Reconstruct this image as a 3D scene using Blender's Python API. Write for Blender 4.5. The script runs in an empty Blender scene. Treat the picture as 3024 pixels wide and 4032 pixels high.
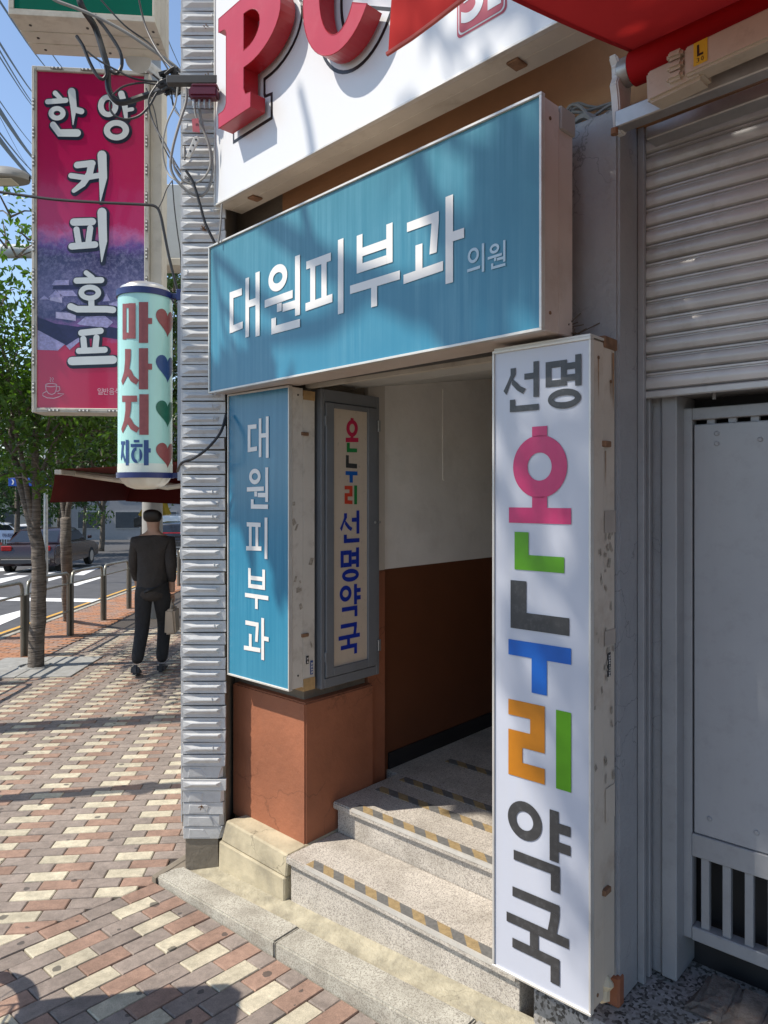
import bpy, bmesh, math, random
from mathutils import Vector, Matrix
from mathutils.geometry import tessellate_polygon
random.seed(7)
rad = math.radians
scene = bpy.context.scene
COL = scene.collection

# ------------------------------------------------------------------ camera
F, CX, HY, ZC, GS = 2850.0, 1512.0, 1950.0, 1.54, 0.036   # measured lens, eye height, street gradient
cam_d = bpy.data.cameras.new('camera'); cam = bpy.data.objects.new('camera', cam_d); COL.objects.link(cam)
cam_d.sensor_fit = 'VERTICAL'; cam_d.sensor_height = 36.0; cam_d.lens = F / 4032 * 36
cam_d.shift_y = -(2016 - HY) / 4032; cam_d.clip_start = 0.02; cam_d.clip_end = 3000
cam.location = (0, 0, ZC); cam.rotation_euler = (rad(90), 0, 0)
scene.camera = cam

# ------------------------------------------------------------------ light
SUN_EL = rad(52); SUN_AZ = Vector((-0.976, -0.217, 0)).normalized()
TO_SUN = (SUN_AZ * math.cos(SUN_EL) + Vector((0, 0, math.sin(SUN_EL)))).normalized()
sun_d = bpy.data.lights.new('sun', 'SUN'); sun = bpy.data.objects.new('sun', sun_d); COL.objects.link(sun)
sun_d.energy = 4.2; sun_d.angle = rad(0.53); sun_d.color = (1.0, 0.925, 0.82)
sun.rotation_euler = TO_SUN.to_track_quat('Z', 'Y').to_euler(); sun.location = (-20, -5, 30)
world = bpy.data.worlds.new('World'); scene.world = world; world.use_nodes = True
wn = world.node_tree.nodes; wl = world.node_tree.links
sky = wn.new('ShaderNodeTexSky'); sky.sky_type = 'NISHITA'; sky.sun_disc = False
sky.sun_elevation = SUN_EL; sky.sun_rotation = math.atan2(SUN_AZ.x, SUN_AZ.y)
sky.air_density = 1.0; sky.dust_density = 0.3; sky.ozone_density = 1.5
whs = wn.new('ShaderNodeHueSaturation'); whs.inputs['Saturation'].default_value = 0.97
wl.new(sky.outputs[0], whs.inputs['Color']); wl.new(whs.outputs[0], wn['Background'].inputs[0]); wn['Background'].inputs[1].default_value = 0.15
scene.view_settings.view_transform = 'Standard'; scene.view_settings.look = 'None'
scene.view_settings.exposure = 0.48; scene.view_settings.gamma = 1.0
scene.render.engine = 'CYCLES'
scene.cycles.max_bounces = 6; scene.cycles.diffuse_bounces = 4; scene.cycles.transparent_max_bounces = 8
scene.cycles.use_denoising = True

# ------------------------------------------------------------------ frames of reference
def rotframe(vpu):
    # a horizontal frame whose -x axis vanishes at column vpu of the photograph
    d = Vector((vpu - CX, F)).normalized()
    return Matrix.Rotation(math.atan2(-d.y, -d.x), 4, 'Z')
WORLD = Matrix.Identity(4)
B = rotframe(-1650)      # entrance walls, steps, lower signs
E = rotframe(-1280)      # upper signs and awning hang a little askew
S = Matrix.Rotation(rad(5.0), 4, 'Z')   # the street beyond the corner
SD = 5.0
def ray(u, v): return Vector(((u - CX) / F, 1.0, (HY - v) / F))
def at(u, v, t): return Vector((0, 0, ZC)) + ray(u, v) * t
def loc(fr, p): return fr.inverted() @ Vector(p)
def on_y(fr, u, v, y):
    d = fr.inverted().to_3x3() @ ray(u, v); k = y / d.y
    return Vector((d.x * k, y, ZC + d.z * k))
def on_x(fr, u, v, x):
    d = fr.inverted().to_3x3() @ ray(u, v); k = x / d.x
    return Vector((x, d.y * k, ZC + d.z * k))
def gz(x, y): return -GS * y
def gp(u, v, h=0.0):
    b = (HY - v) / F; t = (ZC - h) / (-b - GS)
    return Vector(((u - CX) / F * t, t, ZC + b * t))
def fgz(fr, x, y):       # ground height under a point of a frame
    w = fr @ Vector((x, y, 0)); return gz(w.x, w.y)

# ------------------------------------------------------------------ materials
def newmat(name):
    m = bpy.data.materials.new(name); m.use_nodes = True
    nt = m.node_tree; b = nt.nodes['Principled BSDF']
    return m, nt, b
def N(nt, typ, **kw):
    n = nt.nodes.new(typ)
    for k, v in kw.items():
        if k.startswith('i_'): n.inputs[int(k[2:])].default_value = v
        else: setattr(n, k, v)
    return n
def coords(nt, sc=(1, 1, 1), rot=0.0, obj=False):
    if obj: src = N(nt, 'ShaderNodeTexCoord').outputs['Object']
    else: src = N(nt, 'ShaderNodeNewGeometry').outputs['Position']
    mp = N(nt, 'ShaderNodeMapping'); mp.inputs['Scale'].default_value = sc; mp.inputs['Rotation'].default_value = (0, 0, rot)
    nt.links.new(src, mp.inputs['Vector']); return mp.outputs[0]
def mix(nt, fac, a, b, mode='MIX'):
    n = nt.nodes.new('ShaderNodeMix'); n.data_type = 'RGBA'; n.blend_type = mode
    for s, val in ((n.inputs[0], fac), (n.inputs[6], a), (n.inputs[7], b)):
        if hasattr(val, 'links') or isinstance(val, bpy.types.NodeSocket): nt.links.new(val, s)
        else: s.default_value = val if not isinstance(val, tuple) else (val + (1,) if len(val) == 3 else val)
    return n.outputs[2]
def ramp(nt, src, stops):
    r = nt.nodes.new('ShaderNodeValToRGB'); e = r.color_ramp.elements
    while len(e) < len(stops): e.new(0.5)
    for el, (p, c) in zip(e, stops):
        el.position = p; el.color = (c, c, c, 1) if not isinstance(c, tuple) else c + (1,)
    nt.links.new(src, r.inputs[0]); return r.outputs[0]
def noise(nt, vec, scale, detail=4, rough=0.55):
    n = N(nt, 'ShaderNodeTexNoise'); n.inputs['Scale'].default_value = scale
    n.inputs['Detail'].default_value = detail; n.inputs['Roughness'].default_value = rough
    nt.links.new(vec, n.inputs['Vector']); return n.outputs[0]
def bumpit(nt, b, h, strength, dist=0.01):
    n = N(nt, 'ShaderNodeBump'); n.inputs['Strength'].default_value = strength; n.inputs['Distance'].default_value = dist
    nt.links.new(h, n.inputs['Height']); nt.links.new(n.outputs[0], b.inputs['Normal'])
def clampc(c): return tuple(max(0, min(1, x)) for x in c)
MATS = {}
def M(name, col, rough=0.6, var=0.12, scale=6, metal=0.0, bump=0.0, bscale=40, bdist=0.004, streak=0.0, dirt=0.0,
      dirtcol=(0.10, 0.08, 0.06), dscale=9, rand=0.0, trans=0.0, crack=0.0, cscale=3.0, spec=0.5, coat=0.0, emit=None):
    if name in MATS: return MATS[name]
    m, nt, b = newmat(name)
    pos = coords(nt)
    lo = clampc(tuple(c * (1 - var) for c in col)); hi = clampc(tuple(c * (1 + var) for c in col))
    out = mix(nt, ramp(nt, noise(nt, pos, scale), [(0.3, 0.0), (0.7, 1.0)]), lo, hi)
    if streak:
        sp = coords(nt, (1, 1, 0.035))
        sn = ramp(nt, noise(nt, sp, 45, 5, 0.6), [(0.35, 0.0), (0.75, 1.0)])
        f = N(nt, 'ShaderNodeMath', operation='MULTIPLY'); nt.links.new(sn, f.inputs[0]); f.inputs[1].default_value = streak
        out = mix(nt, f.outputs[0], out, clampc(tuple(c * 0.55 + 0.22 for c in col)))
    if dirt:
        dn = ramp(nt, noise(nt, pos, dscale, 8, 0.7), [(0.52, 0.0), (0.72, 1.0)])
        f = N(nt, 'ShaderNodeMath', operation='MULTIPLY'); nt.links.new(dn, f.inputs[0]); f.inputs[1].default_value = dirt
        out = mix(nt, f.outputs[0], out, dirtcol)
    if crack:
        wv = N(nt, 'ShaderNodeVectorMath', operation='ADD'); nt.links.new(pos, wv.inputs[0])
        nn = N(nt, 'ShaderNodeTexNoise'); nn.inputs['Scale'].default_value = 7; nn.inputs['Detail'].default_value = 6; nt.links.new(pos, nn.inputs['Vector'])
        sc_ = N(nt, 'ShaderNodeVectorMath', operation='SCALE'); sc_.inputs['Scale'].default_value = 0.25; nt.links.new(nn.outputs['Color'], sc_.inputs[0]); nt.links.new(sc_.outputs[0], wv.inputs[1])
        vo = N(nt, 'ShaderNodeTexVoronoi', feature='DISTANCE_TO_EDGE'); vo.inputs['Scale'].default_value = cscale; nt.links.new(wv.outputs[0], vo.inputs['Vector'])
        cr_ = ramp(nt, vo.outputs['Distance'], [(0.0, 1.0), (0.012, 0.0)])
        ms_ = ramp(nt, noise(nt, pos, 2.3, 2), [(0.46, 0.0), (0.58, 1.0)])
        f = N(nt, 'ShaderNodeMath', operation='MULTIPLY'); nt.links.new(cr_, f.inputs[0]); nt.links.new(ms_, f.inputs[1])
        f3 = N(nt, 'ShaderNodeMath', operation='MULTIPLY'); nt.links.new(f.outputs[0], f3.inputs[0]); f3.inputs[1].default_value = crack
        out = mix(nt, f3.outputs[0], out, tuple(c * 0.35 for c in col))
    if rand:
        oi = N(nt, 'ShaderNodeObjectInfo')
        hs = N(nt, 'ShaderNodeHueSaturation')
        mr = N(nt, 'ShaderNodeMapRange'); mr.inputs[3].default_value = 1 - rand; mr.inputs[4].default_value = 1 + rand
        nt.links.new(oi.outputs['Random'], mr.inputs[0]); nt.links.new(mr.outputs[0], hs.inputs['Value'])
        nt.links.new(out, hs.inputs['Color']); out = hs.outputs[0]
    nt.links.new(out, b.inputs['Base Color'])
    b.inputs['Roughness'].default_value = rough; b.inputs['Metallic'].default_value = metal
    b.inputs['Specular IOR Level'].default_value = spec
    b.inputs['Coat Weight'].default_value = coat; b.inputs['Coat Roughness'].default_value = 0.08
    if trans: b.inputs['Transmission Weight'].default_value = trans
    if bump: bumpit(nt, b, noise(nt, pos, bscale, 6, 0.6), bump, bdist)
    if emit: b.inputs['Emission Color'].default_value = emit[0] + (1,); b.inputs['Emission Strength'].default_value = emit[1]
    MATS[name] = m; return m

# ------------------------------------------------------------------ mesh building
LOCS = {}
class MB:
    def __init__(s): s.v = []; s.f = []; s.mi = []; s.cur = 0
    def add(s, vs, fs):
        o = len(s.v); s.v += [Vector(p) for p in vs]
        for f in fs: s.f.append([i + o for i in f]); s.mi.append(s.cur)
        return s
    def box(s, x0, x1, y0, y1, z0, z1):
        return s.add([(x0,y0,z0),(x1,y0,z0),(x1,y1,z0),(x0,y1,z0),(x0,y0,z1),(x1,y0,z1),(x1,y1,z1),(x0,y1,z1)],
                     [(0,3,2,1),(4,5,6,7),(0,1,5,4),(1,2,6,5),(2,3,7,6),(3,0,4,7)])
    def hexa(s, p):   # 8 points: bottom ring then top ring
        return s.add(p, [(0,3,2,1),(4,5,6,7),(0,1,5,4),(1,2,6,5),(2,3,7,6),(3,0,4,7)])
    def prism(s, pts, off):   # 3-D outline extruded by a vector
        off = Vector(off); a = [Vector(p) for p in pts]; n = len(a)
        tris = tessellate_polygon([a])
        vs = a + [p + off for p in a]
        fs = [tuple(t) for t in tris] + [tuple(i + n for i in reversed(t)) for t in tris]
        fs += [(i, (i + 1) % n, (i + 1) % n + n, i + n) for i in range(n)]
        return s.add(vs, fs)
    def tube(s, path, r, n=8, caps=True):
        P = [Vector(p) for p in path]; R = r if isinstance(r, (list, tuple)) else [r] * len(P)
        vs = []; up = None
        for i, p in enumerate(P):
            d = (P[min(i + 1, len(P) - 1)] - P[max(i - 1, 0)]).normalized()
            if up is None: up = d.orthogonal().normalized()
            up = (up - d * up.dot(d))
            up = up.normalized() if up.length > 1e-6 else d.orthogonal().normalized()
            w = d.cross(up)
            vs += [p + (up * math.cos(a) + w * math.sin(a)) * R[i] for a in [2 * math.pi * k / n for k in range(n)]]
        fs = []
        for i in range(len(P) - 1):
            for k in range(n):
                fs.append((i*n+k, i*n+(k+1) % n, (i+1)*n+(k+1) % n, (i+1)*n+k))
        if caps: fs += [tuple(range(n - 1, -1, -1)), tuple(range((len(P)-1)*n, len(P)*n))]
        return s.add(vs, fs)
    def lathe(s, prof, c, n=32, axis=Vector((0, 0, 1))):   # prof: (r, h)
        c = Vector(c); axis = Vector(axis).normalized(); u = axis.orthogonal().normalized(); w = axis.cross(u)
        vs = []; fs = []
        for r, h in prof:
            vs += [c + axis * h + (u * math.cos(2*math.pi*k/n) + w * math.sin(2*math.pi*k/n)) * max(r, 1e-4) for k in range(n)]
        for i in range(len(prof) - 1):
            for k in range(n): fs.append((i*n+k, i*n+(k+1) % n, (i+1)*n+(k+1) % n, (i+1)*n+k))
        fs += [tuple(range(n - 1, -1, -1)), tuple(range((len(prof)-1)*n, len(prof)*n))]
        return s.add(vs, fs)
    def sweep_open(s, rings):   # list of rings (open strips)
        n = len(rings[0]); vs = [p for r in rings for p in r]
        fs = [(i*n+k, i*n+k+1, (i+1)*n+k+1, (i+1)*n+k) for i in range(len(rings)-1) for k in range(n-1)]
        return s.add(vs, fs)
    def mesh(s, name, mats, bevel=0, smooth=False, shift=Vector((0, 0, 0)), recalc=True, seg=1):
        me = bpy.data.meshes.new(name)
        me.from_pydata([p - shift for p in s.v], [], s.f)
        for m in (mats if isinstance(mats, (list, tuple)) else [mats]): me.materials.append(m)
        if len(set(s.mi)) > 1: me.polygons.foreach_set('material_index', s.mi)
        if recalc or bevel:
            bm = bmesh.new(); bm.from_mesh(me)
            if recalc: bmesh.ops.recalc_face_normals(bm, faces=bm.faces)
            if bevel:
                ed = [e for e in bm.edges if len(e.link_faces) == 2 and e.calc_face_angle(0) > 0.5]
                bmesh.ops.bevel(bm, geom=ed, offset=bevel, segments=seg, affect='EDGES', clamp_overlap=True)
            bm.to_mesh(me); bm.free()
        if smooth:
            me.polygons.foreach_set('use_smooth', [True] * len(me.polygons))
            if smooth != 'all': me.set_sharp_from_angle(angle=rad(38))
        me.update(); return me
def props(o, label=None, cat=None, group=None, kind=None):
    if label: o['label'] = label
    if cat: o['category'] = cat
    if group: o['group'] = group
    if kind: o['kind'] = kind
    return o
def thing(name, label, cat, fr=WORLD, at_=(0, 0, 0), group=None):
    o = bpy.data.objects.new(name, None); COL.objects.link(o); o.empty_display_size = 0.05
    o.matrix_world = fr @ Matrix.Translation(Vector(at_)); LOCS[o] = Vector(at_)
    return props(o, label, cat, group)
def part(mb, name, mats, parent, bevel=0, smooth=False, label=None, kind=None, seg=1):
    sh = LOCS[parent]
    me = mb.mesh(name, mats, bevel, smooth, sh, seg=seg)
    o = bpy.data.objects.new(name, me); COL.objects.link(o); o.parent = parent; LOCS[o] = sh
    return props(o, label, kind=kind)
def inst(me, name, parent, mtx):   # mtx in the frame of the parent's thing
    o = bpy.data.objects.new(name, me); COL.objects.link(o); o.parent = parent
    o.matrix_local = Matrix.Translation(-LOCS[parent]) @ mtx; LOCS[o] = LOCS[parent]; return o
def solo(mb, name, mats, label, cat, fr=WORLD, at_=(0, 0, 0), group=None, bevel=0, smooth=False, kind=None):
    me = mb.mesh(name, mats, bevel, smooth, Vector(at_))
    o = bpy.data.objects.new(name, me); COL.objects.link(o)
    o.matrix_world = fr @ Matrix.Translation(Vector(at_)); LOCS[o] = Vector(at_)
    return props(o, label, cat, group, kind)
def smoothpath(pts, n=5):
    P = [Vector(p) for p in pts]; out = []
    for i in range(len(P) - 1):
        p0 = P[max(i-1, 0)]; p1 = P[i]; p2 = P[i+1]; p3 = P[min(i+2, len(P)-1)]
        for k in range(n):
            t = k / n
            out.append(0.5 * ((2*p1) + (p2-p0)*t + (2*p0-5*p1+4*p2-p3)*t*t + (3*p1-p0-3*p2+p3)*t**3))
    out.append(P[-1]); return out

# ------------------------------------------------------------------ lettering
_gl = {}
def glyph(ch, offset=0.0):
    if (ch, offset) in _gl: return _gl[(ch, offset)]
    c = bpy.data.curves.new('g', 'FONT'); c.body = ch; c.offset = offset; c.resolution_u = 6
    o = bpy.data.objects.new('g', c); COL.objects.link(o)
    dg = bpy.context.evaluated_depsgraph_get(); me = o.evaluated_get(dg).to_mesh()
    vs = [v.co.copy() for v in me.vertices]; fs = [tuple(p.vertices) for p in me.polygons]
    bpy.data.objects.remove(o); bpy.data.curves.remove(c)
    x0 = min(v.x for v in vs); x1 = max(v.x for v in vs); y0 = min(v.y for v in vs); y1 = max(v.y for v in vs)
    _gl[(ch, offset)] = ([((v.x-x0)/(x1-x0), (v.y-y0)/(y1-y0)) for v in vs], fs, (x1-x0)/(y1-y0)); return _gl[(ch, offset)]
def flat_glyph(mb, ch, mapf, offset=0.03):
    vs, fs, _ = glyph(ch, offset); mb.add([mapf(x, y) for x, y in vs], fs); return mb
def ring_pts(cx, cy, rx, ry, n=40):
    return [(cx + rx*math.cos(2*math.pi*k/n), cy + ry*math.sin(2*math.pi*k/n)) for k in range(n)]
def flat_poly(mb, pts):
    P = [Vector(p) for p in pts]; mb.add(P, [tuple(t) for t in tessellate_polygon([P])]); return mb
def flat_ring(mb, outer, inner):
    n = len(outer); mb.add(list(outer) + list(inner), [(k, (k+1) % n, (k+1) % n + n, k + n) for k in range(n)]); return mb
def stroke(pts, ws, caps=True):   # 2-D outline of a brush stroke with round ends
    if not isinstance(ws, (list, tuple)): ws = [ws] * len(pts)
    if len(ws) == 2 and len(pts) > 2: ws = [ws[0] + (ws[1]-ws[0])*i/(len(pts)-1) for i in range(len(pts))]
    P = [Vector(p) for p in pts]; L = []; R = []
    for i, p in enumerate(P):
        d = (P[min(i+1, len(P)-1)] - P[max(i-1, 0)]).normalized(); n = Vector((-d.y, d.x)); h = ws[i] / 2
        if i == 0 and caps:
            a0 = math.atan2(n.y, n.x)
            L += [p + Vector((math.cos(a0 + math.pi - math.pi*k/6), math.sin(a0 + math.pi - math.pi*k/6))) * h for k in range(1, 6)]
        L.append(p + n*h); R.append(p - n*h)
        if i == len(P)-1 and caps:
            a0 = math.atan2(n.y, n.x)
            L += [p + Vector((math.cos(a0 - math.pi*k/6), math.sin(a0 - math.pi*k/6))) * h for k in range(1, 6)]
    return [tuple(q) for q in L + R[::-1]]

# ================================================================== materials used by the setting
def mat_granite(name, base, speck, dark, rough=0.55, sc=210, dirt=0.3):
    m, nt, b = newmat(name); pos = coords(nt)
    v = N(nt, 'ShaderNodeTexVoronoi'); v.inputs['Scale'].default_value = sc; nt.links.new(pos, v.inputs['Vector'])
    r = ramp(nt, v.outputs['Color'], [(0.0, dark), (0.26, dark), (0.36, speck), (0.55, base), (1.0, tuple(min(1, c*1.25) for c in base))])
    n2 = ramp(nt, noise(nt, pos, 6, 7, 0.65), [(0.42, 0.0), (0.75, 1.0)])
    f = N(nt, 'ShaderNodeMath', operation='MULTIPLY'); nt.links.new(n2, f.inputs[0]); f.inputs[1].default_value = dirt
    out = mix(nt, f.outputs[0], r, (0.16, 0.14, 0.11))
    nt.links.new(out, b.inputs['Base Color']); b.inputs['Roughness'].default_value = rough
    bumpit(nt, b, noise(nt, pos, 260, 4), 0.25, 0.002); return m
GRANITE = mat_granite('granite_step', (0.50, 0.46, 0.40), (0.43, 0.385, 0.33), (0.28, 0.25, 0.22), 0.6, 300, 0.55)
GRANITE2 = mat_granite('granite_kerb', (0.43, 0.41, 0.345), (0.37, 0.35, 0.29), (0.26, 0.24, 0.20), 0.85, 300, 0.75)
AGGREG = mat_granite('aggregate_concrete', (0.30, 0.29, 0.28), (0.17, 0.16, 0.15), (0.06, 0.055, 0.05), 0.9, 120, 0.6)
def mat_paver(name, col, var=0.10):
    m, nt, b = newmat(name); pos = coords(nt)
    fine = ramp(nt, noise(nt, pos, 420, 3, 0.7), [(0.3, 0.62), (0.7, 1.3)])
    big = ramp(nt, noise(nt, pos, 7, 6, 0.6), [(0.3, 0.8), (0.7, 1.16)])
    c = mix(nt, 1.0, col, fine, 'MULTIPLY'); c = mix(nt, 1.0, c, big, 'MULTIPLY')
    mid = ramp(nt, noise(nt, pos, 34, 7, 0.7), [(0.3, 0.74), (0.62, 1.08)]); c = mix(nt, 1.0, c, mid, 'MULTIPLY')
    oi = N(nt, 'ShaderNodeObjectInfo'); mr = N(nt, 'ShaderNodeMapRange'); mr.inputs[3].default_value = 1 - var; mr.inputs[4].default_value = 1 + var
    nt.links.new(oi.outputs['Random'], mr.inputs[0]); hs = N(nt, 'ShaderNodeHueSaturation'); nt.links.new(mr.outputs[0], hs.inputs['Value'])
    nt.links.new(c, hs.inputs['Color'])
    # trodden-in gum spots
    wob = N(nt, 'ShaderNodeVectorMath', operation='ADD'); nt.links.new(pos, wob.inputs[0])
    nn = N(nt, 'ShaderNodeTexNoise'); nn.inputs['Scale'].default_value = 40; nt.links.new(pos, nn.inputs['Vector'])
    sc = N(nt, 'ShaderNodeVectorMath', operation='SCALE'); sc.inputs['Scale'].default_value = 0.02; nt.links.new(nn.outputs['Color'], sc.inputs[0])
    nt.links.new(sc.outputs[0], wob.inputs[1])
    vo = N(nt, 'ShaderNodeTexVoronoi', voronoi_dimensions='2D'); vo.inputs['Scale'].default_value = 5.5; nt.links.new(wob.outputs[0], vo.inputs['Vector'])
    sx = N(nt, 'ShaderNodeSeparateColor'); nt.links.new(vo.outputs['Color'], sx.inputs[0])
    lim = N(nt, 'ShaderNodeMapRange'); lim.inputs[1].default_value = 0.35; lim.inputs[2].default_value = 1.0; lim.inputs[3].default_value = 0.0; lim.inputs[4].default_value = 0.11
    nt.links.new(sx.outputs[0], lim.inputs[0])
    lt = N(nt, 'ShaderNodeMath', operation='LESS_THAN'); nt.links.new(vo.outputs['Distance'], lt.inputs[0]); nt.links.new(lim.outputs[0], lt.inputs[1])
    f = N(nt, 'ShaderNodeMath', operation='MULTIPLY'); nt.links.new(lt.outputs[0], f.inputs[0]); f.inputs[1].default_value = 0.75
    out = mix(nt, f.outputs[0], hs.outputs[0], (0.045, 0.042, 0.04))
    nt.links.new(out, b.inputs['Base Color']); b.inputs['Roughness'].default_value = 0.9
    bumpit(nt, b, noise(nt, pos, 330, 3), 0.35, 0.0025); return m
PAV_GREY = mat_paver('paver_brown_grey', (0.262, 0.216, 0.184))
PAV_RED = mat_paver('paver_terracotta', (0.300, 0.192, 0.142))
PAV_CREAM = mat_paver('paver_cream', (0.50, 0.45, 0.335))
PAV_ORANGE = mat_paver('paver_orange', (0.38, 0.18, 0.095))
SAND = M('joint_sand', (0.060, 0.050, 0.042), 0.95, 0.3, 60)
ASPHALT = M('asphalt', (0.075, 0.075, 0.078), 0.9, 0.18, 3, bump=0.3, bscale=300, bdist=0.003)
PAINT_W = M('road_paint_white', (0.72, 0.72, 0.70), 0.7, 0.08, 20, dirt=0.25, dirtcol=(0.3, 0.3, 0.3))
PAINT_Y = M('road_paint_yellow', (0.60, 0.33, 0.05), 0.7, 0.15, 20, dirt=0.4, dirtcol=(0.25, 0.2, 0.12))
STUCCO_O = M('stucco_orange', (0.42, 0.215, 0.10), 0.85, 0.10, 5, bump=0.25, bscale=90, dirt=0.35, dirtcol=(0.16, 0.09, 0.05), dscale=5)
STUCCO_BR = M('stucco_terracotta', (0.30, 0.108, 0.052), 0.75, 0.16, 4, crack=.5, cscale=2.5, bump=0.5, bscale=34, bdist=0.006, dirt=0.2, dirtcol=(0.22, 0.10, 0.06), dscale=11)
STUCCO_GY = M('stucco_blue_grey', (0.30, 0.305, 0.315), 0.6, 0.07, 6, crack=.7, cscale=5, bump=0.6, bscale=55, bdist=0.006, dirt=0.3, dirtcol=(0.22, 0.22, 0.23), dscale=14)
WALL_W = M('wall_offwhite', (0.82, 0.80, 0.75), 0.8, 0.06, 4, bump=0.3, bscale=16, bdist=0.006, dirt=0.25, dirtcol=(0.42, 0.39, 0.33), dscale=3)
WALL_BR = M('wall_brown_gloss', (0.135, 0.048, 0.020), 0.5, 0.10, 3, bump=0.2, bscale=20)
BLACK = M('black_rubber', (0.015, 0.015, 0.016), 0.6, 0.2)
CEMENT = M('raw_cement', (0.20, 0.17, 0.13), 0.95, 0.25, 9, bump=0.6, bscale=60, dirt=0.4, dirtcol=(0.06, 0.05, 0.04))
PLINTH = M('plinth_concrete', (0.42, 0.365, 0.25), 0.9, 0.25, 8, crack=.8, cscale=4, bump=0.5, bscale=60, dirt=0.55, dirtcol=(0.20, 0.18, 0.14), dscale=7)
GUTTER = M('gutter_mortar', (0.36, 0.325, 0.235), 0.9, 0.28, 14, crack=.8, cscale=5, bump=0.9, bscale=45, bdist=0.01, dirt=0.8, dirtcol=(0.22, 0.2, 0.15))
ALU = M('aluminium_trim', (0.62, 0.60, 0.55), 0.45, 0.08, 10, metal=0.35, dirt=0.3, dirtcol=(0.28, 0.24, 0.19), dscale=12)
ALU_W = M('painted_alu_cream', (0.55, 0.51, 0.43), 0.5, 0.08, 7, dirt=0.5, dirtcol=(0.27, 0.22, 0.16), dscale=6, streak=0.12)
ALU_P = M('painted_alu_pink_white', (0.56, 0.485, 0.43), 0.45, 0.06, 7, dirt=0.35, dirtcol=(0.30, 0.20, 0.14), dscale=5, streak=0.2)
STEEL = M('galvanised_steel', (0.40, 0.40, 0.39), 0.42, 0.15, 14, metal=0.7, dirt=0.35, dirtcol=(0.24, 0.16, 0.10))
GREY_STEEL = M('grey_painted_steel', (0.27, 0.275, 0.282), 0.38, 0.07, 5, bump=0.10, bscale=120, streak=.10, dirt=0.25, dirtcol=(0.12, 0.115, 0.11), dscale=18)
DARKSTEEL = M('dark_steel', (0.05, 0.048, 0.045), 0.5, 0.2)
RUST = M('rusty_metal', (0.20, 0.11, 0.06), 0.85, 0.35, 30, bump=0.3)
GREY_BOX = M('grey_lightbox_frame', (0.155, 0.165, 0.175), 0.5, 0.06, 10, dirt=0.2, dirtcol=(0.1, 0.09, 0.08))
CABLE = M('black_cable', (0.018, 0.018, 0.020), 0.5, 0.2)
CABLE_G = M('grey_cable', (0.24, 0.235, 0.22), 0.55, 0.15)

# ================================================================== ground, road, pavement
KY = 1.645          # front of the kerb in the entrance frame
XL = -2.79          # left end of the kerb: seam of the two paving patterns
CURB_X = -4.32      # street kerb in the street frame (front edge)
mb = MB()
R_ = 900
mb.add([(-R_, -R_, gz(0, -R_) - 0.03), (R_, -R_, gz(0, -R_) - 0.03), (R_, R_, gz(0, R_) - 0.03), (-R_, R_, gz(0, R_) - 0.03)], [(0, 1, 2, 3)])
solo(mb, 'ground', ASPHALT, None, None, kind='structure')
def spt(x, y, h=0.0):
    w = S @ Vector((x, y, 0)); return (w.x, w.y, gz(w.x, w.y) + h)
mb = MB(); mb.add([spt(-26, -60, -0.115), spt(CURB_X, -60, -0.115), spt(CURB_X, 300, -0.115), spt(-26, 300, -0.115)], [(0, 1, 2, 3)])
# the carriageway lies a kerb's height below the footway
bpy.data.objects['ground'].data.transform(Matrix.Translation((0, 0, -0.095)))
solo(mb, 'road', ASPHALT, None, None, kind='structure')
# footway bed
mb = MB()
mb.add([spt(CURB_X + 0.005, -14, -0.012), spt(14, -14, -0.012), spt(14, 90, -0.012), spt(CURB_X + 0.005, 90, -0.012),
        spt(CURB_X + 0.005, -14, -0.08), spt(14, -14, -0.08), spt(14, 90, -0.08), spt(CURB_X + 0.005, 90, -0.08)],
       [(0, 1, 2, 3), (0, 4, 5, 1), (1, 5, 6, 2), (2, 6, 7, 3), (3, 7, 4, 0)])
walk = solo(mb, 'sidewalk', SAND, None, None, kind='structure')

def clip(poly, n, d):    # keep n.p <= d
    out = []
    for i in range(len(poly)):
        a = poly[i]; b_ = poly[(i+1) % len(poly)]
        da = n[0]*a[0]+n[1]*a[1]-d; db = n[0]*b_[0]+n[1]*b_[1]-d
        if da <= 0: out.append(a)
        if (da < 0) != (db < 0) and abs(da-db) > 1e-9:
            k = da/(da-db); out.append((a[0]+(b_[0]-a[0])*k, a[1]+(b_[1]-a[1])*k))
    return out
def area(p): return abs(sum(p[i][0]*p[(i+1) % len(p)][1]-p[(i+1) % len(p)][0]*p[i][1] for i in range(len(p)))/2)
BL_, BW_, JT = 0.166, 0.0805, 0.0035
def paver_mesh(poly, mat, th=0.05, be=0.0035):
    c = (sum(p[0] for p in poly)/len(poly), sum(p[1] for p in poly)/len(poly))
    n = len(poly)
    def ins(p, k):
        dx, dy = c[0]-p[0], c[1]-p[1]; l = math.hypot(dx, dy); return (p[0]+dx/l*k, p[1]+dy/l*k)
    low = [(p[0], p[1], -th) for p in poly]; mid = [(p[0], p[1], -be) for p in poly]; top = [ins(p, be*1.3)+(0.0,) for p in poly]
    fs = []
    for a in (0, n):
        fs += [(a+i, a+(i+1) % n, a+n+(i+1) % n, a+n+i) for i in range(n)]
    fs.append(tuple(range(2*n, 3*n)))
    m_ = MB(); m_.add(low+mid+top, fs); return m_
hw, hl = BW_/2-JT/2, BL_/2-JT/2
full = [(-hl, -hw), (hl, -hw), (hl, hw), (-hl, hw)]
PM = {k: paver_mesh(full, mt).mesh('paver', mt, recalc=False) for k, mt in (('g', PAV_GREY), ('r', PAV_RED), ('c', PAV_CREAM))}
MT = {'g': PAV_GREY, 'r': PAV_RED, 'c': PAV_CREAM}
Bi = B.inverted()
SLOPE = Matrix.Rotation(-math.atan(GS), 4, 'X')
cands = []
SP = Matrix.Rotation(rad(6.0), 4, 'Z')
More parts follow.
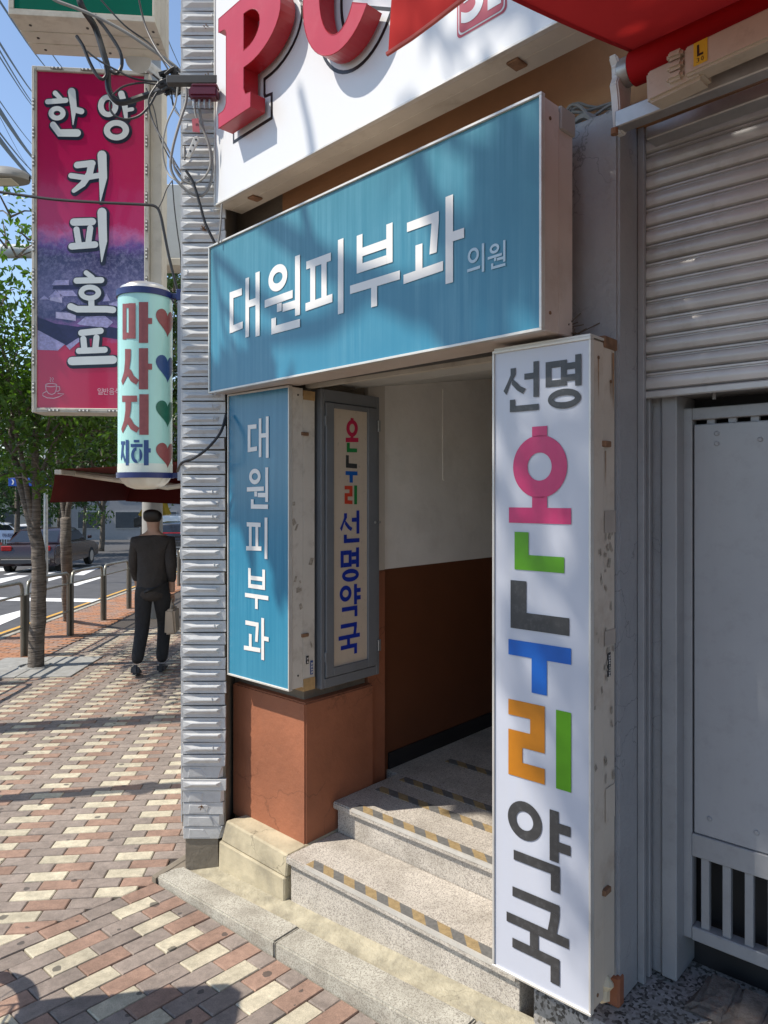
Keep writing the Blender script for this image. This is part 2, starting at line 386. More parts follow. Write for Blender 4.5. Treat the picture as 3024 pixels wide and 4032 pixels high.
def visible_size(w):
    if w.y < 0.5: return 0
    u = CX + F*w.x/w.y; v = HY + F*(ZC - gz(w.x, w.y))/w.y
    if u < -40 or u > 2300 or v > 4080: return 0
    return 1.0/w.y
# street paving: rows across the footway
for r in range(-10, 122):
    for k in range(-26, 14):
        x = -0.13 + (k + (0.5 if r % 2 else 0.0)) * BL_; y = 1.02 + r * BW_
        kind = ('c' if k % 2 == 0 else 'g') if r % 2 == 0 else ('r' if k % 2 == 0 else 'g')
        w = SP @ Vector((x, y, 0)); e = Bi @ w
        if e.x > XL + 0.2 and e.y < 3.0: continue
        if e.y > 1.80 and e.x > -2.9: continue
        if (S.inverted() @ w).x < -3.12 or (S.inverted() @ w).x > -0.55: continue
        cr = [Bi @ (SP @ Vector((x+px, y+py, 0))) for px, py in full]
        if max(c.x for c in cr) > XL - 0.002:
            nrm = (SP.inverted() @ (B @ Vector((1, 0, 0)))); p0 = SP.inverted() @ (B @ Vector((XL - 0.003, 0, 0)))
            pl = clip([(x+px, y+py) for px, py in full], (nrm.x, nrm.y), nrm.x*p0.x+nrm.y*p0.y)
            if len(pl) < 3 or area(pl) < 0.0012: continue
            cands.append((visible_size(w), SP, x, y, 0.0, kind, [(a-x, b_-y) for a, b_ in pl]))
        else: cands.append((visible_size(w), SP, x, y, 0.0, kind, None))
# corner paving in front of the steps: rows towards the building
for r in range(0, 74):
    for k in range(-16, 13):
        x = XL + BW_/2 + r * BW_; y = KY - 0.1 - (k + (0.5 if r % 2 else 0.0)) * BL_ + 0.02
        kind = ('r' if k % 2 == 0 else 'g') if r % 2 == 0 else ('c' if k % 2 == 0 else 'g')
        if y - hl > KY: continue
        pl = None
        if y + hl > KY - 0.004:
            pl = clip([(py, px) for px, py in full], (0, 1), KY - 0.004 - y)   # turned 90 degrees
            if len(pl) < 3 or area(pl) < 0.0012: continue
            pl = [(q[1], -q[0]) for q in pl]
        w = B @ Vector((x, y, 0))
        cands.append((visible_size(w), B, x, y, math.pi/2, kind, pl))
cands.sort(key=lambda c: -c[0])
def paver_matrix(c):
    _, fr, x, y, rz, kind, pl = c
    w = fr @ Vector((x, y, 0)); rng = random.Random(hash((round(x, 3), round(y, 3))))
    a = math.atan2(fr[1][0], fr[0][0]) + rz
    tilt = Matrix.Rotation(rng.uniform(-0.006, 0.006), 4, 'X') @ Matrix.Rotation(rng.uniform(-0.006, 0.006), 4, 'Y')
    return Matrix.Translation((w.x, w.y, gz(w.x, w.y) + rng.uniform(-0.0025, 0.0015))) @ SLOPE @ Matrix.Rotation(a + rng.uniform(-0.006, 0.006), 4, 'Z') @ tilt
stuffmb = MB(); cid = {'g': 0, 'r': 1, 'c': 2}
for i, c in enumerate(cands):
    mtx = paver_matrix(c)
    if i < 300 and c[0] > 0:
        me = PM[c[5]] if c[6] is None else paver_mesh(c[6], MT[c[5]]).mesh('paver', MT[c[5]])
        inst(me, 'paver', walk, mtx)
    else:
        m_ = paver_mesh(c[6] or full, None); stuffmb.cur = cid[c[5]]
        stuffmb.add([mtx @ p for p in m_.v], m_.f)
part(stuffmb, 'paver_field', [PAV_GREY, PAV_RED, PAV_CREAM], walk, kind='stuff')
# furnishing strip of orange and red blocks along the kerb
stuffmb = MB()
for r in range(-10, 250):
    for k in range(0, 8):
        x = -4.13 + k*BL_ + (BL_/2 if r % 2 else 0); y = 2.6 + r*BW_
        if x > -3.14: continue
        w = S @ Vector((x, y, 0))
        mtx = Matrix.Translation((w.x, w.y, gz(w.x, w.y) + random.uniform(-.003, .002))) @ SLOPE @ Matrix.Rotation(rad(SD), 4, 'Z')
        m_ = paver_mesh(full, None); stuffmb.cur = 0 if random.random() < 0.6 else 1
        stuffmb.add([mtx @ p for p in m_.v], m_.f)
part(stuffmb, 'red_paver_strip', [PAV_ORANGE, PAV_RED], walk, kind='stuff')
# paving carried on behind and beside the camera (too far out of view for single bricks)
def mat_brickfield():
    m, nt, b = newmat('brick_field'); pos = coords(nt, (1, 1, 1), rad(42))
    t = N(nt, 'ShaderNodeTexBrick'); t.inputs['Color1'].default_value = (.25, .20, .165, 1); t.inputs['Color2'].default_value = (.38, .29, .20, 1); t.inputs['Mortar'].default_value = (.08, .07, .06, 1)
    t.inputs['Scale'].default_value = 6.0; t.inputs['Mortar Size'].default_value = .01; nt.links.new(pos, t.inputs['Vector']); nt.links.new(t.outputs[0], b.inputs['Base Color']); b.inputs['Roughness'].default_value = .9; return m
BF = mat_brickfield(); m_ = MB()
def bq(x0, x1, y0, y1):
    P = []
    for x, y in ((x0, y0), (x1, y0), (x1, y1), (x0, y1)):
        w = B @ Vector((x, y, 0)); P.append((w.x, w.y, gz(w.x, w.y)-.004))
    m_.add(P, [(0, 1, 2, 3)])
bq(XL, 3.1, -9, -.62); bq(3.12, 14, -9, 1.70)
part(m_, 'far_paving', BF, walk)
# street kerb stones
kb = thing('street_kerb', None, None, S, (CURB_X, 5, 0)); kb['kind'] = 'structure'
for k in range(0, 34):
    y0 = -1 + k*1.0; z0 = fgz(S, CURB_X, y0); z1 = fgz(S, CURB_X, y0+1)
    x0, x1 = CURB_X - 0.03, CURB_X + 0.17
    m_ = MB().hexa([(x0, y0+.004, z0-.2), (x1, y0+.004, z0-.2), (x1, y0+.996, z1-.2), (x0, y0+.996, z1-.2),
                    (x0+.02, y0+.004, z0+.008), (x1, y0+.004, z0+.008), (x1, y0+.996, z1+.008), (x0+.02, y0+.996, z1+.008)])
    part(m_, 'kerb_stone', GRANITE2, kb, bevel=0.008)
# road markings
mk = MB()
mk.add([spt(CURB_X-.42, -10, -.111), spt(CURB_X-.28, -10, -.111), spt(CURB_X-.28, 60, -.111), spt(CURB_X-.42, 60, -.111)], [(0, 1, 2, 3)])
solo(mk, 'yellow_edge_line', PAINT_Y, None, None, kind='structure')
def roadq(pts):   # pixel corners of a marking painted on the road
    return [gp(u, v, -0.109) for u, v in pts]
Z2 = lambda x, y: (x/3.95, 2000 + y/3.95)
quads = [[(-300, 935), (235, 932), (60, 980), (-300, 990)], [(50, 1035), (460, 940), (560, 945), (130, 1040)], [(-300, 1150), (280, 1050), (450, 1052), (-300, 1250)],
         [(560, 1045), (1010, 930), (1230, 930), (670, 1045)], [(560, 1120), (870, 1060), (1015, 1065), (560, 1195)], [(1150, 1045), (1440, 900), (1600, 905), (1300, 1045)],
         [(905, 1215), (1500, 1062), (1659, 1065), (1195, 1210)], [(-300, 1385), (2000, 1422), (2000, 1475), (-300, 1435)], [(-400, 1760), (-50, 1690), (330, 1590), (330, 1680), (-400, 1990)]]
for q in quads:
    mk = MB(); flat_poly(mk, roadq([Z2(*p) for p in q]))
    solo(mk, 'crosswalk_stripe', PAINT_W, None, None, kind='structure')

# ================================================================== steps, kerb and plinth at the entrance
def kz(x): return ZC - 1.622 + 0.055*(x + 2.777)
st = thing('stone_kerb', 'pale granite kerb stones laid in front of the entrance steps', 'kerb', B, (-2.0, 1.7, 0))
xs = [XL, -2.005, -1.22, -0.43, 0.36, 1.15, 2.0]
for i in range(len(xs)-1):
    a, b_ = xs[i]+.003, xs[i+1]-.003
    m_ = MB().hexa([(a, KY, kz(a)-.25), (b_, KY, kz(b_)-.25), (b_, KY+.12, kz(b_)-.25), (a, KY+.12, kz(a)-.25),
                    (a, KY, kz(a)-.002*(i % 2)), (b_, KY, kz(b_)-.004), (b_, KY+.12, kz(b_)), (a, KY+.12, kz(a))])
    part(m_, 'kerb_stone', GRANITE2, st, bevel=0.006, seg=2)
m_ = MB().hexa([(XL+.05, KY+.118, -.3), (2, KY+.118, -.3), (2, 1.86, -.3), (XL+.05, 1.86, -.3),
                (XL+.05, KY+.118, kz(XL)-.006), (2, KY+.118, kz(2)-.006), (2, 1.86, kz(2)+.006), (XL+.05, 1.86, kz(XL)+.006)])
part(m_, 'mortar_gutter', GUTTER, st)
m_ = MB(); a = XL
m_.prism([(a-.02, KY-.01, fgz(B, a, KY)-.02), (a-.02, KY-.01, kz(a)-.005), (a-.05, KY+.25, kz(a)+.02), (a-.2, KY+.42, fgz(B, a-.2, KY+.42)), (a-.2, KY+.42, -.4)], (.03, .0, 0))
m_.prism([(a-.02, KY+.0, kz(a)-.004), (a+.06, KY+.10, kz(a)-.003), (a-.02, KY+.26, kz(a)+.02), (a-.19, KY+.40, fgz(B, a-.2, KY+.4)+.006), (a-.10, KY+.16, fgz(B, a-.1, KY+.15)+.008)], (0, 0, -.04))
part(m_, 'cement_ramp', CEMENT, st)

Z1S, Z2S = ZC - 1.408, ZC - 1.281       # tops of the two steps
steps = thing('entrance_steps', 'speckled granite steps with striped tape leading into the dark doorway', 'steps', B, (-1.7, 1.85, 0))
def tapemat():
    m, nt, b = newmat('hazard_tape'); pos = coords(nt, (1, 1, 1), 0, True)
    s = N(nt, 'ShaderNodeSeparateXYZ'); nt.links.new(pos, s.inputs[0])
    a = N(nt, 'ShaderNodeMath', operation='ADD'); nt.links.new(s.outputs[0], a.inputs[0]); nt.links.new(s.outputs[1], a.inputs[1])
    mu = N(nt, 'ShaderNodeMath', operation='MULTIPLY'); nt.links.new(a.outputs[0], mu.inputs[0]); mu.inputs[1].default_value = 9.2
    fr = N(nt, 'ShaderNodeMath', operation='FRACT'); nt.links.new(mu.outputs[0], fr.inputs[0])
    gt = N(nt, 'ShaderNodeMath', operation='GREATER_THAN'); nt.links.new(fr.outputs[0], gt.inputs[0]); gt.inputs[1].default_value = 0.5
    c = mix(nt, gt.outputs[0], (0.15, 0.146, 0.136), (0.34, 0.245, 0.12))
    d = ramp(nt, noise(nt, pos, 60, 6, 0.7), [(0.35, 0.7), (0.7, 1.15)])
    nt.links.new(mix(nt, 1.0, c, d, 'MULTIPLY'), b.inputs['Base Color']); b.inputs['Roughness'].default_value = 0.7
    bumpit(nt, b, noise(nt, pos, 500, 2), 0.3, 0.001); return m
TAPE = tapemat()
SX0, SX1 = -2.165, -1.135
def step(y0, y1, zt, zb, x0, x1):
    m_ = MB().box(x0, x1, y0+.018, y1, zb, zt-.03); r_ = part(m_, 'riser', GRANITE, steps, bevel=.002)
    m_ = MB().box(x0-.012, x1, y0, y1+.02, zt-.0295, zt); t_ = part(m_, 'tread', GRANITE, steps, bevel=.005, seg=2)
    m_ = MB().box(x0+.10, x1-.004, y0-.0012, y0+.006, zt-.011, zt+.0035); part(m_, 'metal_nosing', ALU, t_)
    m_ = MB().box(x0+.10, x1-.004, y0+.0065, y0+.052, zt+.0006, zt+.003); part(m_, 'tape_strip', TAPE, t_)
step(1.84, 2.10, Z1S, -.3, SX0, SX1)
step(2.105, 2.50, Z2S, -.3, SX0-.01, SX1)
m_ = MB().box(-2.256, -1.17, 2.521, 6.4, -.2, Z2S-.001); fl = part(m_, 'landing', GRANITE, steps)
for y in (2.31, 2.46, 2.78):
    m_ = MB().box(-2.14+.05*(y-2.2), -1.17, y, y+.045, Z2S+.0006, Z2S+.003); part(m_, 'tape_strip', TAPE, fl)
m_ = MB().box(-1.9, -1.25, 3.2, 3.9, Z2S+.0006, Z2S+.012); part(m_, 'floor_mat', M('blue_mat', (.02, .035, .10), .95), fl)
# rough concrete plinth under the terracotta pier
m_ = MB(); xp0 = -2.63
m_.hexa([(xp0, 1.838, -.3), (SX0-.02, 1.838, -.3), (SX0-.02, 2.2, -.3), (xp0+.06, 2.2, -.3),
         (xp0+.004, 1.846, Z1S-.085), (SX0-.02, 1.841, Z1S-.09), (SX0-.02, 2.2, Z1S-.085), (xp0+.06, 2.2, Z1S-.085)])
m_.hexa([(xp0+.012, 1.851, Z1S-.085), (SX0-.016, 1.846, Z1S-.09), (SX0-.016, 2.2, Z1S-.085), (xp0+.07, 2.2, Z1S-.085),
         (xp0+.03, 1.865, Z1S+.004), (SX0-.016, 1.855, Z1S-.004), (SX0-.016, 2.2, Z1S+.004), (xp0+.09, 2.2, Z1S+.004)])
part(m_, 'concrete_plinth', PLINTH, steps, bevel=.006, seg=1)
# ledge of exposed aggregate in front of the shutter
m_ = MB().hexa([(-1.085, 1.84, -.3), (3.0, 1.80, -.3), (3.0, 2.3, -.3), (-1.085, 2.3, -.3),
                (-1.085, 1.845, Z1S-.02), (3.0, 1.81, Z1S-.02), (3.0, 2.3, Z1S), (-1.085, 2.3, Z1S)])
ledge = solo(m_, 'concrete_ledge', AGGREG, 'rough exposed aggregate ledge below the grey steel door', 'ledge', B, (-.5, 1.9, 0), bevel=.01)
m_ = MB()
rg = random.Random(3)
for k in range(9):
    x = -.70 + k*.085; m_.hexa([(x+rg.uniform(-.05, .0), 2.02+rg.uniform(-.02, .02), Z1S-.01), (x+.09, 2.03, Z1S-.01), (x+.10, 2.19, Z1S-.01), (x-.01, 2.19, Z1S-.01),
            (x+.01, 2.05+rg.uniform(-.02, .02), Z1S+.012+rg.random()*.014), (x+.08, 2.06, Z1S+.012), (x+.09, 2.18, Z1S+.035+rg.random()*.015), (x, 2.18, Z1S+.04)])
part(m_, 'broken_mortar', M('broken_mortar', (.115, .10, .09), .95, .35, 25, bump=.8, bscale=40, bdist=.01, dirt=.6, dirtcol=(.16, .07, .04), dscale=20), ledge, bevel=.012, seg=2)

# ================================================================== the corner building
bd = thing('corner_building', 'corner building with orange stucco wall, terracotta pier and open stair entrance', 'building', B, (-1.6, 2.2, 0))
WY = 2.03
m_ = MB().box(-2.42, -.86, WY, 2.30, 2.42, 6.2); m_.box(-.8598, 3.6, WY, 2.30, 2.60, 6.2); part(m_, 'upper_wall', STUCCO_O, bd)
m_ = MB().box(-2.80, -2.421, WY+.02, 2.30, 1.95, 6.2); part(m_, 'cement_wall', CEMENT, bd)
m_ = MB().box(-2.42, -.86, WY-.02, 2.28, 2.045, 2.419); part(m_, 'lintel', GREY_BOX, bd)
# terracotta pier (lower) and white jamb (upper)
XB0, XB1, YB = -2.676, -2.190, 1.955
m_ = MB().box(XB0, XB1, YB, 2.36, Z1S-.02, .70); part(m_, 'terracotta_pier', STUCCO_BR, bd, bevel=.006, seg=2)
m_ = MB().box(-2.66, -2.235, 1.99, 2.35, .699, 2.04); part(m_, 'jamb_core', CEMENT, bd)
m_ = MB().box(-2.72, -2.677, 2.0, 2.4, -.1, 2.04); part(m_, 'gap_fill', CEMENT, bd)
# inner passage
m_ = MB().box(-2.42, -2.222, 2.362, 2.475, 1.197, 2.06); part(m_, 'jamb_strip', M('jamb_white', (.56, .52, .46), .7, .06, 6), bd, bevel=.004)
m_ = MB().box(-2.42, -2.222, 2.362, 2.475, .1, 1.195); part(m_, 'jamb_strip', STUCCO_BR, bd, bevel=.004, label='terracotta lower end of the doorway jamb')
def hx(x0, x1, y0, y1, z0a, z1a, z0b, z1b):
    return MB().hexa([(x0, y0, z0a), (x1, y0, z0a), (x1, y1, z0b), (x0, y1, z0b), (x0, y0, z1a), (x1, y0, z1a), (x1, y1, z1b), (x0, y1, z1b)])
CEa, CEb = 2.012, 2.66
part(hx(-2.42, -2.257, 2.476, 6.2, 1.195, CEa+.05, 1.195, CEb+.1), 'passage_wall', WALL_W, bd)
part(MB().box(-2.42, -2.2565, 2.476, 6.2, .1, 1.1945), 'passage_wall', WALL_BR, bd, label='dark brown lower half of the passage wall')
part(MB().box(-2.2564, -2.246, 2.53, 6.2, Z2S, Z2S+.075), 'skirting_board', BLACK, bd)
part(MB().box(-2.2575, -2.253, 2.95, 2.957, 1.62, 2.08), 'plaster_ridge', WALL_W, bd)
part(MB().box(-2.2575, -2.253, 2.957, 4.4, 1.615, 1.622), 'plaster_ridge', WALL_W, bd)
part(MB().box(-1.17, -1.0, 2.02, 6.2, .1, 1.1945), 'passage_wall', WALL_BR, bd, label='brown lower passage wall behind the tall pharmacy sign')
part(hx(-1.17, -1.0, 2.02, 6.2, 1.195, CEa+.05, 1.195, CEb+.1), 'passage_wall', WALL_W, bd, label='white upper passage wall behind the tall pharmacy sign')
part(MB().box(-2.42, -1.0, 6.2, 6.4, .1, 2.9), 'passage_end_wall', WALL_BR, bd)
part(hx(-2.42, -1.0, WY+.26, 6.3, CEa, CEa+.08, CEb, CEb+.08), 'passage_ceiling', M('ceiling_grey', (.52, .52, .49), .6, .05), bd)
part(MB().box(-2.225, -1.17, 1.97, WY+.262, CEa+.001, 2.044), 'passage_ceiling', M('ceiling_grey', (.52, .52, .49)), bd)
part(MB().box(-2.21, -1.17, 1.90, 1.95, 1.985, 2.035), 'shutter_slot', DARKSTEEL, bd)
part(MB().box(-2.21, -1.17, 1.975, 2.00, 1.975, 2.011), 'ceiling_trim', ALU_W, bd)
# blue-grey pier beside the shutter
PX0, PX1, PY = -1.168, -.858, 1.922
part(MB().box(PX0, PX1, PY, 2.28, Z1S-.01, 2.615), 'grey_pier', STUCCO_GY, bd, bevel=.008, seg=2)
part(MB().box(PX0+.02, PX1+.004, PY-.006, PY+.03, Z1S-.012, Z1S+.075), 'bare_patch', STUCCO_BR, bd, bevel=.006)
part(MB().box(-.858, 3.4, 2.28, 2.32, 1.7, 2.75), 'shutter_back_wall', GREY_STEEL, bd)
part(MB().box(1.75, 3.5, 1.95, 2.3, .1, 2.45), 'grey_pier', STUCCO_GY, bd, bevel=.01)
# debris and old cable on top of the pier
m_ = MB(); rg = random.Random(5)
for k in range(5):
    x0 = -1.12+rg.random()*.03; pts = [(x0+.24*i/6, PY+.02+.015*k+.01*math.sin(i+k), 2.62+.012*k+.02*math.sin(i*.9+k*1.3)+(.05 if i in (2, 3) else 0)*rg.random()) for i in range(7)]
    m_.tube(smoothpath(pts, 4), .005+.006*(k == 1), 6)
part(m_, 'old_wiring', CABLE_G, bd, smooth=True)
# bracket on the stucco band below the PC sign
q = loc(B, at(1510, 575, 2.3))
br = MB(); br.box(-1.72, -1.60, WY-.02, WY-.001, 2.71, 2.76); br.box(-1.70, -1.66, WY-.035, WY-.02, 2.72, 2.75)
part(br, 'sign_bracket', M('painted_bracket', (.40, .27, .14), .6, .2, dirt=.4), bd, bevel=.004)

# ------------------------------------------------------------------ shutter over the door
sh = thing('roller_shutter', 'grey ribbed roller shutter rolled half down behind the red awning', 'shutter', B, (-.3, 2.1, 1.84))
SY = 2.075
prof = []
zt, zb, pitch = 2.66, 1.842, .0528
k = 0; z = zb
SLAT = M('shutter_slat', (.45, .445, .435), .32, .09, 8, metal=.15, dirt=.45, dirtcol=(.17, .135, .10), dscale=5, rand=.10)
slp = [(0, 0), (-.010, .006), (-.0135, .017), (-.0135, .026), (-.010, .036), (-.002, .0405), (-.002, .0425), (-.0075, .045), (-.0075, .0495), (-.001, .052)]
while z < zt:
    m_ = MB()
    ring = lambda x: [(x, SY+dy, z+dz) for dy, dz in slp] + [(x, SY+.004, z+.052), (x, SY+.004, z)]
    a, b_ = ring(-.845), ring(1.72); n = len(a)
    m_.add(a+b_, [(i, (i+1) % n, (i+1) % n+n, i+n) for i in range(n)] + [tuple(range(n)), tuple(range(2*n-1, n-1, -1))])
    part(m_, 'slat', SLAT, sh, smooth=True); z += pitch
m_ = MB().box(-.845, 1.72, SY-.016, SY+.006, zb-.022, zb-.002); part(m_, 'bottom_bar', SLAT, sh, bevel=.003)
m_ = MB().box(-.857, -.838, SY-.03, SY-.012, Z1S, 2.6); m_.box(-.857, -.838, SY+.012, SY+.03, Z1S, 2.6); m_.box(-.8575, -.8525, SY-.012, SY+.012, Z1S, 2.6)
part(m_, 'guide_rail', GREY_STEEL, sh, bevel=.002)

# ------------------------------------------------------------------ steel door below the shutter
dr = thing('steel_door', 'grey steel door panel with barred slot below the shutter', 'door', B, (-.4, 2.2, Z1S))
DY = 2.16
def bx(u, y): return on_y(B, u, 2000, y).x
def bz(u, v, y): return on_y(B, u, v, y).z
xf0, xf1 = bx(2604, 2.105), bx(2664, 2.105); xl0 = bx(2688, DY); xp = bx(2727, DY)
zlt = bz(2690, 1609, DY); zpb = bz(2711, 3274, DY); zrb = bz(2711, 3365, DY); zsb = bz(2711, 3640, DY); zlb = bz(2702, 3690, DY); zpt = bz(2728, 1672, DY)
XR = .22
part(MB().box(-.852, xf0-.004, 2.125, 2.28, Z1S, 2.0), 'side_post', STUCCO_GY, dr, bevel=.006)
fm = MB().box(xf0, xf1, 2.105, 2.27, Z1S+.01, 1.90); part(fm, 'door_frame', GREY_STEEL, dr, bevel=.003)
part(MB().box(xf1, XR+.07, 2.105, 2.27, zlt+.035, 1.90), 'door_frame', GREY_STEEL, dr, bevel=.003)
part(MB().box(XR+.01, XR+.07, 2.105, 2.27, Z1S+.01, zlt+.034), 'door_frame', GREY_STEEL, dr, bevel=.003)
lf = MB(); lf.box(xl0, xp-.002, DY, DY+.04, zlb, zlt); lf.box(XR-.03, XR, DY, DY+.04, zlb, zlt)
stile = part(lf, 'stile', GREY_STEEL, dr, bevel=.003)
part(MB().box(xp-.002, XR-.03, DY, DY+.04, zlt-.035, zlt-.001), 'top_rail', GREY_STEEL, dr, bevel=.002)
part(MB().box(xp-.002, XR-.03, DY-.003, DY+.04, zlb, zsb), 'bottom_rail', GREY_STEEL, dr, bevel=.003)
part(MB().box(xp-.002, XR-.03, DY-.001, DY+.04, zrb, zpb-.0015), 'middle_rail', GREY_STEEL, dr, bevel=.002)
PANEL = M('steel_panel', (.30, .31, .325), .30, .07, 3, streak=.10, bump=.12, bscale=30, bdist=.003, dirt=.2, dirtcol=(.15, .145, .14), dscale=22)
pn = part(MB().box(xp+.002, XR-.032, DY+.004, DY+.012, zpb, zpt), 'panel', PANEL, dr, bevel=.003)
k = 0
x = bx(2300+705/1.544, DY)
while x < XR-.05:
    part(MB().box(x, x+.0225, DY+.008, DY+.026, zsb-.002, zrb+.002), 'bar', GREY_STEEL, dr, bevel=.001)
    part(MB().box(x+.014, x+.036, DY+.013, DY+.03, zpt-.01, zlt-.03), 'bar', GREY_STEEL, dr, bevel=.001)
    x += .0585
for (u, v) in ((2823, 1747), (2994, 1730), (2794, 3223), (2979, 3278), (2823, 1707)):
    p = on_y(B, u, v, DY+.004); m_ = MB().lathe([(.007, -.001), (.007, .002), (.005, .004)], p, 14, (0, -1, 0))
    part(m_, 'bolt', GREY_STEEL, pn, smooth=True)
p = on_y(B, 2812, 1558, 2.13); part(MB().lathe([(.005, 0), (.005, .02)], (p.x, 2.13, zlt+.036-.02), 10), 'door_stud', GREY_STEEL, dr)
part(MB().box(-.85, XR+.3, 2.25, 2.27, Z1S+.001, 1.9), 'dark_interior', BLACK, dr)

# ================================================================== signs on the corner building
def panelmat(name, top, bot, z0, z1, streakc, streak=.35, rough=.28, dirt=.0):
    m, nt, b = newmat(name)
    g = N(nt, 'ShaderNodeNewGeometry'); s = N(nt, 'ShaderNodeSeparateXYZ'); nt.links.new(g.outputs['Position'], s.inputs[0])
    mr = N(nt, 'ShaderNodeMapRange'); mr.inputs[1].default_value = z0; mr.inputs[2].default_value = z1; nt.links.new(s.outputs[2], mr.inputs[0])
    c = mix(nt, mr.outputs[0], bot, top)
    sp = coords(nt, (1, 1, .03)); sn = ramp(nt, noise(nt, sp, 55, 6, .65), [(.38, 0.), (.72, 1.)])
    pos = coords(nt); pn = ramp(nt, noise(nt, pos, 3.2, 5, .6), [(.35, .15), (.7, 1.)])
    f = N(nt, 'ShaderNodeMath', operation='MULTIPLY'); nt.links.new(sn, f.inputs[0]); nt.links.new(pn, f.inputs[1])
    f2 = N(nt, 'ShaderNodeMath', operation='MULTIPLY'); nt.links.new(f.outputs[0], f2.inputs[0]); f2.inputs[1].default_value = streak
    c = mix(nt, f2.outputs[0], c, streakc)
    if dirt:
        d = ramp(nt, noise(nt, pos, 40, 8, .75), [(.58, 0.), (.75, dirt)]); c = mix(nt, d, c, (.10, .09, .08))
    nt.links.new(c, b.inputs['Base Color']); b.inputs['Roughness'].default_value = rough
    bumpit(nt, b, noise(nt, sp, 30, 4), .03, .002); return m
VINYL_W = M('vinyl_white', (.74, .72, .68), .4, .04, 12, streak=.05)
VINYL_K = M('vinyl_charcoal', (.040, .041, .043), .4, .12, 30, dirt=.12, dirtcol=(.3, .3, .3), dscale=60)
VINYL_PINK = M('vinyl_pink', (.50, .024, .125), .4, .08, 30, streak=.08)
VINYL_GREEN = M('vinyl_green', (.085, .29, .004), .4, .08, 20)
VINYL_BLUE = M('vinyl_blue', (.004, .10, .42), .4, .08, 20)
VINYL_ORANGE = M('vinyl_orange', (.47, .17, .008), .4, .08, 20)
VINYL_NAVY = M('vinyl_royal', (.006, .028, .30), .45, .08, 20)
VINYL_RED = M('vinyl_red', (.55, .05, .02), .45, .08, 20)
VINYL_CRIM = M('vinyl_crimson', (.50, .015, .07), .45, .08, 20)
VINYL_DG = M('vinyl_dark_green', (.01, .21, .05), .45, .08, 20)
def zz(ox, oy, sc): return lambda x, y: (ox + x/sc, oy + y/sc)

# gothic sign letters drawn stroke by stroke in a unit box; T is the stroke width in metres
def kor(ch, w, h, T):
    tx, ty = T/w, T/h; R = []
    def r(x0, x1, y0, y1, dy=0.0): R.append([(x0, y0), (x1, y0+dy), (x1, y1+dy), (x0, y1)])
    def o(cx, cy, rx, ry): R.append((ring_pts(cx, cy, rx, ry, 36), ring_pts(cx, cy, rx-tx, ry-ty, 36)))
    def leg(a, b, k=1.0): R.append([(a[0]-tx*k/2, a[1]), (a[0]+tx*k/2, a[1]), (b[0]+tx*k/2, b[1]), (b[0]-tx*k/2, b[1])])
    if ch == '대':
        r(0, .42, .84-ty, .84); r(0, tx, .17, .84-ty); r(0, .45, .17, .17+ty, .02); r(.54, .54+tx*.9, .03, .97); r(.54+tx*.9, 1-tx, .55-ty/2, .55+ty/2); r(1-tx, 1, 0, 1)
    elif ch == '원':
        o(.38, .79, .27, .19); r(0, .80, .475-ty/2, .475+ty/2, .015); r(.36, .36+tx, .30, .475-ty/2); r(.52, 1-tx, .335-ty/2, .335+ty/2); r(1-tx, 1, .17, 1)
        r(.20, .20+tx, ty, .23); r(.20, 1, 0, ty)
    elif ch == '피':
        r(.02, .68, .87-ty, .87); r(.13, .13+tx, .17+ty, .87-ty); r(.57-tx, .57, .17+ty, .87-ty); r(0, .72, .17, .17+ty, .02); r(1-tx, 1, 0, 1)
    elif ch == '부':
        r(.14, .14+tx, .50, 1); r(.86-tx, .86, .50, 1); r(.14+tx, .86-tx, .76-ty/2, .76+ty/2); r(.14+tx, .86-tx, .50, .50+ty); r(0, 1, .31-ty/2, .31+ty/2); r(.5-tx/2, .5+tx/2, 0, .31-ty/2)
    elif ch == '과':
        r(.06, .60, .87-ty, .87); R.append([(.60-tx, .87-ty), (.60, .87-ty), (.565, .40), (.565-tx, .40)]); r(.21, .21+tx, .14+ty, .56); r(0, .67, .14, .14+ty, .025)
        r(.71, .71+tx, 0, 1); r(.71+tx, 1, .52-ty/2, .52+ty/2)
    elif ch == '의':
        o(.36, .68, .33, .27); r(0, .76, .13, .13+ty, .02); r(1-tx, 1, 0, 1)
    elif ch == '선':
        R.append([(.28-tx/2, .92), (.28+tx/2, .92), (.28+tx/2, .78), (.20, .60), (.085, .37), (0, .46), (.10, .60), (.28-tx/2, .78)])
        R.append([(.27, .70), (.36, .63), (.50, .52), (.64, .46), (.56, .36), (.40, .44), (.24, .58)])
        r(.60, 1-tx, .71-ty/2, .71+ty/2); r(1-tx, 1, .27, 1); r(.19, .19+tx, ty, .26); r(.19, 1, 0, ty)
    elif ch == '명':
        r(0, tx, .44, .93); r(.60-tx, .60, .44, .93); r(tx, .60-tx, .93-ty, .93); r(tx, .60-tx, .44, .44+ty); r(.60, 1-tx, .80-ty/2, .80+ty/2); r(.60, 1-tx, .58-ty/2, .58+ty/2)
        r(1-tx, 1, .41, 1); o(.53, .19, .46, .19)
    elif ch == '약':
        o(.28, .745, .28, .245); r(.68, .68+tx, .37, 1); r(.68+tx, 1, .80-ty/2, .80+ty/2); r(.68+tx, 1, .57-ty/2, .57+ty/2); r(.10, .84, .33-ty, .33); r(.84-tx, .84, 0, .33-ty)
    elif ch == '국':
        r(.10, .86, 1-ty, 1); R.append([(.86-tx, 1-ty), (.86, 1-ty), (.85, .80), (.81, .62), (.81-tx, .62), (.86-tx*1.06, .80)]); r(0, 1, .575-ty/2, .575+ty/2); r(.46-tx/2, .46+tx/2, .33, .575-ty/2)
        r(.10, .86, .33-ty, .33); r(.86-tx, .86, 0, .33-ty)
    return R
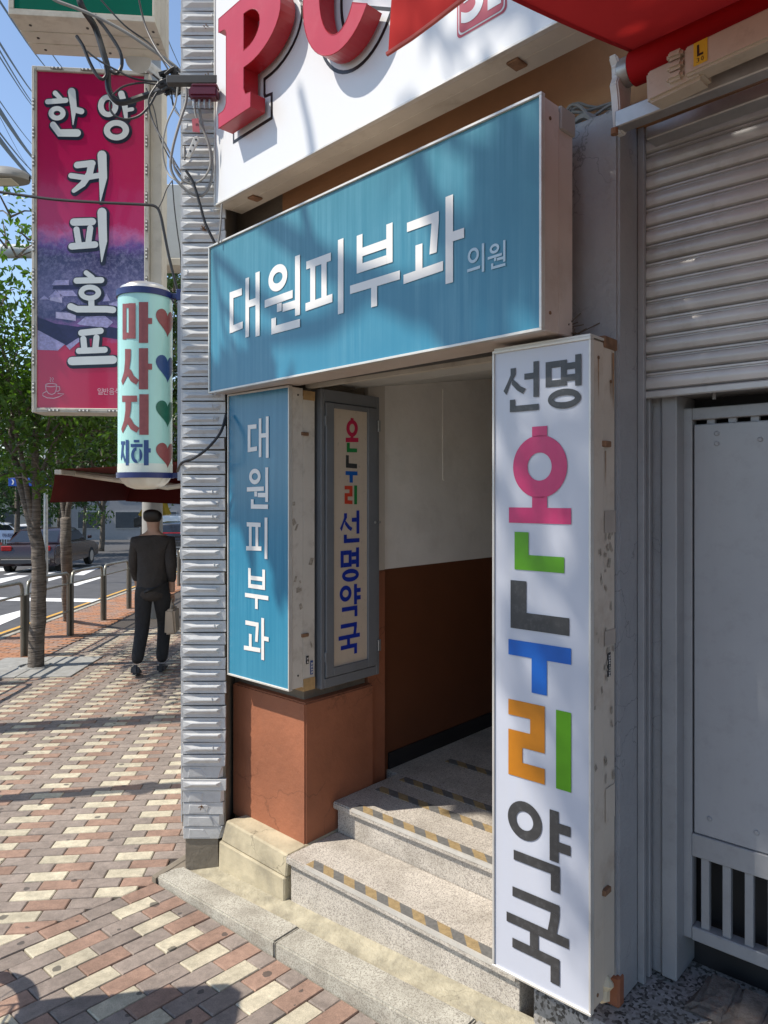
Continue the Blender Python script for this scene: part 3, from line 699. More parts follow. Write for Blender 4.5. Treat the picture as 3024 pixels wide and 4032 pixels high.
def draw(mb, prims, mapf):   # mapf(x, y, i): i lifts each stroke a hair so that none share a plane
    for i, p in enumerate(prims):
        if isinstance(p, tuple): flat_ring(mb, [mapf(x, y, i) for x, y in p[0]], [mapf(x, y, i) for x, y in p[1]])
        else: flat_poly(mb, [mapf(x, y, i) for x, y in p])
def letter(parent, ch, zf, xL, xR, pt, pb, fr, y, mat, off=.035):
    # a flat vinyl letter fitted between measured edges on the plane y of a frame
    uT, vT = zf(*pt); uB, vB = zf(*pb)
    x0 = on_y(fr, zf(xL, 0)[0], 2000, y).x; x1 = on_y(fr, zf(xR, 0)[0], 2000, y).x
    z1 = on_y(fr, uT, vT, y).z; z0 = on_y(fr, uB, vB, y).z
    mb = MB(); draw(mb, kor(ch, x1-x0, z1-z0, off*(z1-z0)), lambda a, b, i: (x0+(x1-x0)*a, y-.00012*i, z0+(z1-z0)*b))
    return part(mb, 'letter', mat, parent)

# ------------------------------------------------------------------ wide blue clinic sign
YB_ = 1.625
z7 = zz(750, 800, 1.0703); z6 = zz(1500, 0, 1.0886)
bx0 = on_y(E, 826, 1200, YB_).x; bx1 = on_y(E, 2132, 900, YB_).x
bzt = ZC + 1.054; bzb = ZC + .436
big = thing('clinic_sign', 'wide faded blue lightbox sign with white lettering above the entrance', 'sign', E, ((bx0+bx1)/2, YB_+.08, bzb))
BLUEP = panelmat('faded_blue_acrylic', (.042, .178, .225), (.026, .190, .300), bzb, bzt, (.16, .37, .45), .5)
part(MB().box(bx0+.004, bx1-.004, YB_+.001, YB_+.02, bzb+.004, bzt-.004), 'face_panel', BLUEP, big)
m_ = MB()
for a in ((bx0-.004, bx1+.004, YB_-.006, YB_+.012, bzt-.004, bzt+.004), (bx0-.004, bx1+.004, YB_-.006, YB_+.012, bzb-.004, bzb+.004),
          (bx0-.004, bx0+.004, YB_-.006, YB_+.012, bzb+.0042, bzt-.0042), (bx1-.004, bx1+.004, YB_-.006, YB_+.012, bzb+.0042, bzt-.0042)): m_.box(*a)
part(m_, 'edge_trim', ALU, big, bevel=.001)
part(MB().box(bx0, bx1, YB_+.0125, YB_+.085, bzb, bzt), 'casing', ALU_P, big, bevel=.003)
part(MB().box(bx0+.003, bx1-.003, YB_+.0865, YB_+.16, bzb+.002, bzt-.012), 'back_casing', ALU_P, big, bevel=.003)
part(MB().box(bx1-.10, bx1+.004, YB_+.09, YB_+.163, bzt-.06, bzt+.004), 'corner_cap', M('cap_grey', (.33, .31, .28), .6), big, bevel=.003)
for z in (bzt-.05, bzb+.05):
    part(MB().lathe([(.005, 0), (.005, .002)], (bx1, YB_+.04, z), 10, (1, 0, 0)), 'screw', RUST, big)
for x in (bx0+.25, bx1-.4):
    part(MB().box(x, x+.03, YB_+.16, 2.1, bzb+.15, bzb+.18), 'wall_bracket', DARKSTEEL, big)
yl = YB_-.0012
for ch, l, r, t, b_ in (('대', 165, 292, (268, 296), (285, 560)), ('원', 313, 462, (440, 225), (460, 522)), ('피', 485, 645, (632, 152), (632, 466)),
                       ('부', 673, 883, (835, 87), (778, 435))):
    letter(big, ch, z7, l, r, t, b_, E, yl, VINYL_W, .112)
letter(big, '과', z6, 97, 357, (295, 838), (300, 1212), E, yl, VINYL_W, .112)
letter(big, '의', z6, 370, 443, (437, 1043), (437, 1165), E, yl, M('vinyl_pale_blue', (.42, .55, .62), .4), .105)
letter(big, '원', z6, 458, 534, (527, 1030), (530, 1140), E, yl, M('vinyl_pale_blue', (.42, .55, .62), .4), .105)
m_ = MB(); rg = random.Random(9)
for k in range(60):
    a = (bx1-.01-rg.random()*.08, YB_+.15+rg.random()*.05, bzb-.01+rg.random()*.05); m_.tube([a, (a[0]+rg.uniform(-.05, .05), a[1]+rg.uniform(-.04, .04), a[2]+rg.uniform(-.02, .04))], .0016, 4)
solo(m_, 'bird_nest_debris', M('twigs', (.10, .075, .05), .9), 'clump of dry twigs stuck under the end of the wide blue sign', 'debris', E, (bx1-.02, YB_+.17, bzb))

# ------------------------------------------------------------------ PC room sign with raised red letters
YP = 1.65; z5 = zz(750, 0, 1.659)
px0 = on_y(E, 847, 400, YP).x; px1 = -.985; pzb = ZC+1.240; pzt = pzb+1.15
pc = thing('pc_room_sign', 'large white sign with raised red letters above the wide blue sign', 'sign', E, ((px0+px1)/2, YP+.07, pzb))
WHITEP = panelmat('white_acrylic', (.70, .70, .70), (.69, .70, .71), pzb, pzt, (.62, .62, .60), .15)
part(MB().box(px0+.004, px1-.004, YP, YP+.02, pzb+.003, pzt), 'face_panel', WHITEP, pc)
m_ = MB().box(px0-.003, px0+.004, YP-.005, YP+.014, pzb, pzt); m_.box(px0-.003, px1+.003, YP-.005, YP+.014, pzb-.006, pzb+.002); m_.box(px1-.004, px1+.003, YP-.005, YP+.014, pzb+.0022, pzt)
part(m_, 'edge_trim', ALU, pc, bevel=.001)
part(MB().box(px0, px1, YP+.0145, YP+.068, pzb-.004, pzt), 'casing', ALU_W, pc, bevel=.002)
part(MB().box(px0+.002, px1-.002, YP+.0695, YP+.134, pzb-.003, pzt), 'back_casing', ALU_W, pc, bevel=.002)
for u, v in ((992, 760), (2018, 252)):
    p = on_y(E, u, v, YP+.06); part(MB().box(p.x-.012, p.x+.028, YP+.045, YP+.095, pzb-.012, pzb-.004), 'latch', RUST, pc, bevel=.002)
for x in (px0+.3, (px0+px1)/2, px1-.3):
    part(MB().box(x, x+.04, YP+.134, 2.2, pzb+.2, pzb+.24), 'wall_bracket', DARKSTEEL, pc)
def PX(x, y): p = on_y(E, *z5(x, y), YP-.085); return (p.x, p.z)
REDL = M('red_letter_face', (.42, .022, .045), .35, .06, 8, dirt=.1, dirtcol=(.5, .2, .2))
REDS = M('red_letter_return', (.36, .010, .016), .3, .05, 8)
xl, xs_, xr_, xf_, xb_ = (PX(k, 500)[0] for k in (183, 233, 346, 392, 588))
zb_ = PX(183, 838)[1]; zs_ = PX(183, 746)[1]; ztop = PX(183, 125)[1]; zts = PX(183, 212)[1]; zj = PX(346, 440)[1]
sm = .035
ow = xb_-xr_
def ell(cx, cz, rx, rz, a0, a1, n): return [(cx+rx*math.cos(rad(a0+(a1-a0)*k/n)), cz+rz*math.sin(rad(a0+(a1-a0)*k/n))) for k in range(n+1)]
zc_ = (zj+ztop)/2; rz_ = (ztop-zj)/2
Pout = [(xl, zb_), (xf_, zb_), (xf_, zs_)] + [(xr_+.012, zs_+.006), (xr_, zs_+.03)] + [(xr_, zj)] + ell(xr_+.03, zc_, xb_-xr_-.03, rz_, -90, 90, 18) + \
       [(xl, ztop), (xl, zts)] + ell(xs_-.022, zts-.028, .022, .022, 80, 0, 4) + ell(xs_-.03, zs_+.032, .03, .032, 0, -85, 5) + [(xl, zs_)]
ci0, ci1 = PX(345, 330)[1], PX(400, 45)[1]
xc1 = PX(452, 150)[0]
Pin = [(xr_, ci0)] + ell(xr_+.015, (ci0+ci1)/2, xc1-xr_-.015, (ci1-ci0)/2, -90, 90, 12) + [(xr_, ci1-.0)]
cw = PX(735, 60)[0]; cr = cw + (PX(1208, 100)[0]-cw); ccx = (cw+cr)/2; crx = (cr-cw)/2
czb = zb_-.012; czt = ztop+.012; ccz = (czb+czt)/2; crz = (czt-czb)/2
ciz = PX(985, 200)[1]; cirz = ccz-ciz; cirx = crx*.52
Cout = ell(ccx, ccz, crx, crz, 38, 322, 40) + ell(ccx, ccz, cirx, cirz, 322, 38, 36)
def bridge(outer, inner):   # cut an outline with a hole into one polygon
    i = min(range(len(outer)), key=lambda k: (outer[k][0]-inner[0][0])**2+(outer[k][1]-inner[0][1])**2)
    inn = inner[::-1] if True else inner
    s = (outer[:i+1] + [inner[0]] + inn[:-1][0:] + [inner[0]] if False else None)
    return outer[:i+1] + [inner[0]] + inner[:0:-1] + [inner[0]] + outer[i:]
def solid(parent, out, inn, y0, y1, mf, ms, name):
    # front face and sides as separate materials: face > return
    fm = MB(); V = [Vector((x, y0, z)) for x, z in out]; loops = [V]
    if inn: loops.append([Vector((x, y0, z)) for x, z in inn])
    allv = [p for l in loops for p in l]; fm.add(allv, [tuple(t) for t in tessellate_polygon(loops)])
    o = part(fm, name, mf, parent)
    sm_ = MB()
    for l in loops:
        n = len(l); sm_.add(l + [Vector((p.x, y1, p.z)) for p in l], [(i, (i+1) % n, (i+1) % n+n, i+n) for i in range(n)])
    part(sm_, 'letter_return', ms, o)
    rim = MB()
    for l in loops:
        pts = l + [l[0], l[1]]; rim.tube([Vector((p.x, y0+.001, p.z)) for p in pts], .0022, 5, False)
    part(rim, 'letter_edge', REDS, o)
    return o
solid(pc, Pout, Pin, YP-.085, YP-.018, REDL, REDS, 'raised_letter')
solid(pc, Cout, None, YP-.085, YP-.018, REDL, REDS, 'raised_letter')
def expand(poly, d):
    out = []; n = len(poly)
    ar = sum(poly[i][0]*poly[(i+1) % n][1]-poly[(i+1) % n][0]*poly[i][1] for i in range(n)); sg = 1 if ar > 0 else -1
    for i in range(n):
        a, b, c = Vector(poly[i-1]), Vector(poly[i]), Vector(poly[(i+1) % n])
        e1 = (b-a).normalized(); e2 = (c-b).normalized(); n1 = Vector((e1.y, -e1.x))*sg; n2 = Vector((e2.y, -e2.x))*sg
        h = (n1+n2); h = h.normalized() if h.length > .1 else n1; k = min(1.6, 1/max(.4, h.dot(n1)))
        out.append(tuple(b+h*d*k))
    return out
BLKP = M('black_print', (.018, .017, .018), .35, .1)
for poly in (Pout, Cout):
    for d, y, mt in ((.026, YP-.001, BLKP), (.0135, YP-.002, WHITEP)):
        fm = MB(); q = expand(poly, d); V = [Vector((x, y, z)) for x, z in q]; fm.add(V, [tuple(t) for t in tessellate_polygon([V])]); part(fm, 'letter_outline', mt, pc)
# little red number badge, half hidden by the awning
def P6(x, y): p = on_y(E, *z6(x, y), YP-.001); return (p.x, p.z)
bx_0, bz_0 = P6(326, 171); bx_1 = P6(540, 60)[0]; hb = .20
def rrect(x0, x1, z0, z1, r): return ell(x1-r, z0+r, r, r, -90, 0, 5)+ell(x1-r, z1-r, r, r, 0, 90, 5)+ell(x0+r, z1-r, r, r, 90, 180, 5)+ell(x0+r, z0+r, r, r, 180, 270, 5)
BADGE = M('badge_red', (.40, .045, .075), .4, .06)
for d, y, mt in ((0, YP-.001, BADGE), (.006, YP-.002, WHITEP), (.010, YP-.003, BADGE)):
    fm = MB(); V = [Vector((x, y, z)) for x, z in rrect(bx_0+d, bx_1-d, bz_0+d, bz_0+hb-d, .016)]; fm.add(V, [tuple(t) for t in tessellate_polygon([V])]); part(fm, 'badge', mt, pc)
for ch, a, b_ in (('5', .10, .56), ('1', .64, .90)):
    w = bx_1-bx_0; fm = MB(); flat_glyph(fm, ch, lambda x, y: (bx_0+w*(a+(b_-a)*x), YP-.004, bz_0+.03+.14*y), .03); part(fm, 'letter', WHITEP, pc)

# ------------------------------------------------------------------ upright blue clinic sign
YS = 1.87; z8 = zz(800, 1450, 1.3825)
sx0 = on_y(B, 900, 2000, YS).x; sx1 = on_y(B, 1139, 2000, YS).x; szt = ZC+.430; szb = ZC-.770
sm1 = thing('upright_clinic_sign', 'upright blue sign with a column of white letters left of the doorway', 'sign', B, ((sx0+sx1)/2, YS+.06, szb))
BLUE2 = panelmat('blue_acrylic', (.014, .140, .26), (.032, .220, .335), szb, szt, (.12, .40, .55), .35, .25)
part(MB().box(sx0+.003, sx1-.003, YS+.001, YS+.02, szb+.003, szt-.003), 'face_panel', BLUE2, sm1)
m_ = MB()
for a in ((sx0-.003, sx1+.003, YS-.005, YS+.014, szt-.004, szt+.004), (sx0-.003, sx1+.003, YS-.005, YS+.014, szb-.004, szb+.004),
          (sx0-.003, sx0+.003, YS-.005, YS+.014, szb+.0042, szt-.0042), (sx1-.003, sx1+.003, YS-.005, YS+.014, szb+.0042, szt-.0042)): m_.box(*a)
part(m_, 'edge_trim', ALU, sm1, bevel=.001)
SIDEW = M('scuffed_white_casing', (.60, .56, .49), .5, .06, 6, dirt=.55, dirtcol=(.30, .25, .19), dscale=10, streak=.1)
part(MB().box(sx0, sx1, YS+.0145, YS+.072, szb, szt), 'casing', SIDEW, sm1, bevel=.002)
part(MB().box(sx0+.002, sx1-.002, YS+.0735, YS+.138, szb-.004, szt-.03), 'back_casing', SIDEW, sm1, bevel=.002)
WOOD = M('wood_block', (.42, .27, .12), .7, .2, 30)
part(MB().box(sx1-.05, sx1+.0005, YS+.075, YS+.137, szb-.02, szb+.03), 'wood_block', WOOD, sm1)
part(MB().box(sx1-.05, sx1+.0005, YS+.075, YS+.137, szt-.045, szt-.008), 'wood_block', WOOD, sm1)
for z in (szt-.19, szb+.20):
    part(MB().box(sx1-.002, sx1+.008, YS+.062, YS+.098, z, z+.014), 'latch', RUST, sm1, bevel=.002)
for z in (szt-.03, szb+.05):
    part(MB().lathe([(.004, 0), (.004, .002)], (sx1, YS+.045, z), 10, (1, 0, 0)), 'screw', DARKSTEEL, sm1)
STK = M('sticker_residue', (.34, .30, .245), .8, .35, 90)
rg = random.Random(12)
for k in range(13):
    y = YS+.02+rg.random()*.105; z = szb+.12+rg.random()*.75; a = rg.uniform(-.5, .5); w, h = .004+rg.random()*.006, .006+rg.random()*.012
    if abs(y-YS-.073) < .012: continue
    q = [(w*math.cos(a)*sx-h*math.sin(a)*sz, w*math.sin(a)*sx+h*math.cos(a)*sz) for sx, sz in ((-1, -1), (1, -.8), (.8, 1), (-1, .7))]
    fm = MB(); flat_poly(fm, [(sx1+.0012, y+i, z+j) for i, j in q]); part(fm, 'sticker_scrap', STK, sm1)
STB = M('sticker_blue', (.03, .07, .22), .5); STKK = M('sticker_dark', (.02, .022, .025), .5)
for y, z, w, h, mt, tx in ((YS+.118, szb+.07, .007, .028, STB, '3345'), (YS+.095, szb+.105, .007, .016, STKK, '24')):
    part(MB().box(sx1+.0003, sx1+.0016, y-w, y+w, z-h, z+h), 'sticker', mt, sm1)
    fm = MB()
    for i, ch in enumerate(tx):
        zz0 = z+h*.85-(i+1)*(2*h*.85/len(tx)); flat_glyph(fm, ch, lambda a, b: (sx1+.0024, y-w*.6+w*1.2*b, zz0+(h*1.4/len(tx))*(1-a)), .02)
    part(fm, 'sticker_text', VINYL_W, sm1)
ys_ = YS-.0012
for ch, l, r, t, b_ in (('대', 243, 357, (350, 262), (350, 488)), ('원', 238, 354, (346, 540), (350, 766)), ('피', 235, 350, (340, 813), (340, 1038)),
                       ('부', 228, 355, (330, 1096), (290, 1310)), ('과', 222, 357, (325, 1360), (325, 1588))):
    letter(sm1, ch, z8, l, r, t, b_, B, ys_, VINYL_W, .105)

# ------------------------------------------------------------------ lightbox in the doorway reveal
XV = -2.170
def rv(x, y): return on_x(B, *z8(x, y), XV)
f0 = rv(645, 900); f1 = rv(962, 900); top = rv(660, 112).z; bot = rv(640, 1752).z
y0, y1 = f0.y, f1.y
rb = thing('reveal_lightbox', 'narrow cream lightbox in grey frame on the doorway reveal', 'sign', B, (XV-.03, (y0+y1)/2, bot))
pa, pb_ = rv(707, 900).y, rv(900, 900).y; pt_, pbm = rv(800, 222).z, rv(800, 1612).z
part(MB().box(XV-.065, XV-.012, y0+.004, y1-.004, bot+.002, top-.002), 'casing', GREY_BOX, rb)
m_ = MB(); m_.box(XV-.03, XV-.003, y0, y0+.020, bot, top); m_.box(XV-.03, XV-.003, y1-.020, y1, bot, top)
m_.box(XV-.03, XV-.003, y0+.0202, y1-.0202, top-.05, top); m_.box(XV-.03, XV-.003, y0+.0202, y1-.0202, bot, bot+.04)
part(m_, 'outer_frame', GREY_BOX, rb, bevel=.002)
m_ = MB(); i0, i1, j0, j1 = y0+.024, y1-.024, bot+.044, top-.054
m_.box(XV-.02, XV+.004, i0, pa+.004, j0, j1); m_.box(XV-.02, XV+.004, pb_-.004, i1, j0, j1); m_.box(XV-.02, XV+.004, pa+.0042, pb_-.0042, pt_-.004, j1); m_.box(XV-.02, XV+.004, pa+.0042, pb_-.0042, j0, pbm+.004)
part(m_, 'door_frame', GREY_BOX, rb, bevel=.002)
CREAM = panelmat('cream_acrylic', (.56, .475, .375), (.55, .46, .36), pbm, pt_, (.40, .33, .25), .35, .4, .5)
part(MB().box(XV-.02, XV-.006, pa, pb_, pbm, pt_), 'face_panel', CREAM, rb)
for z in (top-.13, bot+.13):
    part(MB().lathe([(.006, -.02), (.006, .02)], (XV+.001, i0-.002, z), 10), 'hinge', GREY_BOX, rb, smooth=True)
    part(MB().box(XV-.003, XV+.006, y1-.016, y1+.002, z-.025, z+.025), 'hinge', STEEL, rb, bevel=.002)
for yy in (i1-.012, y1-.006):
    part(MB().lathe([(.006, 0), (.006, .004), (.003, .006)], (XV+.003, yy, (top+bot)/2+.06), 12, (1, 0, 0)), 'lock', STEEL, rb, smooth=True)
XT = XV-.0048
def RP(x, y): p = on_x(B, *z8(x, y), XT); return (XT, p.y, p.z)
def rpoly(pts, mat):
    fm = MB(); flat_poly(fm, [RP(*p) for p in pts]); return part(fm, 'letter', mat, rb)
sl = -.10   # sheared sampling: y of the picture falls along the receding sign
def rbox(x0, x1, ya, yb, mat): return rpoly([(x0, ya), (x1, ya-(x1-x0)*.0), (x1, yb-(x1-x0)*.0), (x0, yb)], mat)
fm = MB(); oc = [RP(*p) for p in ring_pts(811, 327, 31, 46)]; ic = [RP(*p) for p in ring_pts(811, 327, 14, 24)]; flat_ring(fm, oc, ic)
flat_poly(fm, [RP(*p) for p in ((803, 270), (819, 272), (819, 283), (803, 282))]); flat_poly(fm, [RP(*p) for p in ((802, 372), (818, 372), (818, 378), (802, 378))])
flat_poly(fm, [RP(*p) for p in ((776, 378), (845, 379), (845, 402), (776, 402))]); part(fm, 'letter', VINYL_CRIM, rb)
rpoly([(782, 406), (798, 406), (798, 436), (838, 437), (838, 458), (782, 457)], VINYL_DG)
rpoly([(777, 473), (793, 474), (793, 517), (838, 521), (838, 546), (777, 541)], VINYL_K)
rpoly([(775, 560), (840, 562), (840, 583), (815, 583), (815, 623), (797, 622), (797, 582), (775, 581)], VINYL_BLUE)
rpoly([(770, 640), (813, 640), (813, 698), (787, 698), (787, 718), (813, 720), (813, 740), (770, 738), (770, 680), (796, 680), (796, 660), (770, 660)], VINYL_RED)
rpoly([(822, 638), (838, 638), (838, 741), (822, 741)], VINYL_DG)
def rletter(ch, x0, x1, ya, yb, mat):
    a = on_x(B, *z8(x0, (ya+yb)/2), XT).y; b = on_x(B, *z8(x1, (ya+yb)/2), XT).y; xm = (x0+x1)/2
    z1 = on_x(B, *z8(xm, ya), XT).z; z0 = on_x(B, *z8(xm, yb), XT).z
    fm = MB(); draw(fm, kor(ch, b-a, z1-z0, .13*(z1-z0)), lambda s, t, i: (XT+.00012*i, a+(b-a)*s, z0+(z1-z0)*t)); part(fm, 'letter', mat, rb)
for ch, x0, x1, ya, yb in (('선', 745, 850, 775, 950), ('명', 748, 848, 978, 1162), ('약', 743, 857, 1178, 1355), ('국', 737, 853, 1388, 1560)):
    rletter(ch, x0, x1, ya, yb, VINYL_NAVY)

# ------------------------------------------------------------------ tall pharmacy sign
YF = 1.76; zA = zz(1800, 1250, 1.58); zB = zz(1800, 2500, 1.444)
fx0 = on_y(B, 1945, 2000, YF).x; fx1 = on_y(B, 2325, 2000, YF).x; fzt = ZC+.410; fzb = ZC-1.352
ph = thing('pharmacy_sign', 'tall white sign with large coloured letters right of the doorway', 'sign', B, ((fx0+fx1)/2, YF+.06, fzb))
WP2 = panelmat('white_pharmacy_acrylic', (.49, .51, .57), (.48, .505, .575), fzb, fzt, (.50, .50, .50), .3, .3)
part(MB().box(fx0+.003, fx1-.003, YF+.001, YF+.02, fzb+.003, fzt-.003), 'face_panel', WP2, ph)
m_ = MB()
for a in ((fx0-.003, fx1+.003, YF-.005, YF+.014, fzt-.004, fzt+.004), (fx0-.003, fx1+.003, YF-.005, YF+.014, fzb-.004, fzb+.004),
          (fx0-.003, fx0+.003, YF-.005, YF+.014, fzb+.0042, fzt-.0042), (fx1-.003, fx1+.003, YF-.005, YF+.014, fzb+.0042, fzt-.0042)): m_.box(*a)
part(m_, 'edge_trim', ALU, ph, bevel=.001)
SIDEC = M('scuffed_cream_casing', (.565, .50, .415), .5, .06, 6, dirt=.5, dirtcol=(.30, .20, .13), dscale=7, streak=.12)
part(MB().box(fx0, fx1, YF+.0145, YF+.076, fzb, fzt), 'casing', SIDEC, ph, bevel=.002)
part(MB().box(fx0+.002, fx1-.002, YF+.0775, YF+.150, fzb+.03, fzt-.004), 'back_casing', SIDEC, ph, bevel=.002)
part(MB().box(fx1-.10, fx1+.003, YF+.08, YF+.158, fzt-.012, fzt+.02), 'torn_cap', RUST, ph, bevel=.003)
part(MB().box(fx0, fx1, YF+.0, YF+.15, fzt+.0045, fzt+.012), 'top_cover', ALU, ph, bevel=.001)
for z in (fzt-.28, fzb+.28):
    part(MB().box(fx1-.002, fx1+.010, YF+.068, YF+.105, z, z+.016), 'latch', RUST, ph, bevel=.002)
for y, z in ((YF+.045, fzt-.045), (YF+.12, fzt-.10), (YF+.04, fzb+.03)):
    part(MB().lathe([(.005, 0), (.005, .002)], (fx1, y, z), 10, (1, 0, 0)), 'screw', RUST, ph)
rg = random.Random(21)
for k in range(34):
    b_ = rg.random() < .7; y = YF+(.085+rg.random()*.055 if b_ else .022+rg.random()*.045); z = fzb+.55+rg.random()**.8*.72
    a = rg.uniform(-.6, .6); w, h = .002+rg.random()*.006, .004+rg.random()*.012
    q = [(w*math.cos(a)*sx-h*math.sin(a)*sz, w*math.sin(a)*sx+h*math.cos(a)*sz) for sx, sz in ((-1, -1), (1, -.8), (.7, 1), (-1, .7))]
    fm = MB(); flat_poly(fm, [(fx1+.0012, y+i, z+j) for i, j in q]); part(fm, 'sticker_scrap', STK, ph)
part(MB().box(fx1-.0001, fx1+.0016, YF+.10, YF+.118, fzb+.86, fzb+.925), 'sticker', STKK, ph)
fm = MB()
for i, ch in enumerate('2244-9704'):
    z0_ = fzb+.921-(i+1)*.0067
    if ch == '-': fm.add([(fx1+.0024, YF+.108, z0_), (fx1+.0024, YF+.110, z0_), (fx1+.0024, YF+.110, z0_+.004), (fx1+.0024, YF+.108, z0_+.004)], [(0, 1, 2, 3)])
    else: flat_glyph(fm, ch, lambda a, b: (fx1+.0024, YF+.104+.010*b, z0_+.0055*(1-a)), .02)
part(fm, 'sticker_text', VINYL_W, ph)
part(MB().box(fx1+.0004, fx1+.0014, YF+.082, YF+.148, fzb+1.25, fzb+1.31), 'tape_patch', M('old_tape', (.40, .35, .30), .6), ph)
part(MB().box(fx1+.0004, fx1+.0014, YF+.082, YF+.148, fzb+.945, fzb+.985), 'tape_patch', M('old_tape', (.40, .35, .30), .6), ph)
part(MB().box(fx1+.0004, fx1+.0014, YF+.088, YF+.144, fzb+.47, fzb+.56), 'tape_patch', SIDEC, ph)
RUN = M('rust_run', (.33, .20, .11), .8, .3, 60)
for y, z, ln, w in ((YF+.045, fzt-.05, .11, .003), (YF+.12, fzt-.105, .05, .0025), (YF+.135, fzt-.02, .16, .006), (YF+.088, fzt-.29, .10, .003)):
    fm = MB(); flat_poly(fm, [(fx1+.0010, y-w, z), (fx1+.0010, y+w, z), (fx1+.0010, y+w*.6, z-ln*.6), (fx1+.0010, y, z-ln), (fx1+.0010, y-w*.7, z-ln*.5)]); part(fm, 'rust_run', RUN, ph)
# crumpled paper stuffed below
m_ = MB(); c0 = Vector((fx1-.01, YF+.10, fzb+.02))
m_.lathe([(.004, -.045), (.022, -.03), (.018, -.005), (.026, .01), (.006, .03)], c0, 9, (0.1, .2, 1)); o = part(m_, 'crumpled_paper', M('old_paper', (.55, .47, .33), .9, .2, 30), ph)
yf = YF-.0012
def FP(zf): return lambda x, y: (lambda p: (p.x, yf, p.z))(on_y(B, *zf(x, y), yf))
def fpoly(zf, pts, mat, straight=True):
    P = [FP(zf)(*p) for p in pts]
    fm = MB(); flat_poly(fm, P); return part(fm, 'letter', mat, ph)
letter(ph, '선', zA, 288, 508, (490, 272), (420, 582), B, yf, VINYL_K, .125)
letter(ph, '명', zA, 550, 773, (755, 228), (665, 567), B, yf, VINYL_K, .125)
def X_(zf, x): return on_y(B, zf(x, 0)[0], 2000, yf).x
def Zv(zf, x, y): return on_y(B, *zf(x, y), yf).z
def rect(fm, x0, x1, z0, z1): fm.add([(x0, yf, z0), (x1, yf, z0), (x1, yf, z1), (x0, yf, z1)], [(0, 1, 2, 3)])
# pink ring letter
fm = MB(); xc = (X_(zA, 348)+X_(zA, 685))/2; rx = (X_(zA, 685)-X_(zA, 348))/2; zt_ = Zv(zA, 517, 732); zb2 = Zv(zA, 517, 1123); zcn = (zt_+zb2)/2; rzz = (zt_-zb2)/2
irx = (X_(zA, 587)-X_(zA, 437))/2; irz = (Zv(zA, 512, 840)-Zv(zA, 512, 1015))/2
flat_ring(fm, [(x, yf, z) for x, z in ring_pts(xc, zcn, rx, rzz, 56)], [(x, yf, z) for x, z in ring_pts(xc, zcn, irx, irz, 56)])
xa, xb2 = X_(zA, 466), X_(zA, 560)
rect(fm, xa, xb2, zcn+rzz*.955, Zv(zA, 515, 677)); zbar1 = Zv(zA, 515, 1184); zbar0 = Zv(zA, 515, 1282)
rect(fm, xa, xb2, zbar1, zcn-rzz*.955); rect(fm, X_(zA, 322), X_(zA, 709), zbar0, zbar1); part(fm, 'letter', VINYL_PINK, ph)
fm = MB(); x0, x1, x2 = X_(zA, 357), X_(zA, 444), X_(zA, 666); za, zb3, zc3 = Zv(zA, 357, 1333), Zv(zA, 444, 1478), Zv(zA, 357, 1567)
rect(fm, x0, x1, zc3, za); rect(fm, x1, x2, zc3, zb3); part(fm, 'letter', VINYL_GREEN, ph)
fm = MB(); x0, x1, x2 = X_(zA, 332), X_(zA, 430), X_(zA, 697); za, zb3, zc3 = Zv(zA, 332, 1633), Zv(zA, 430, 1838), Zv(zA, 332, 1930)
rect(fm, x0, x1, zc3, za); rect(fm, x1, x2, zc3, zb3); part(fm, 'letter', VINYL_K, ph)
fm = MB(); za, zb3 = Zv(zA, 319, 2000), Zv(zA, 319, 2095); rect(fm, X_(zA, 319), X_(zA, 709), zb3, za); rect(fm, X_(zB, 423), X_(zB, 510), Zv(zB, 466, 337), zb3); part(fm, 'letter', VINYL_BLUE, ph)
fm = MB(); L_ = lambda y: Zv(zB, 291, y)
x0, x1 = X_(zB, 291), X_(zB, 498); xi, xj = X_(zB, 415), X_(zB, 371)
z_a, z_b, z_c, z_d, z_e, z_f = L_(362), L_(450), L_(532), L_(620), L_(704), L_(790)
rect(fm, x0, x1, z_b, z_a); rect(fm, xi, x1, z_c, z_b); rect(fm, x0, x1, z_d, z_c); rect(fm, x0, xj, z_e, z_d); rect(fm, x0, x1, z_f, z_e); part(fm, 'letter', VINYL_ORANGE, ph)
fm = MB(); rect(fm, X_(zB, 562), X_(zB, 648), Zv(zB, 562, 872), Zv(zB, 562, 425)); part(fm, 'letter', VINYL_GREEN, ph)
letter(ph, '약', zB, 288, 645, (565, 1003), (560, 1463), B, yf, VINYL_K, .125)
letter(ph, '국', zB, 281, 635, (318, 1430), (560, 1987), B, yf, VINYL_K, .125)

# ------------------------------------------------------------------ red retractable awning
def fabric(name, col, tr):
    m, nt, b = newmat(name); pos = coords(nt)
    c = mix(nt, ramp(nt, noise(nt, pos, 3, 5), [(.3, 0.), (.7, 1.)]), tuple(x*.88 for x in col), col)
    nt.links.new(c, b.inputs['Base Color']); b.inputs['Roughness'].default_value = .8; b.inputs['Specular IOR Level'].default_value = .2
    bumpit(nt, b, noise(nt, pos, 900, 2), .1, .001)
    t = N(nt, 'ShaderNodeBsdfTranslucent'); nt.links.new(c, t.inputs['Color'])
    ms = N(nt, 'ShaderNodeMixShader'); ms.inputs[0].default_value = tr
    nt.links.new(b.outputs[0], ms.inputs[1]); nt.links.new(t.outputs[0], ms.inputs[2]); nt.links.new(ms.outputs[0], nt.nodes['Material Output'].inputs[0]); return m
REDF = fabric('red_awning_canvas', (.60, .032, .028), .38)
REDR = fabric('red_canvas_rolled', (.40, .008, .012), .0)
aw = thing('red_awning', 'red canvas retractable awning pulled out over the shutter', 'awning', E, (0, 1.8, 2.6))
AX0, AX1 = -.924, 2.35
RC = Vector((0, 1.84, ZC+1.145)); RR = .044
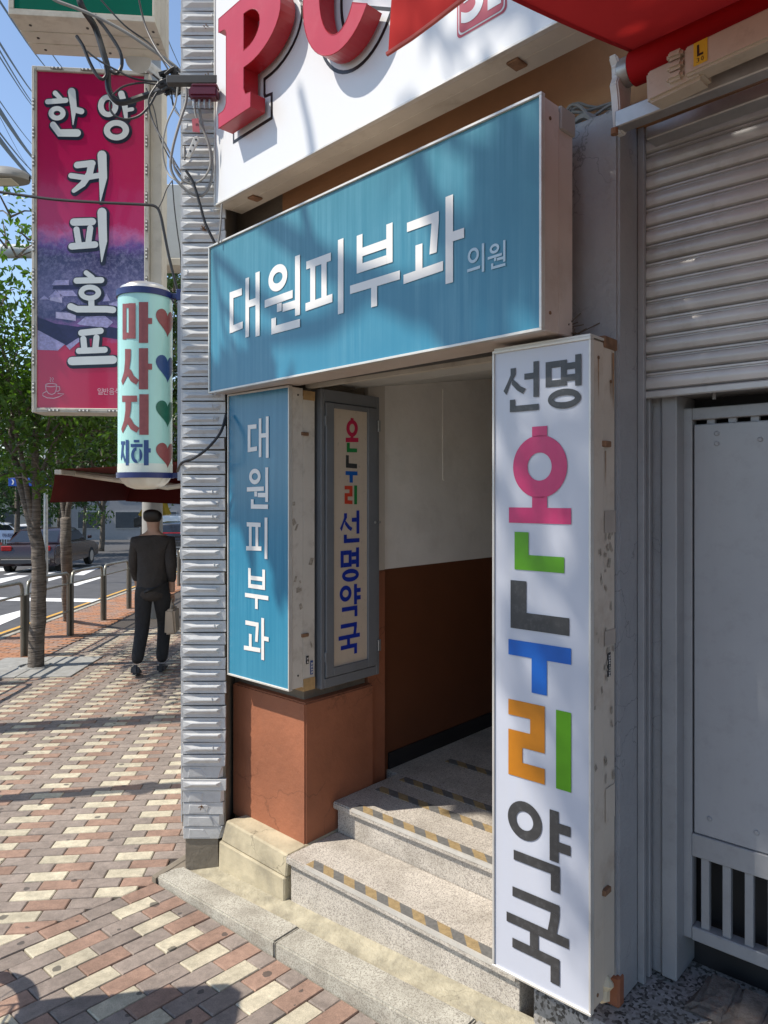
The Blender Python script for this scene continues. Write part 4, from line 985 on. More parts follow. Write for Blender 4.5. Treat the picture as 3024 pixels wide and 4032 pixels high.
FYa, FZa = .945, 2.552
m_ = MB(); rings = []
for k in range(15):
    s = k/14; y = RC.y-.01+(FYa-RC.y+.01)*s; z = RC.z+RR+(FZa-RC.z-RR)*s-.006*math.sin(math.pi*s)
    rings.append([(AX0+(AX1-AX0)*j/24, y, z+.004*math.sin(j*1.9)*s-.004*math.sin(math.pi*s)*math.cos(j*.6)) for j in range(25)])
m_.sweep_open(rings); cn = part(m_, 'canopy', REDF, aw, smooth='all')
m_ = MB(); m_.sweep_open([[(AX0+.012, y, z-.002) for y, z in ((r[0][1], r[0][2]) for r in rings)], [(AX0-.003, y, z+.0) for y, z in ((r[0][1], r[0][2]) for r in rings)]])
part(m_, 'edge_hem', REDR, cn)
m_ = MB(); rings = []
for k in range(9):
    s = k/8; rings.append([(AX0+(AX1-AX0)*j/60-.012*s*(j == 0), FYa-.012-.010*s*math.sin(j*.55)-.006*s, FZa-.004-s*(.205+.008*math.sin(j*.8+.6))) for j in range(61)])
m_.sweep_open(rings); va = part(m_, 'valance', REDF, aw, smooth='all')
m_ = MB(); m_.tube([Vector(p)+Vector((0, -.0015, .004)) for p in rings[-1]], .0045, 6); part(m_, 'bottom_hem', fabric('hem_pink', (.62, .16, .14), .2), va, smooth=True)
m_ = MB(); m_.box(AX0-.01, AX1+.01, FYa-.010, FYa+.05, FZa-.035, FZa+.012); part(m_, 'front_bar', ALU_W, aw, bevel=.006)
m_ = MB(); m_.lathe([(RR*.4, 0), (RR, .004), (RR, AX1-AX0)], (AX0, RC.y, RC.z), 24, (1, 0, 0)); part(m_, 'fabric_roll', REDR, aw, smooth=True)
m_ = MB(); m_.lathe([(RR*.8, -.03), (RR*.86, -.028), (RR*.86, 0)], (AX0, RC.y, RC.z), 24, (1, 0, 0)); part(m_, 'roller_end', STEEL, aw, smooth=True)
# curved white end bracket
br = []
for s in range(9):
    t = s/8; br.append((RC.y-.050+.016*math.sin(t*9)*(t < .4)+.03*t, RC.z+.035-.20*t))
pts = [(AX0-.045, y, z) for y, z in br] + [(AX0-.045, RC.y+.0+.012, br[-1][1]), (AX0-.045, RC.y+.035, br[4][1]), (AX0-.045, RC.y+.045, br[0][1]-.02)]
BRW = M('bracket_white', (.60, .60, .58), .35, .05, dirt=.2)
m_ = MB().prism(pts, (.024, 0, 0)); part(m_, 'end_bracket', BRW, aw, bevel=.004, seg=2)
tz = ZC+.985
m_ = MB().box(AX0-.03, AX1, 1.80, 1.845, tz, tz+.045); part(m_, 'torsion_bar', STEEL, aw, bevel=.003)
m_ = MB().lathe([(.010, -.016), (.010, 0)], (AX0-.03, 1.80, tz-.002), 8, (0, 0, 1)); part(m_, 'bolt', RUST, aw)
CRE = M('cream_arm_paint', (.50, .44, .35), .5, .08, 12, dirt=.45, dirtcol=(.22, .15, .09), dscale=16)
a0 = on_y(E, 2640, 330, 1.775); 
m_ = MB().hexa([(a0.x-.05, 1.745, tz+.0), (a0.x+.09, 1.745, tz+.01), (a0.x+.09, 1.81, tz+.01), (a0.x-.04, 1.81, tz), (a0.x-.055, 1.75, tz+.085), (a0.x+.09, 1.75, tz+.09), (a0.x+.09, 1.81, tz+.09), (a0.x-.05, 1.81, tz+.085)])
part(m_, 'arm_shoulder', CRE, aw, bevel=.008, seg=2)
xa_ = a0.x+.05
m_ = MB().hexa([(xa_, 1.735, tz+.022), (1.9, 1.50, tz-.03), (1.9, 1.56, tz-.03), (xa_, 1.79, tz+.022), (xa_, 1.735, tz+.094), (1.9, 1.50, tz+.04), (1.9, 1.56, tz+.04), (xa_, 1.79, tz+.094)])
arm = part(m_, 'folding_arm', CRE, aw, bevel=.006, seg=2)
for k in range(3):
    m_ = MB().box(xa_-.045+.001*k, xa_-.003, 1.735-.004, 1.80, tz+.024+k*.026, tz+.046+k*.026); part(m_, 'hinge_knuckle', CRE, arm, bevel=.007, seg=2)
st_ = MB(); sxa = xa_+.025; dy = -(.235/(1.9-xa_))
def SA(dx, dz): return (sxa+dx, 1.735+(sxa+dx-xa_)*dy-.0012, tz+.034+dz)
st_.add([SA(0, 0), SA(.034, -.0), SA(.034, .055), SA(0, .055)], [(0, 1, 2, 3)]); part(st_, 'yellow_label', M('label_yellow', (.62, .40, .02), .5), arm)
fm = MB()
def SB(x0, z0, w, h): return lambda a, b: (lambda p: (p[0], p[1]-.0008, p[2]))(SA(x0+w*a, z0+h*b))
flat_glyph(fm, 'L', SB(.009, .020, .015, .027), .03); flat_glyph(fm, '3', SB(.008, .006, .006, .010), .0); flat_glyph(fm, '0', SB(.019, .006, .006, .010), .0)
part(fm, 'label_text', BLKP, arm)
# steel beam under the awning, its end showing
m_ = MB().box(-.918, 2.0, 1.905, 1.965, ZC+.975, ZC+1.012); solo(m_, 'steel_beam', STEEL, 'galvanised steel beam above the shutter under the awning arms', 'beam', E, (0, 1.93, ZC+.975), bevel=.003)
m_ = MB(); m_.tube(smoothpath([E @ Vector(p) for p in ((-.95, 1.88, ZC+1.05), (-.80, 1.87, ZC+1.07), (-.55, 1.88, ZC+1.10), (-.2, 1.9, ZC+1.13), (.4, 1.9, ZC+1.13))], 6), .007, 6)
solo(m_, 'cream_conduit', CRE, 'thin cream cable running along the wall behind the awning roll', 'cable', smooth=True)

# ================================================================== tiled pier and the neighbour's frontage
PT = 3.13
SI = S.inverted()
WX0 = at(708, 2600, PT).x; WX1 = WX0 + .198; WY0 = PT
sb = loc(S, (WX0, WY0, 0)); TX0, TY = sb.x, sb.y
nb = thing('tiled_pier', 'narrow pier clad in ridged grey-white tiles between street and entrance', 'pier', WORLD, (WX0+.1, WY0+.1, -.15))
fb = thing('neighbour_building', 'neighbouring shop frontage running down the street behind the tiled pier', 'building', S, (TX0+.3, TY+1, -.15))
TILE = M('painted_white_tile', (.54, .545, .54), .30, .07, 8, bump=.25, bscale=60, dirt=.35, dirtcol=(.25, .25, .25), dscale=26, rand=.05)
part(MB().box(WX0+.006, WX1-.004, WY0+.020, WY0+.45, .10, 4.6), 'pier_core', CEMENT, nb)
part(MB().box(WX0+.022, WX1-.035, WY0+.010, WY0+.40, -.25, .099), 'pier_core', CEMENT, nb)
part(MB().box(WX0, WX0+.0055, WY0+.018, WY0+.5, .12, 4.6), 'side_cladding', TILE, nb)
pitch = .0527
def tilemesh(seed):
    rg = random.Random(seed); w = WX1-WX0; h = pitch-.003
    m_ = MB(); e = .0
    j = lambda s: rg.uniform(-s, s)
    b0 = (.004+j(.001), 0, .0015+j(.0008)); b1 = (w-.002+j(.0015), 0, .0015+j(.0008)); b2 = (w-.002+j(.0015), 0, h-.001+j(.0008)); b3 = (.004+j(.001), 0, h-.001+j(.0008))
    back = [(p[0], .018, p[2]) for p in (b0, b1, b2, b3)]
    x0, x1 = .014+j(.004), w-.026+j(.004); z0, z1 = .012+j(.002), h-.010+j(.003)
    q = [(x0, 0, z0), (x1, 0, z0+.002), (x1+.006, 0, z1), (x0-.004, 0, z1+j(.002))]
    d = -.0105+j(.0015); xa, xb = x0+.034+j(.008), x1-.010+j(.004); zr = z0+.014+j(.003)
    ridge = [(xa, d, zr), (xb, d, zr), (xb-.002, d+.001, zr+.004), (xa+.004, d+.001, zr+.004)]
    vs = [b0, b1, b2, b3] + back + q + ridge
    fs = [(0, 1, 9, 8), (1, 2, 10, 9), (2, 3, 11, 10), (3, 0, 8, 11), (8, 9, 13, 12), (9, 10, 14, 13), (10, 11, 15, 14), (11, 8, 12, 15), (12, 13, 14, 15)]
    fs += [(1, 0, 4, 5), (2, 1, 5, 6), (3, 2, 6, 7), (0, 3, 7, 4)]
    m_.add(vs, fs)
    # paint drips frozen on some tiles
    if rg.random() < .5:
        dx = xb-.01-rg.random()*.02; m_.tube([(dx, -.008, zr+.012), (dx+.002, -.012, zr), (dx+.001, -.006, z0)], [.003, .0022, .001], 5)
    if rg.random() < .3:
        dx = xa-.012; m_.tube([(dx, -.006, zr+.012), (dx+.003, -.010, zr+.002), (dx, -.005, z0)], [.0035, .0025, .001], 5)
    return m_.mesh('tile', TILE)
tms = [tilemesh(k) for k in range(14)]
def flatmesh(seed):
    rg = random.Random(seed); w = WX1-WX0-.01; h = pitch-.002; j = lambda s: rg.uniform(-s, s)
    m_ = MB().hexa([(.006+j(.004), 0, .001), (w-.004-rg.random()*.03, 0, .001), (w-.004, .018, .001), (.006, .018, .001), (.006+j(.004), .002, h), (w-.006-rg.random()*.02, .002, h-j(.003)), (w-.004, .018, h), (.006, .018, h)])
    m_.hexa([(.03, -.0015, .006), (w*.6+j(.03), -.001, .008+j(.004)), (w*.6, .004, .008), (.03, .004, .006), (.03+j(.01), -.001, h-.008), (w*.55+j(.03), -.001, h-.01), (w*.5, .004, h-.01), (.03, .004, h-.008)])
    return m_.mesh('tile', TILE, bevel=.0012)
z = ZC+(HY-3018)/F*PT
k = 0
while z + k*pitch < 4.35:
    rg = random.Random(k+100)
    inst(tms[rg.randrange(14)], 'tile', nb, Matrix.Translation((WX0+rg.uniform(-.003, .003), WY0+rg.uniform(-.0025, .0025), z+k*pitch)) @ Matrix.Rotation(rg.uniform(-.012, .012), 4, 'Z') @ Matrix.Rotation(rg.uniform(-.008, .008), 4, 'Y') @ Matrix.Rotation(rg.uniform(-.06, .06), 4, 'X')); k += 1
inst(flatmesh(1), 'tile', nb, Matrix.Translation((WX0+.004, WY0+.006, z-pitch*1)))
inst(tms[3], 'tile', nb, Matrix.Translation((WX0+.003, WY0+.0, z-pitch*2)))
for i in range(3, 7):
    inst(flatmesh(i), 'tile', nb, Matrix.Translation((WX0+.006, WY0+.005, z-pitch*i)))
# frontage running away along the street
FW = M('neighbour_wall', (.50, .50, .48), .8, .08, 3, dirt=.2)
part(MB().box(TX0+.03, TX0+.5, TY+.46, 26, -1.4, 7.5), 'street_wall', FW, fb)
part(MB().box(TX0+.2, TX0+2.2, TY+.45, 24, 4.4, 7.5), 'upper_storey', FW, fb)
for y in (6.6, 9.2, 12, 15, 18, 21):
    w_ = part(MB().box(TX0+.012, TX0+.05, y, y+1.9, .55-GS*y, 2.1-GS*y), 'shop_window', M('shop_glass', (.05, .06, .07), .08, .1, spec=.8), fb)
    part(MB().box(TX0-.0, TX0+.045, y-.04, y-.001, .5-GS*y, 2.15-GS*y), 'window_post', STEEL, w_)
# small screws and rusty nails on the tiles
for (u, v) in ((812, 107), (818, 300), (800, 900), (808, 905), (793, 3177)):
    p = at(u, v, PT-.005); m_ = MB()
    for q in range(4):
        a = q*1.6+u; m_.tube([(p.x, WY0+.002, p.z), (p.x+.010*math.cos(a), WY0-.014, p.z+.010*math.sin(a))], .0022, 5)
    part(m_, 'old_nail', RUST, nb)

# ------------------------------------------------------------------ barber-style cylinder sign
CT = 3.55; cc = at(572, 1950, CT); cR = .128
zt1 = ZC+(HY-1165)/F*CT; zb1 = ZC+(HY-1868)/F*CT
cy = thing('cylinder_sign', 'pale green cylinder lamp sign with red letters and hearts beside the tiled pier', 'sign', WORLD, (cc.x, cc.y, zb1))
ACR = M('mint_acrylic', (.36, .66, .60), .22, .06, 5, streak=.25, spec=.6, coat=.4)
part(MB().lathe([(cR, zb1), (cR, zt1)], (cc.x, cc.y, 0), 48), 'drum', ACR, cy, smooth=True)
part(MB().lathe([(cR+.0012, zb1), (cR+.0012, zb1+.05)], (cc.x, cc.y, 0), 48), 'pale_band', M('pale_acrylic', (.58, .64, .58), .25, .05), cy, smooth=True)
STN = M('drum_steel', (.62, .61, .58), .28, .08, metal=.6, dirt=.25, dirtcol=(.3, .26, .2))
pr = [(cR+.004, zt1), (cR+.002, zt1+.010), (cR-.006, zt1+.016), (cR-.012, zt1+.030), (cR-.028, zt1+.036), (cR-.04, zt1+.048), (cR-.07, zt1+.056), (.02, zt1+.064), (.001, zt1+.064)]
part(MB().lathe(pr, (cc.x, cc.y, 0), 40), 'top_cap', STN, cy, smooth=True)
pr = [(.001, zb1-.075), (.05, zb1-.072), (.085, zb1-.060), (.108, zb1-.040), (.122, zb1-.018), (cR, zb1)]
m_ = MB(); n = 40
for i, (r, h) in enumerate(pr): pass
rings = []
for r, h in pr:
    rings.append([(cc.x+(r*(1+.025*math.cos(k*10*math.pi*2/80)))*math.cos(2*math.pi*k/80), cc.y+(r*(1+.025*math.cos(k*10*math.pi*2/80)))*math.sin(2*math.pi*k/80), h) for k in range(81)])
m_.sweep_open(rings); part(m_, 'bottom_bowl', M('ribbed_clear_plastic', (.55, .52, .44), .18, .08, spec=.7, coat=.4), cy, smooth=True)
NAVY = M('navy_band', (.012, .022, .11), .35, .08)
for zc, hh, ln in ((zt1-.004, .030, 0), (zb1-.006, .026, 0)):
    part(MB().lathe([(cR+.002, zc-hh/2), (cR+.007, zc-hh/2), (cR+.007, zc+hh/2), (cR+.002, zc+hh/2)], (cc.x, cc.y, 0), 48), 'clamp_band', NAVY, cy, smooth=True)
    wq = S @ Vector((TX0, TY+.1, 0)); 
    part(MB().box(cc.x+cR-.004, max(wq.x, cc.x+cR+.02)+.02, cc.y-.01, cc.y+.012, zc-.012, zc+.014), 'wall_arm', NAVY, cy, bevel=.002)
wp = at(716, 1900, CT)
part(MB().box(wp.x-.014, wp.x+.012, cc.y-.03, cc.y+.03, zb1-.03, zt1+.02), 'mounting_strip', M('strip_steel', (.33, .36, .42), .4), cy, bevel=.002)
part(MB().box(wp.x-.018, wp.x+.014, cc.y-.034, cc.y+.034, zt1-.03, zt1+.025), 'mounting_plate', NAVY, cy, bevel=.003)
zC = zz(400, 1050, 815/350)
def cyl_pt(u, v, lift=.0016):
    t = CT-cR; x = (u-CX)/F*CT*.985 - cc.x
    s = max(-.999, min(.999, x/cR)); a = math.asin(s)
    d = CT - cR*math.cos(a)
    return (cc.x+math.sin(a)*(cR+lift), cc.y-math.cos(a)*(cR+lift), ZC+(HY-v)/F*d)
REDV = M('faded_red_vinyl', (.25, .065, .065), .4, .12, 40); BLUV = M('faded_blue_vinyl', (.022, .065, .20), .4, .12, 40); GRNV = M('faded_green_vinyl', (.012, .12, .075), .4, .1, 40)
def cyl_poly(pts, mat, i=0):
    # sliced into narrow upright strips so that the letter follows the drum
    fm = MB(); x0 = min(p[0] for p in pts); x1 = max(p[0] for p in pts); n = max(1, math.ceil((x1-x0)/9)); w = (x1-x0)/n
    for k in range(n):
        q = clip(clip(list(pts), (-1, 0), -(x0+k*w)), (1, 0), x0+(k+1)*w)
        if len(q) < 3: continue
        V2 = [Vector((x, y, 0)) for x, y in q]
        try: tr = [tuple(t) for t in tessellate_polygon([V2])]
        except Exception: continue
        fm.add([cyl_pt(*zC(x, y), .0016+.0002*i) for x, y in q], tr)
    return fm
def cyl_letter(polys, mat):
    fm = MB()
    for i, p in enumerate(polys):
        q = cyl_poly(p, mat, i); fm.add(q.v, q.f)
    part(fm, 'letter', mat, cy)
def R4(x0, x1, y0, y1): return [(x0, y0), (x1, y0), (x1, y1), (x0, y1)]
def stem_a(y0, y1, yt): return [R4(390, 466, y0, y1), R4(464, 496, yt, yt+55)]
cyl_letter([R4(230, 272, 340, 668), R4(296, 362, 335, 660), R4(272, 296, 338, 378), R4(272, 296, 605, 660)] + stem_a(325, 700, 472), REDV)
sioet = lambda dy: [[(258, 755+dy), (318, 755+dy), (314, 860+dy), (300, 950+dy), (285, 1000+dy), (232, 1088+dy), (215, 1050+dy), (248, 960+dy), (258, 860+dy)], [(290, 930+dy), (318, 945+dy), (345, 1000+dy), (392, 1040+dy), (368, 1083+dy), (315, 1050+dy), (280, 990+dy)]]
cyl_letter(sioet(0) + stem_a(748, 1125, 890), REDV)
cyl_letter([R4(225, 375, 1182, 1240)] + [[(262, 1238), (322, 1238), (316, 1320), (300, 1400), (285, 1440), (232, 1528), (215, 1490), (248, 1410), (262, 1320)], [(290, 1370), (318, 1390), (345, 1440), (396, 1480), (370, 1522), (315, 1490), (280, 1430)], R4(394, 470, 1170, 1542)], REDV)
cyl_letter([R4(210, 256, 1600, 1632), [(222, 1632), (244, 1632), (238, 1700), (215, 1780), (208, 1750)], [(236, 1690), (262, 1770), (256, 1802), (230, 1730)], R4(266, 297, 1588, 1822)], BLUV)
def ringpoly(cx, cy_, rx, ry, ix, iy): 
    o_ = ring_pts(cx, cy_, rx, ry, 28); i_ = ring_pts(cx, cy_, ix, iy, 28); return o_+[o_[0]]+[i_[0]]+i_[::-1]
cyl_letter([R4(345, 395, 1588, 1612), R4(316, 422, 1625, 1655), ringpoly(370, 1728, 50, 72, 22, 42), R4(432, 470, 1590, 1822), R4(468, 486, 1665, 1705)], BLUV)
def heart(x0, x1, ya, yb):
    w = x1-x0; pts = []
    for k in range(41):
        t = math.pi*2*k/40; hx_ = 16*math.sin(t)**3; hy = 13*math.cos(t)-5*math.cos(2*t)-2*math.cos(3*t)-math.cos(4*t)
        pts.append(((x0+x1)/2+hx_/32*w, ya+(12-hy)/29*(yb-ya)))
    return pts[:-1]
for ya, yb, mt in ((390, 640, REDV), (812, 1060, BLUV), (1228, 1468, GRNV), (1615, 1848, REDV)):
    fm = MB(); pts = heart(-1, 1, ya, yb); nS = 12
    for k in range(nS):      # hearts wrap round the right flank of the drum
        q = clip(clip(list(pts), (-1, 0), 1-2*k/nS), (1, 0), -1+2*(k+1)/nS)
        if len(q) < 3: continue
        P = []
        for x, y in q:
            an = rad(71+31*x); v = zC(0, y)[1]; P.append((cc.x+math.sin(an)*(cR+.0018), cc.y-math.cos(an)*(cR+.0018), ZC+(HY-v)/F*(CT-cR*.5)))
        fm.add(P, [tuple(t) for t in tessellate_polygon([[Vector((x, y, 0)) for x, y in q]])])
    part(fm, 'heart', mt, cy)
# feeding cable
def cable(pts, r, mat, label, t, n=6, group=None, zf=None, name='cable'):
    P = []
    for i, p in enumerate(pts):
        u, v = zf(p[0], p[1]) if zf else (p[0], p[1]); d = p[2] if len(p) > 2 else t; P.append(at(u, v, d))
    m_ = MB(); m_.tube(smoothpath(P, 6) if len(P) > 2 else P, r, n)
    return solo(m_, name, mat, label, 'cable', WORLD, P[0], group, smooth=True)
q1 = zz(0, 0, 1.8433); q2 = zz(0, 900, 1.8433)

# ------------------------------------------------------------------ tall magenta coffee sign
KT = 5.0
cs = loc(S, at(270, 1000, KT)); CYs = cs.y
def KP(zf, x, y, dy=0): p = on_y(S, *zf(x, y), CYs+dy); return (p.x, CYs+dy, p.z)
ka = KP(q1, 245, 510); kb_ = KP(q2, 1062, 1330)
kx0, kx1 = KP(q1, 250, 900)[0], KP(q1, 1062, 900)[0]; kzt = KP(q1, 650, 515)[2]; kzb = KP(q2, 600, 1318)[2]
cf = thing('coffee_sign', 'tall magenta cafe sign with white brush letters and a village picture', 'sign', S, ((kx0+kx1)/2, CYs+.1, kzb))
def coffeemat():
    m, nt, b = newmat('magenta_print')
    g = N(nt, 'ShaderNodeNewGeometry'); s = N(nt, 'ShaderNodeSeparateXYZ'); nt.links.new(g.outputs['Position'], s.inputs[0])
    mr = N(nt, 'ShaderNodeMapRange'); mr.inputs[1].default_value = kzb; mr.inputs[2].default_value = kzt; nt.links.new(s.outputs[2], mr.inputs[0])
    pos = coords(nt); nz = noise(nt, pos, 9, 6, .7); na = N(nt, 'ShaderNodeMath', operation='MULTIPLY_ADD'); nt.links.new(nz, na.inputs[0]); na.inputs[1].default_value = .10
    nt.links.new(mr.outputs[0], na.inputs[2])
    MG = (.50, .008, .070); MP = (.50, .010, .105); LP = (.50, .12, .30)
    rp = ramp(nt, na.outputs[0], [(0.0, MG), (.25, MG), (.285, (.30, .12, .36)), (.32, (.035, .035, .13)), (.40, (.11, .10, .24)), (.50, (.03, .028, .10)), (.535, (.12, .05, .25)), (.57, LP), (.60, MP), (.78, (.47, .008, .085)), (1.0, (.42, .007, .075))])
    # speckled houses and trees of the picture
    vo = N(nt, 'ShaderNodeTexVoronoi'); vo.inputs['Scale'].default_value = 26; nt.links.new(pos, vo.inputs['Vector'])
    band = ramp(nt, mr.outputs[0], [(.25, 0.), (.30, 1.), (.47, 1.), (.53, 0.)])
    tex = ramp(nt, noise(nt, pos, 34, 9, .8), [(.45, 0.), (.68, 1.)])
    f = N(nt, 'ShaderNodeMath', operation='MULTIPLY'); nt.links.new(band, f.inputs[0]); nt.links.new(tex, f.inputs[1])
    f2 = N(nt, 'ShaderNodeMath', operation='MULTIPLY'); nt.links.new(f.outputs[0], f2.inputs[0]); f2.inputs[1].default_value = .6
    c = mix(nt, f2.outputs[0], rp, (.36, .33, .52))
    nt.links.new(c, b.inputs['Base Color']); b.inputs['Roughness'].default_value = .18; b.inputs['Coat Weight'].default_value = .3
    bumpit(nt, b, noise(nt, pos, 5, 3), .04, .01); return m
COF = coffeemat()
FRM = M('weathered_sign_frame', (.46, .44, .39), .6, .12, 14, metal=.2, dirt=.6, dirtcol=(.14, .11, .08), dscale=22)
part(MB().box(kx0+.012, kx1-.012, CYs+.012, CYs+.03, kzb+.012, kzt-.012), 'face_panel', COF, cf)
m_ = MB(); fw = .036; dpt = .22
m_.box(kx0-.018, kx0+.014, CYs-.004, CYs+dpt, kzb-.018, kzt+.018); m_.box(kx1-.014, kx1+.018, CYs-.004, CYs+dpt, kzb-.018, kzt+.018)
m_.box(kx0+.0142, kx1-.0142, CYs-.004, CYs+dpt, kzt-.014, kzt+.018); m_.box(kx0+.0142, kx1-.0142, CYs-.004, CYs+dpt, kzb-.018, kzb+.014)
part(m_, 'frame', FRM, cf, bevel=.004)
part(MB().box(kx1+.0185, kx1+.10, CYs+.03, CYs+dpt-.02, kzb+.05, kzt-.03), 'side_casing', ALU_W, cf, bevel=.004)
part(MB().box(kx0-.010, kx1+.010, CYs+dpt+.001, CYs+dpt+.02, kzb-.01, kzt+.01), 'back_panel', ALU_W, cf)
LEDM = M('led_module', (.17, .165, .15), .4, .1); LEDG = M('led_lens', (.9, .9, .88), .15, .02)
lm = MB().box(-.0075, .0075, -.008, 0, -.040, .040).mesh('led_module', LEDM, bevel=.002)
ld = MB()
for kz_ in (-.026, 0, .026): ld.lathe([(.0065, 0), (.005, .004), (.0005, .006)], (0, -.008, kz_), 8, (0, -1, 0))
ldm = ld.mesh('lens', LEDG, smooth=True)
def led(x, z, rz=0):
    mt = Matrix.Translation((x, CYs-.005, z)) @ Matrix.Rotation(rz, 4, 'Y'); a = inst(lm, 'led_module', cf, mt); b = bpy.data.objects.new('lens', ldm); COL.objects.link(b); b.parent = a
zl = kzt-.25
while zl > kzb+.1: led(kx0-.003, zl); led(kx1+.003, zl-.03); zl -= .195
for x in [kx0+.15+.2*i for i in range(4)]: led(x, kzt+.004, math.pi/2); led(x-.02, kzb-.004, math.pi/2)
m_ = MB(); m_.tube([(kx0-.003, CYs-.006, kzt), (kx0-.004, CYs-.006, (kzt+kzb)/2), (kx0-.003, CYs-.006, kzb), (kx1, CYs-.006, kzb-.004)], .003, 5); part(m_, 'led_wire', ALU_W, cf)
# village roofs printed on the picture
ROOF1 = M('print_roof_pale', (.34, .32, .55), .3, .25, 60); ROOF2 = M('print_roof_dark', (.02, .022, .085), .3, .2, 40); ROOF3 = M('print_wall_pale', (.45, .42, .62), .3, .15, 60)
def kpoly(zf, pts, mat, dy, name='printed_roof'):
    fm = MB(); flat_poly(fm, [KP(zf, x, y, dy) for x, y in pts]); return part(fm, name, mat, cf)
kpoly(q2, [(272, 640), (400, 690), (560, 712), (760, 705), (1040, 760), (1040, 830), (760, 790), (560, 800), (480, 850), (272, 735)], ROOF2, .0108)
kpoly(q2, [(272, 735), (470, 840), (420, 885), (272, 880)], ROOF1, .0106)
kpoly(q2, [(480, 850), (580, 785), (600, 800), (505, 880)], ROOF1, .0102)
for pts, mt in (([(350, 500), (405, 447), (465, 500)], ROOF1), ([(375, 410), (400, 375), (500, 372), (500, 410)], ROOF1), ([(420, 450), (530, 450), (560, 490), (440, 490)], ROOF1), ([(285, 515), (320, 485), (360, 515)], ROOF1),
                ([(380, 440), (390, 415), (570, 405), (580, 440)], ROOF2), ([(405, 605), (550, 615), (550, 670), (405, 650)], ROOF3), ([(440, 600), (500, 555), (540, 600)], ROOF2), ([(560, 690), (620, 640), (760, 632), (820, 680), (780, 720), (580, 700)], ROOF1),
                ([(745, 530), (770, 470), (800, 525)], ROOF1), ([(790, 545), (870, 520), (1040, 540), (1040, 575), (800, 570)], ROOF1), ([(360, 520), (365, 500), (450, 500), (450, 540)], ROOF3)):
    kpoly(q2, pts, mt, .0104)
INK = M('print_ink', (.012, .016, .035), .3, .1); WHT = M('print_white', (.66, .70, .70), .25, .04)
def brush(zf, strokes, rings=()):
    fo, fi = MB(), MB(); i = 0
    for pts, w in strokes:
        ws = w if isinstance(w, (list, tuple)) else [w]*len(pts)
        o_ = stroke(pts, [x+32 for x in ([ws[0]+(ws[-1]-ws[0])*k/(len(pts)-1) for k in range(len(pts))])])
        flat_poly(fo, [KP(zf, x+7, y+9, .0100-.00015*i) for x, y in o_])
        flat_poly(fi, [KP(zf, x, y, .0070-.00015*i) for x, y in stroke(pts, list(ws))]); i += 1
    for cx, cy_, rx, ry, w in rings:
        flat_ring(fo, [KP(zf, x+7, y+9, .0100-.00015*i) for x, y in ring_pts(cx, cy_, rx+16, ry+16)], [KP(zf, x+3, y+4, .0100-.00015*i) for x, y in ring_pts(cx, cy_, max(2, rx-w-8), max(2, ry-w-8))])
        flat_ring(fi, [KP(zf, x, y, .0070-.00015*i) for x, y in ring_pts(cx, cy_, rx, ry)], [KP(zf, x, y, .0070-.00015*i) for x, y in ring_pts(cx, cy_, rx-w, ry-w*.9)]); i += 1
    o_ = part(fo, 'letter', INK, cf); part(fi, 'letter_face', WHT, o_)
brush(q1, [([(400, 675), (440, 715)], [36, 30]), ([(345, 738), (478, 728)], 38), ([(520, 665), (535, 780), (530, 905)], [56, 46, 6]), ([(545, 795), (590, 808)], 44), ([(385, 905), (430, 965), (560, 965)], [46, 56, 56])], [(414, 822, 62, 52, 38)])
brush(q1, [([(880, 680), (905, 760), (915, 860)], [46, 44, 24]), ([(915, 745), (955, 740)], 28), ([(915, 800), (960, 792)], 28)], [(785, 768, 74, 82, 42), (845, 945, 92, 74, 46)])
brush(q1, [([(560, 1198), (670, 1185)], 48), ([(665, 1190), (650, 1260), (600, 1335), (535, 1385)], [50, 50, 46, 30]), ([(515, 1275), (620, 1290), (735, 1270)], 40), ([(740, 1125), (748, 1290), (728, 1462)], [66, 60, 6])])
brush(q1, [([(535, 1612), (670, 1608)], 54), ([(555, 1665), (572, 1770)], 44), ([(655, 1655), (640, 1770)], 44), ([(520, 1788), (690, 1775)], 48), ([(740, 1540), (748, 1750), (738, 1900)], [66, 60, 6])])
brush(q2, [([(625, 320), (670, 355)], 36), ([(555, 378), (735, 374)], 44), ([(662, 515), (664, 570)], 44), ([(512, 565), (560, 585), (770, 585), (820, 590)], 48)], [(652, 465, 82, 58, 40)])
brush(q2, [([(590, 757), (730, 742)], 46), ([(605, 800), (612, 870)], 44), ([(700, 790), (692, 870)], 44), ([(572, 888), (760, 880)], 44), ([(520, 962), (820, 952)], 60)])
# cup symbol and small print
cm = MB()
def line(pts, w=5): flat_poly(cm, [KP(q2, x, y, .0092) for x, y in stroke(pts, w)])
line([(330, 1135), (335, 1170), (350, 1195), (375, 1205), (398, 1195), (408, 1170), (412, 1135)]); line([(412, 1145), (432, 1148), (435, 1170), (420, 1182), (405, 1178)])
line(ring_pts(371, 1136, 41, 12, 20)+[(412, 1136)]); line([(340, 1180), (312, 1195), (310, 1212), (340, 1228), (390, 1232), (430, 1220), (465, 1200), (420, 1197)])
for dx in (365, 382): line([(dx, 1082), (dx+8, 1092), (dx-3, 1100), (dx+4, 1112)], 4)
part(cm, 'cup_symbol', M('print_pink_white', (.70, .50, .56), .3), cf)
fm = MB()
for ch, x0 in zip('일반음식점', (708, 750, 792, 834, 876)):
    a, b_ = KP(q2, x0, 1205, .009), KP(q2, x0+38, 1158, .009); flat_glyph(fm, ch, lambda s, t: (a[0]+(b_[0]-a[0])*s, a[1], a[2]+(b_[2]-a[2])*t), .0)
part(fm, 'small_print', M('print_pink_white', (.70, .50, .56), .3), cf)
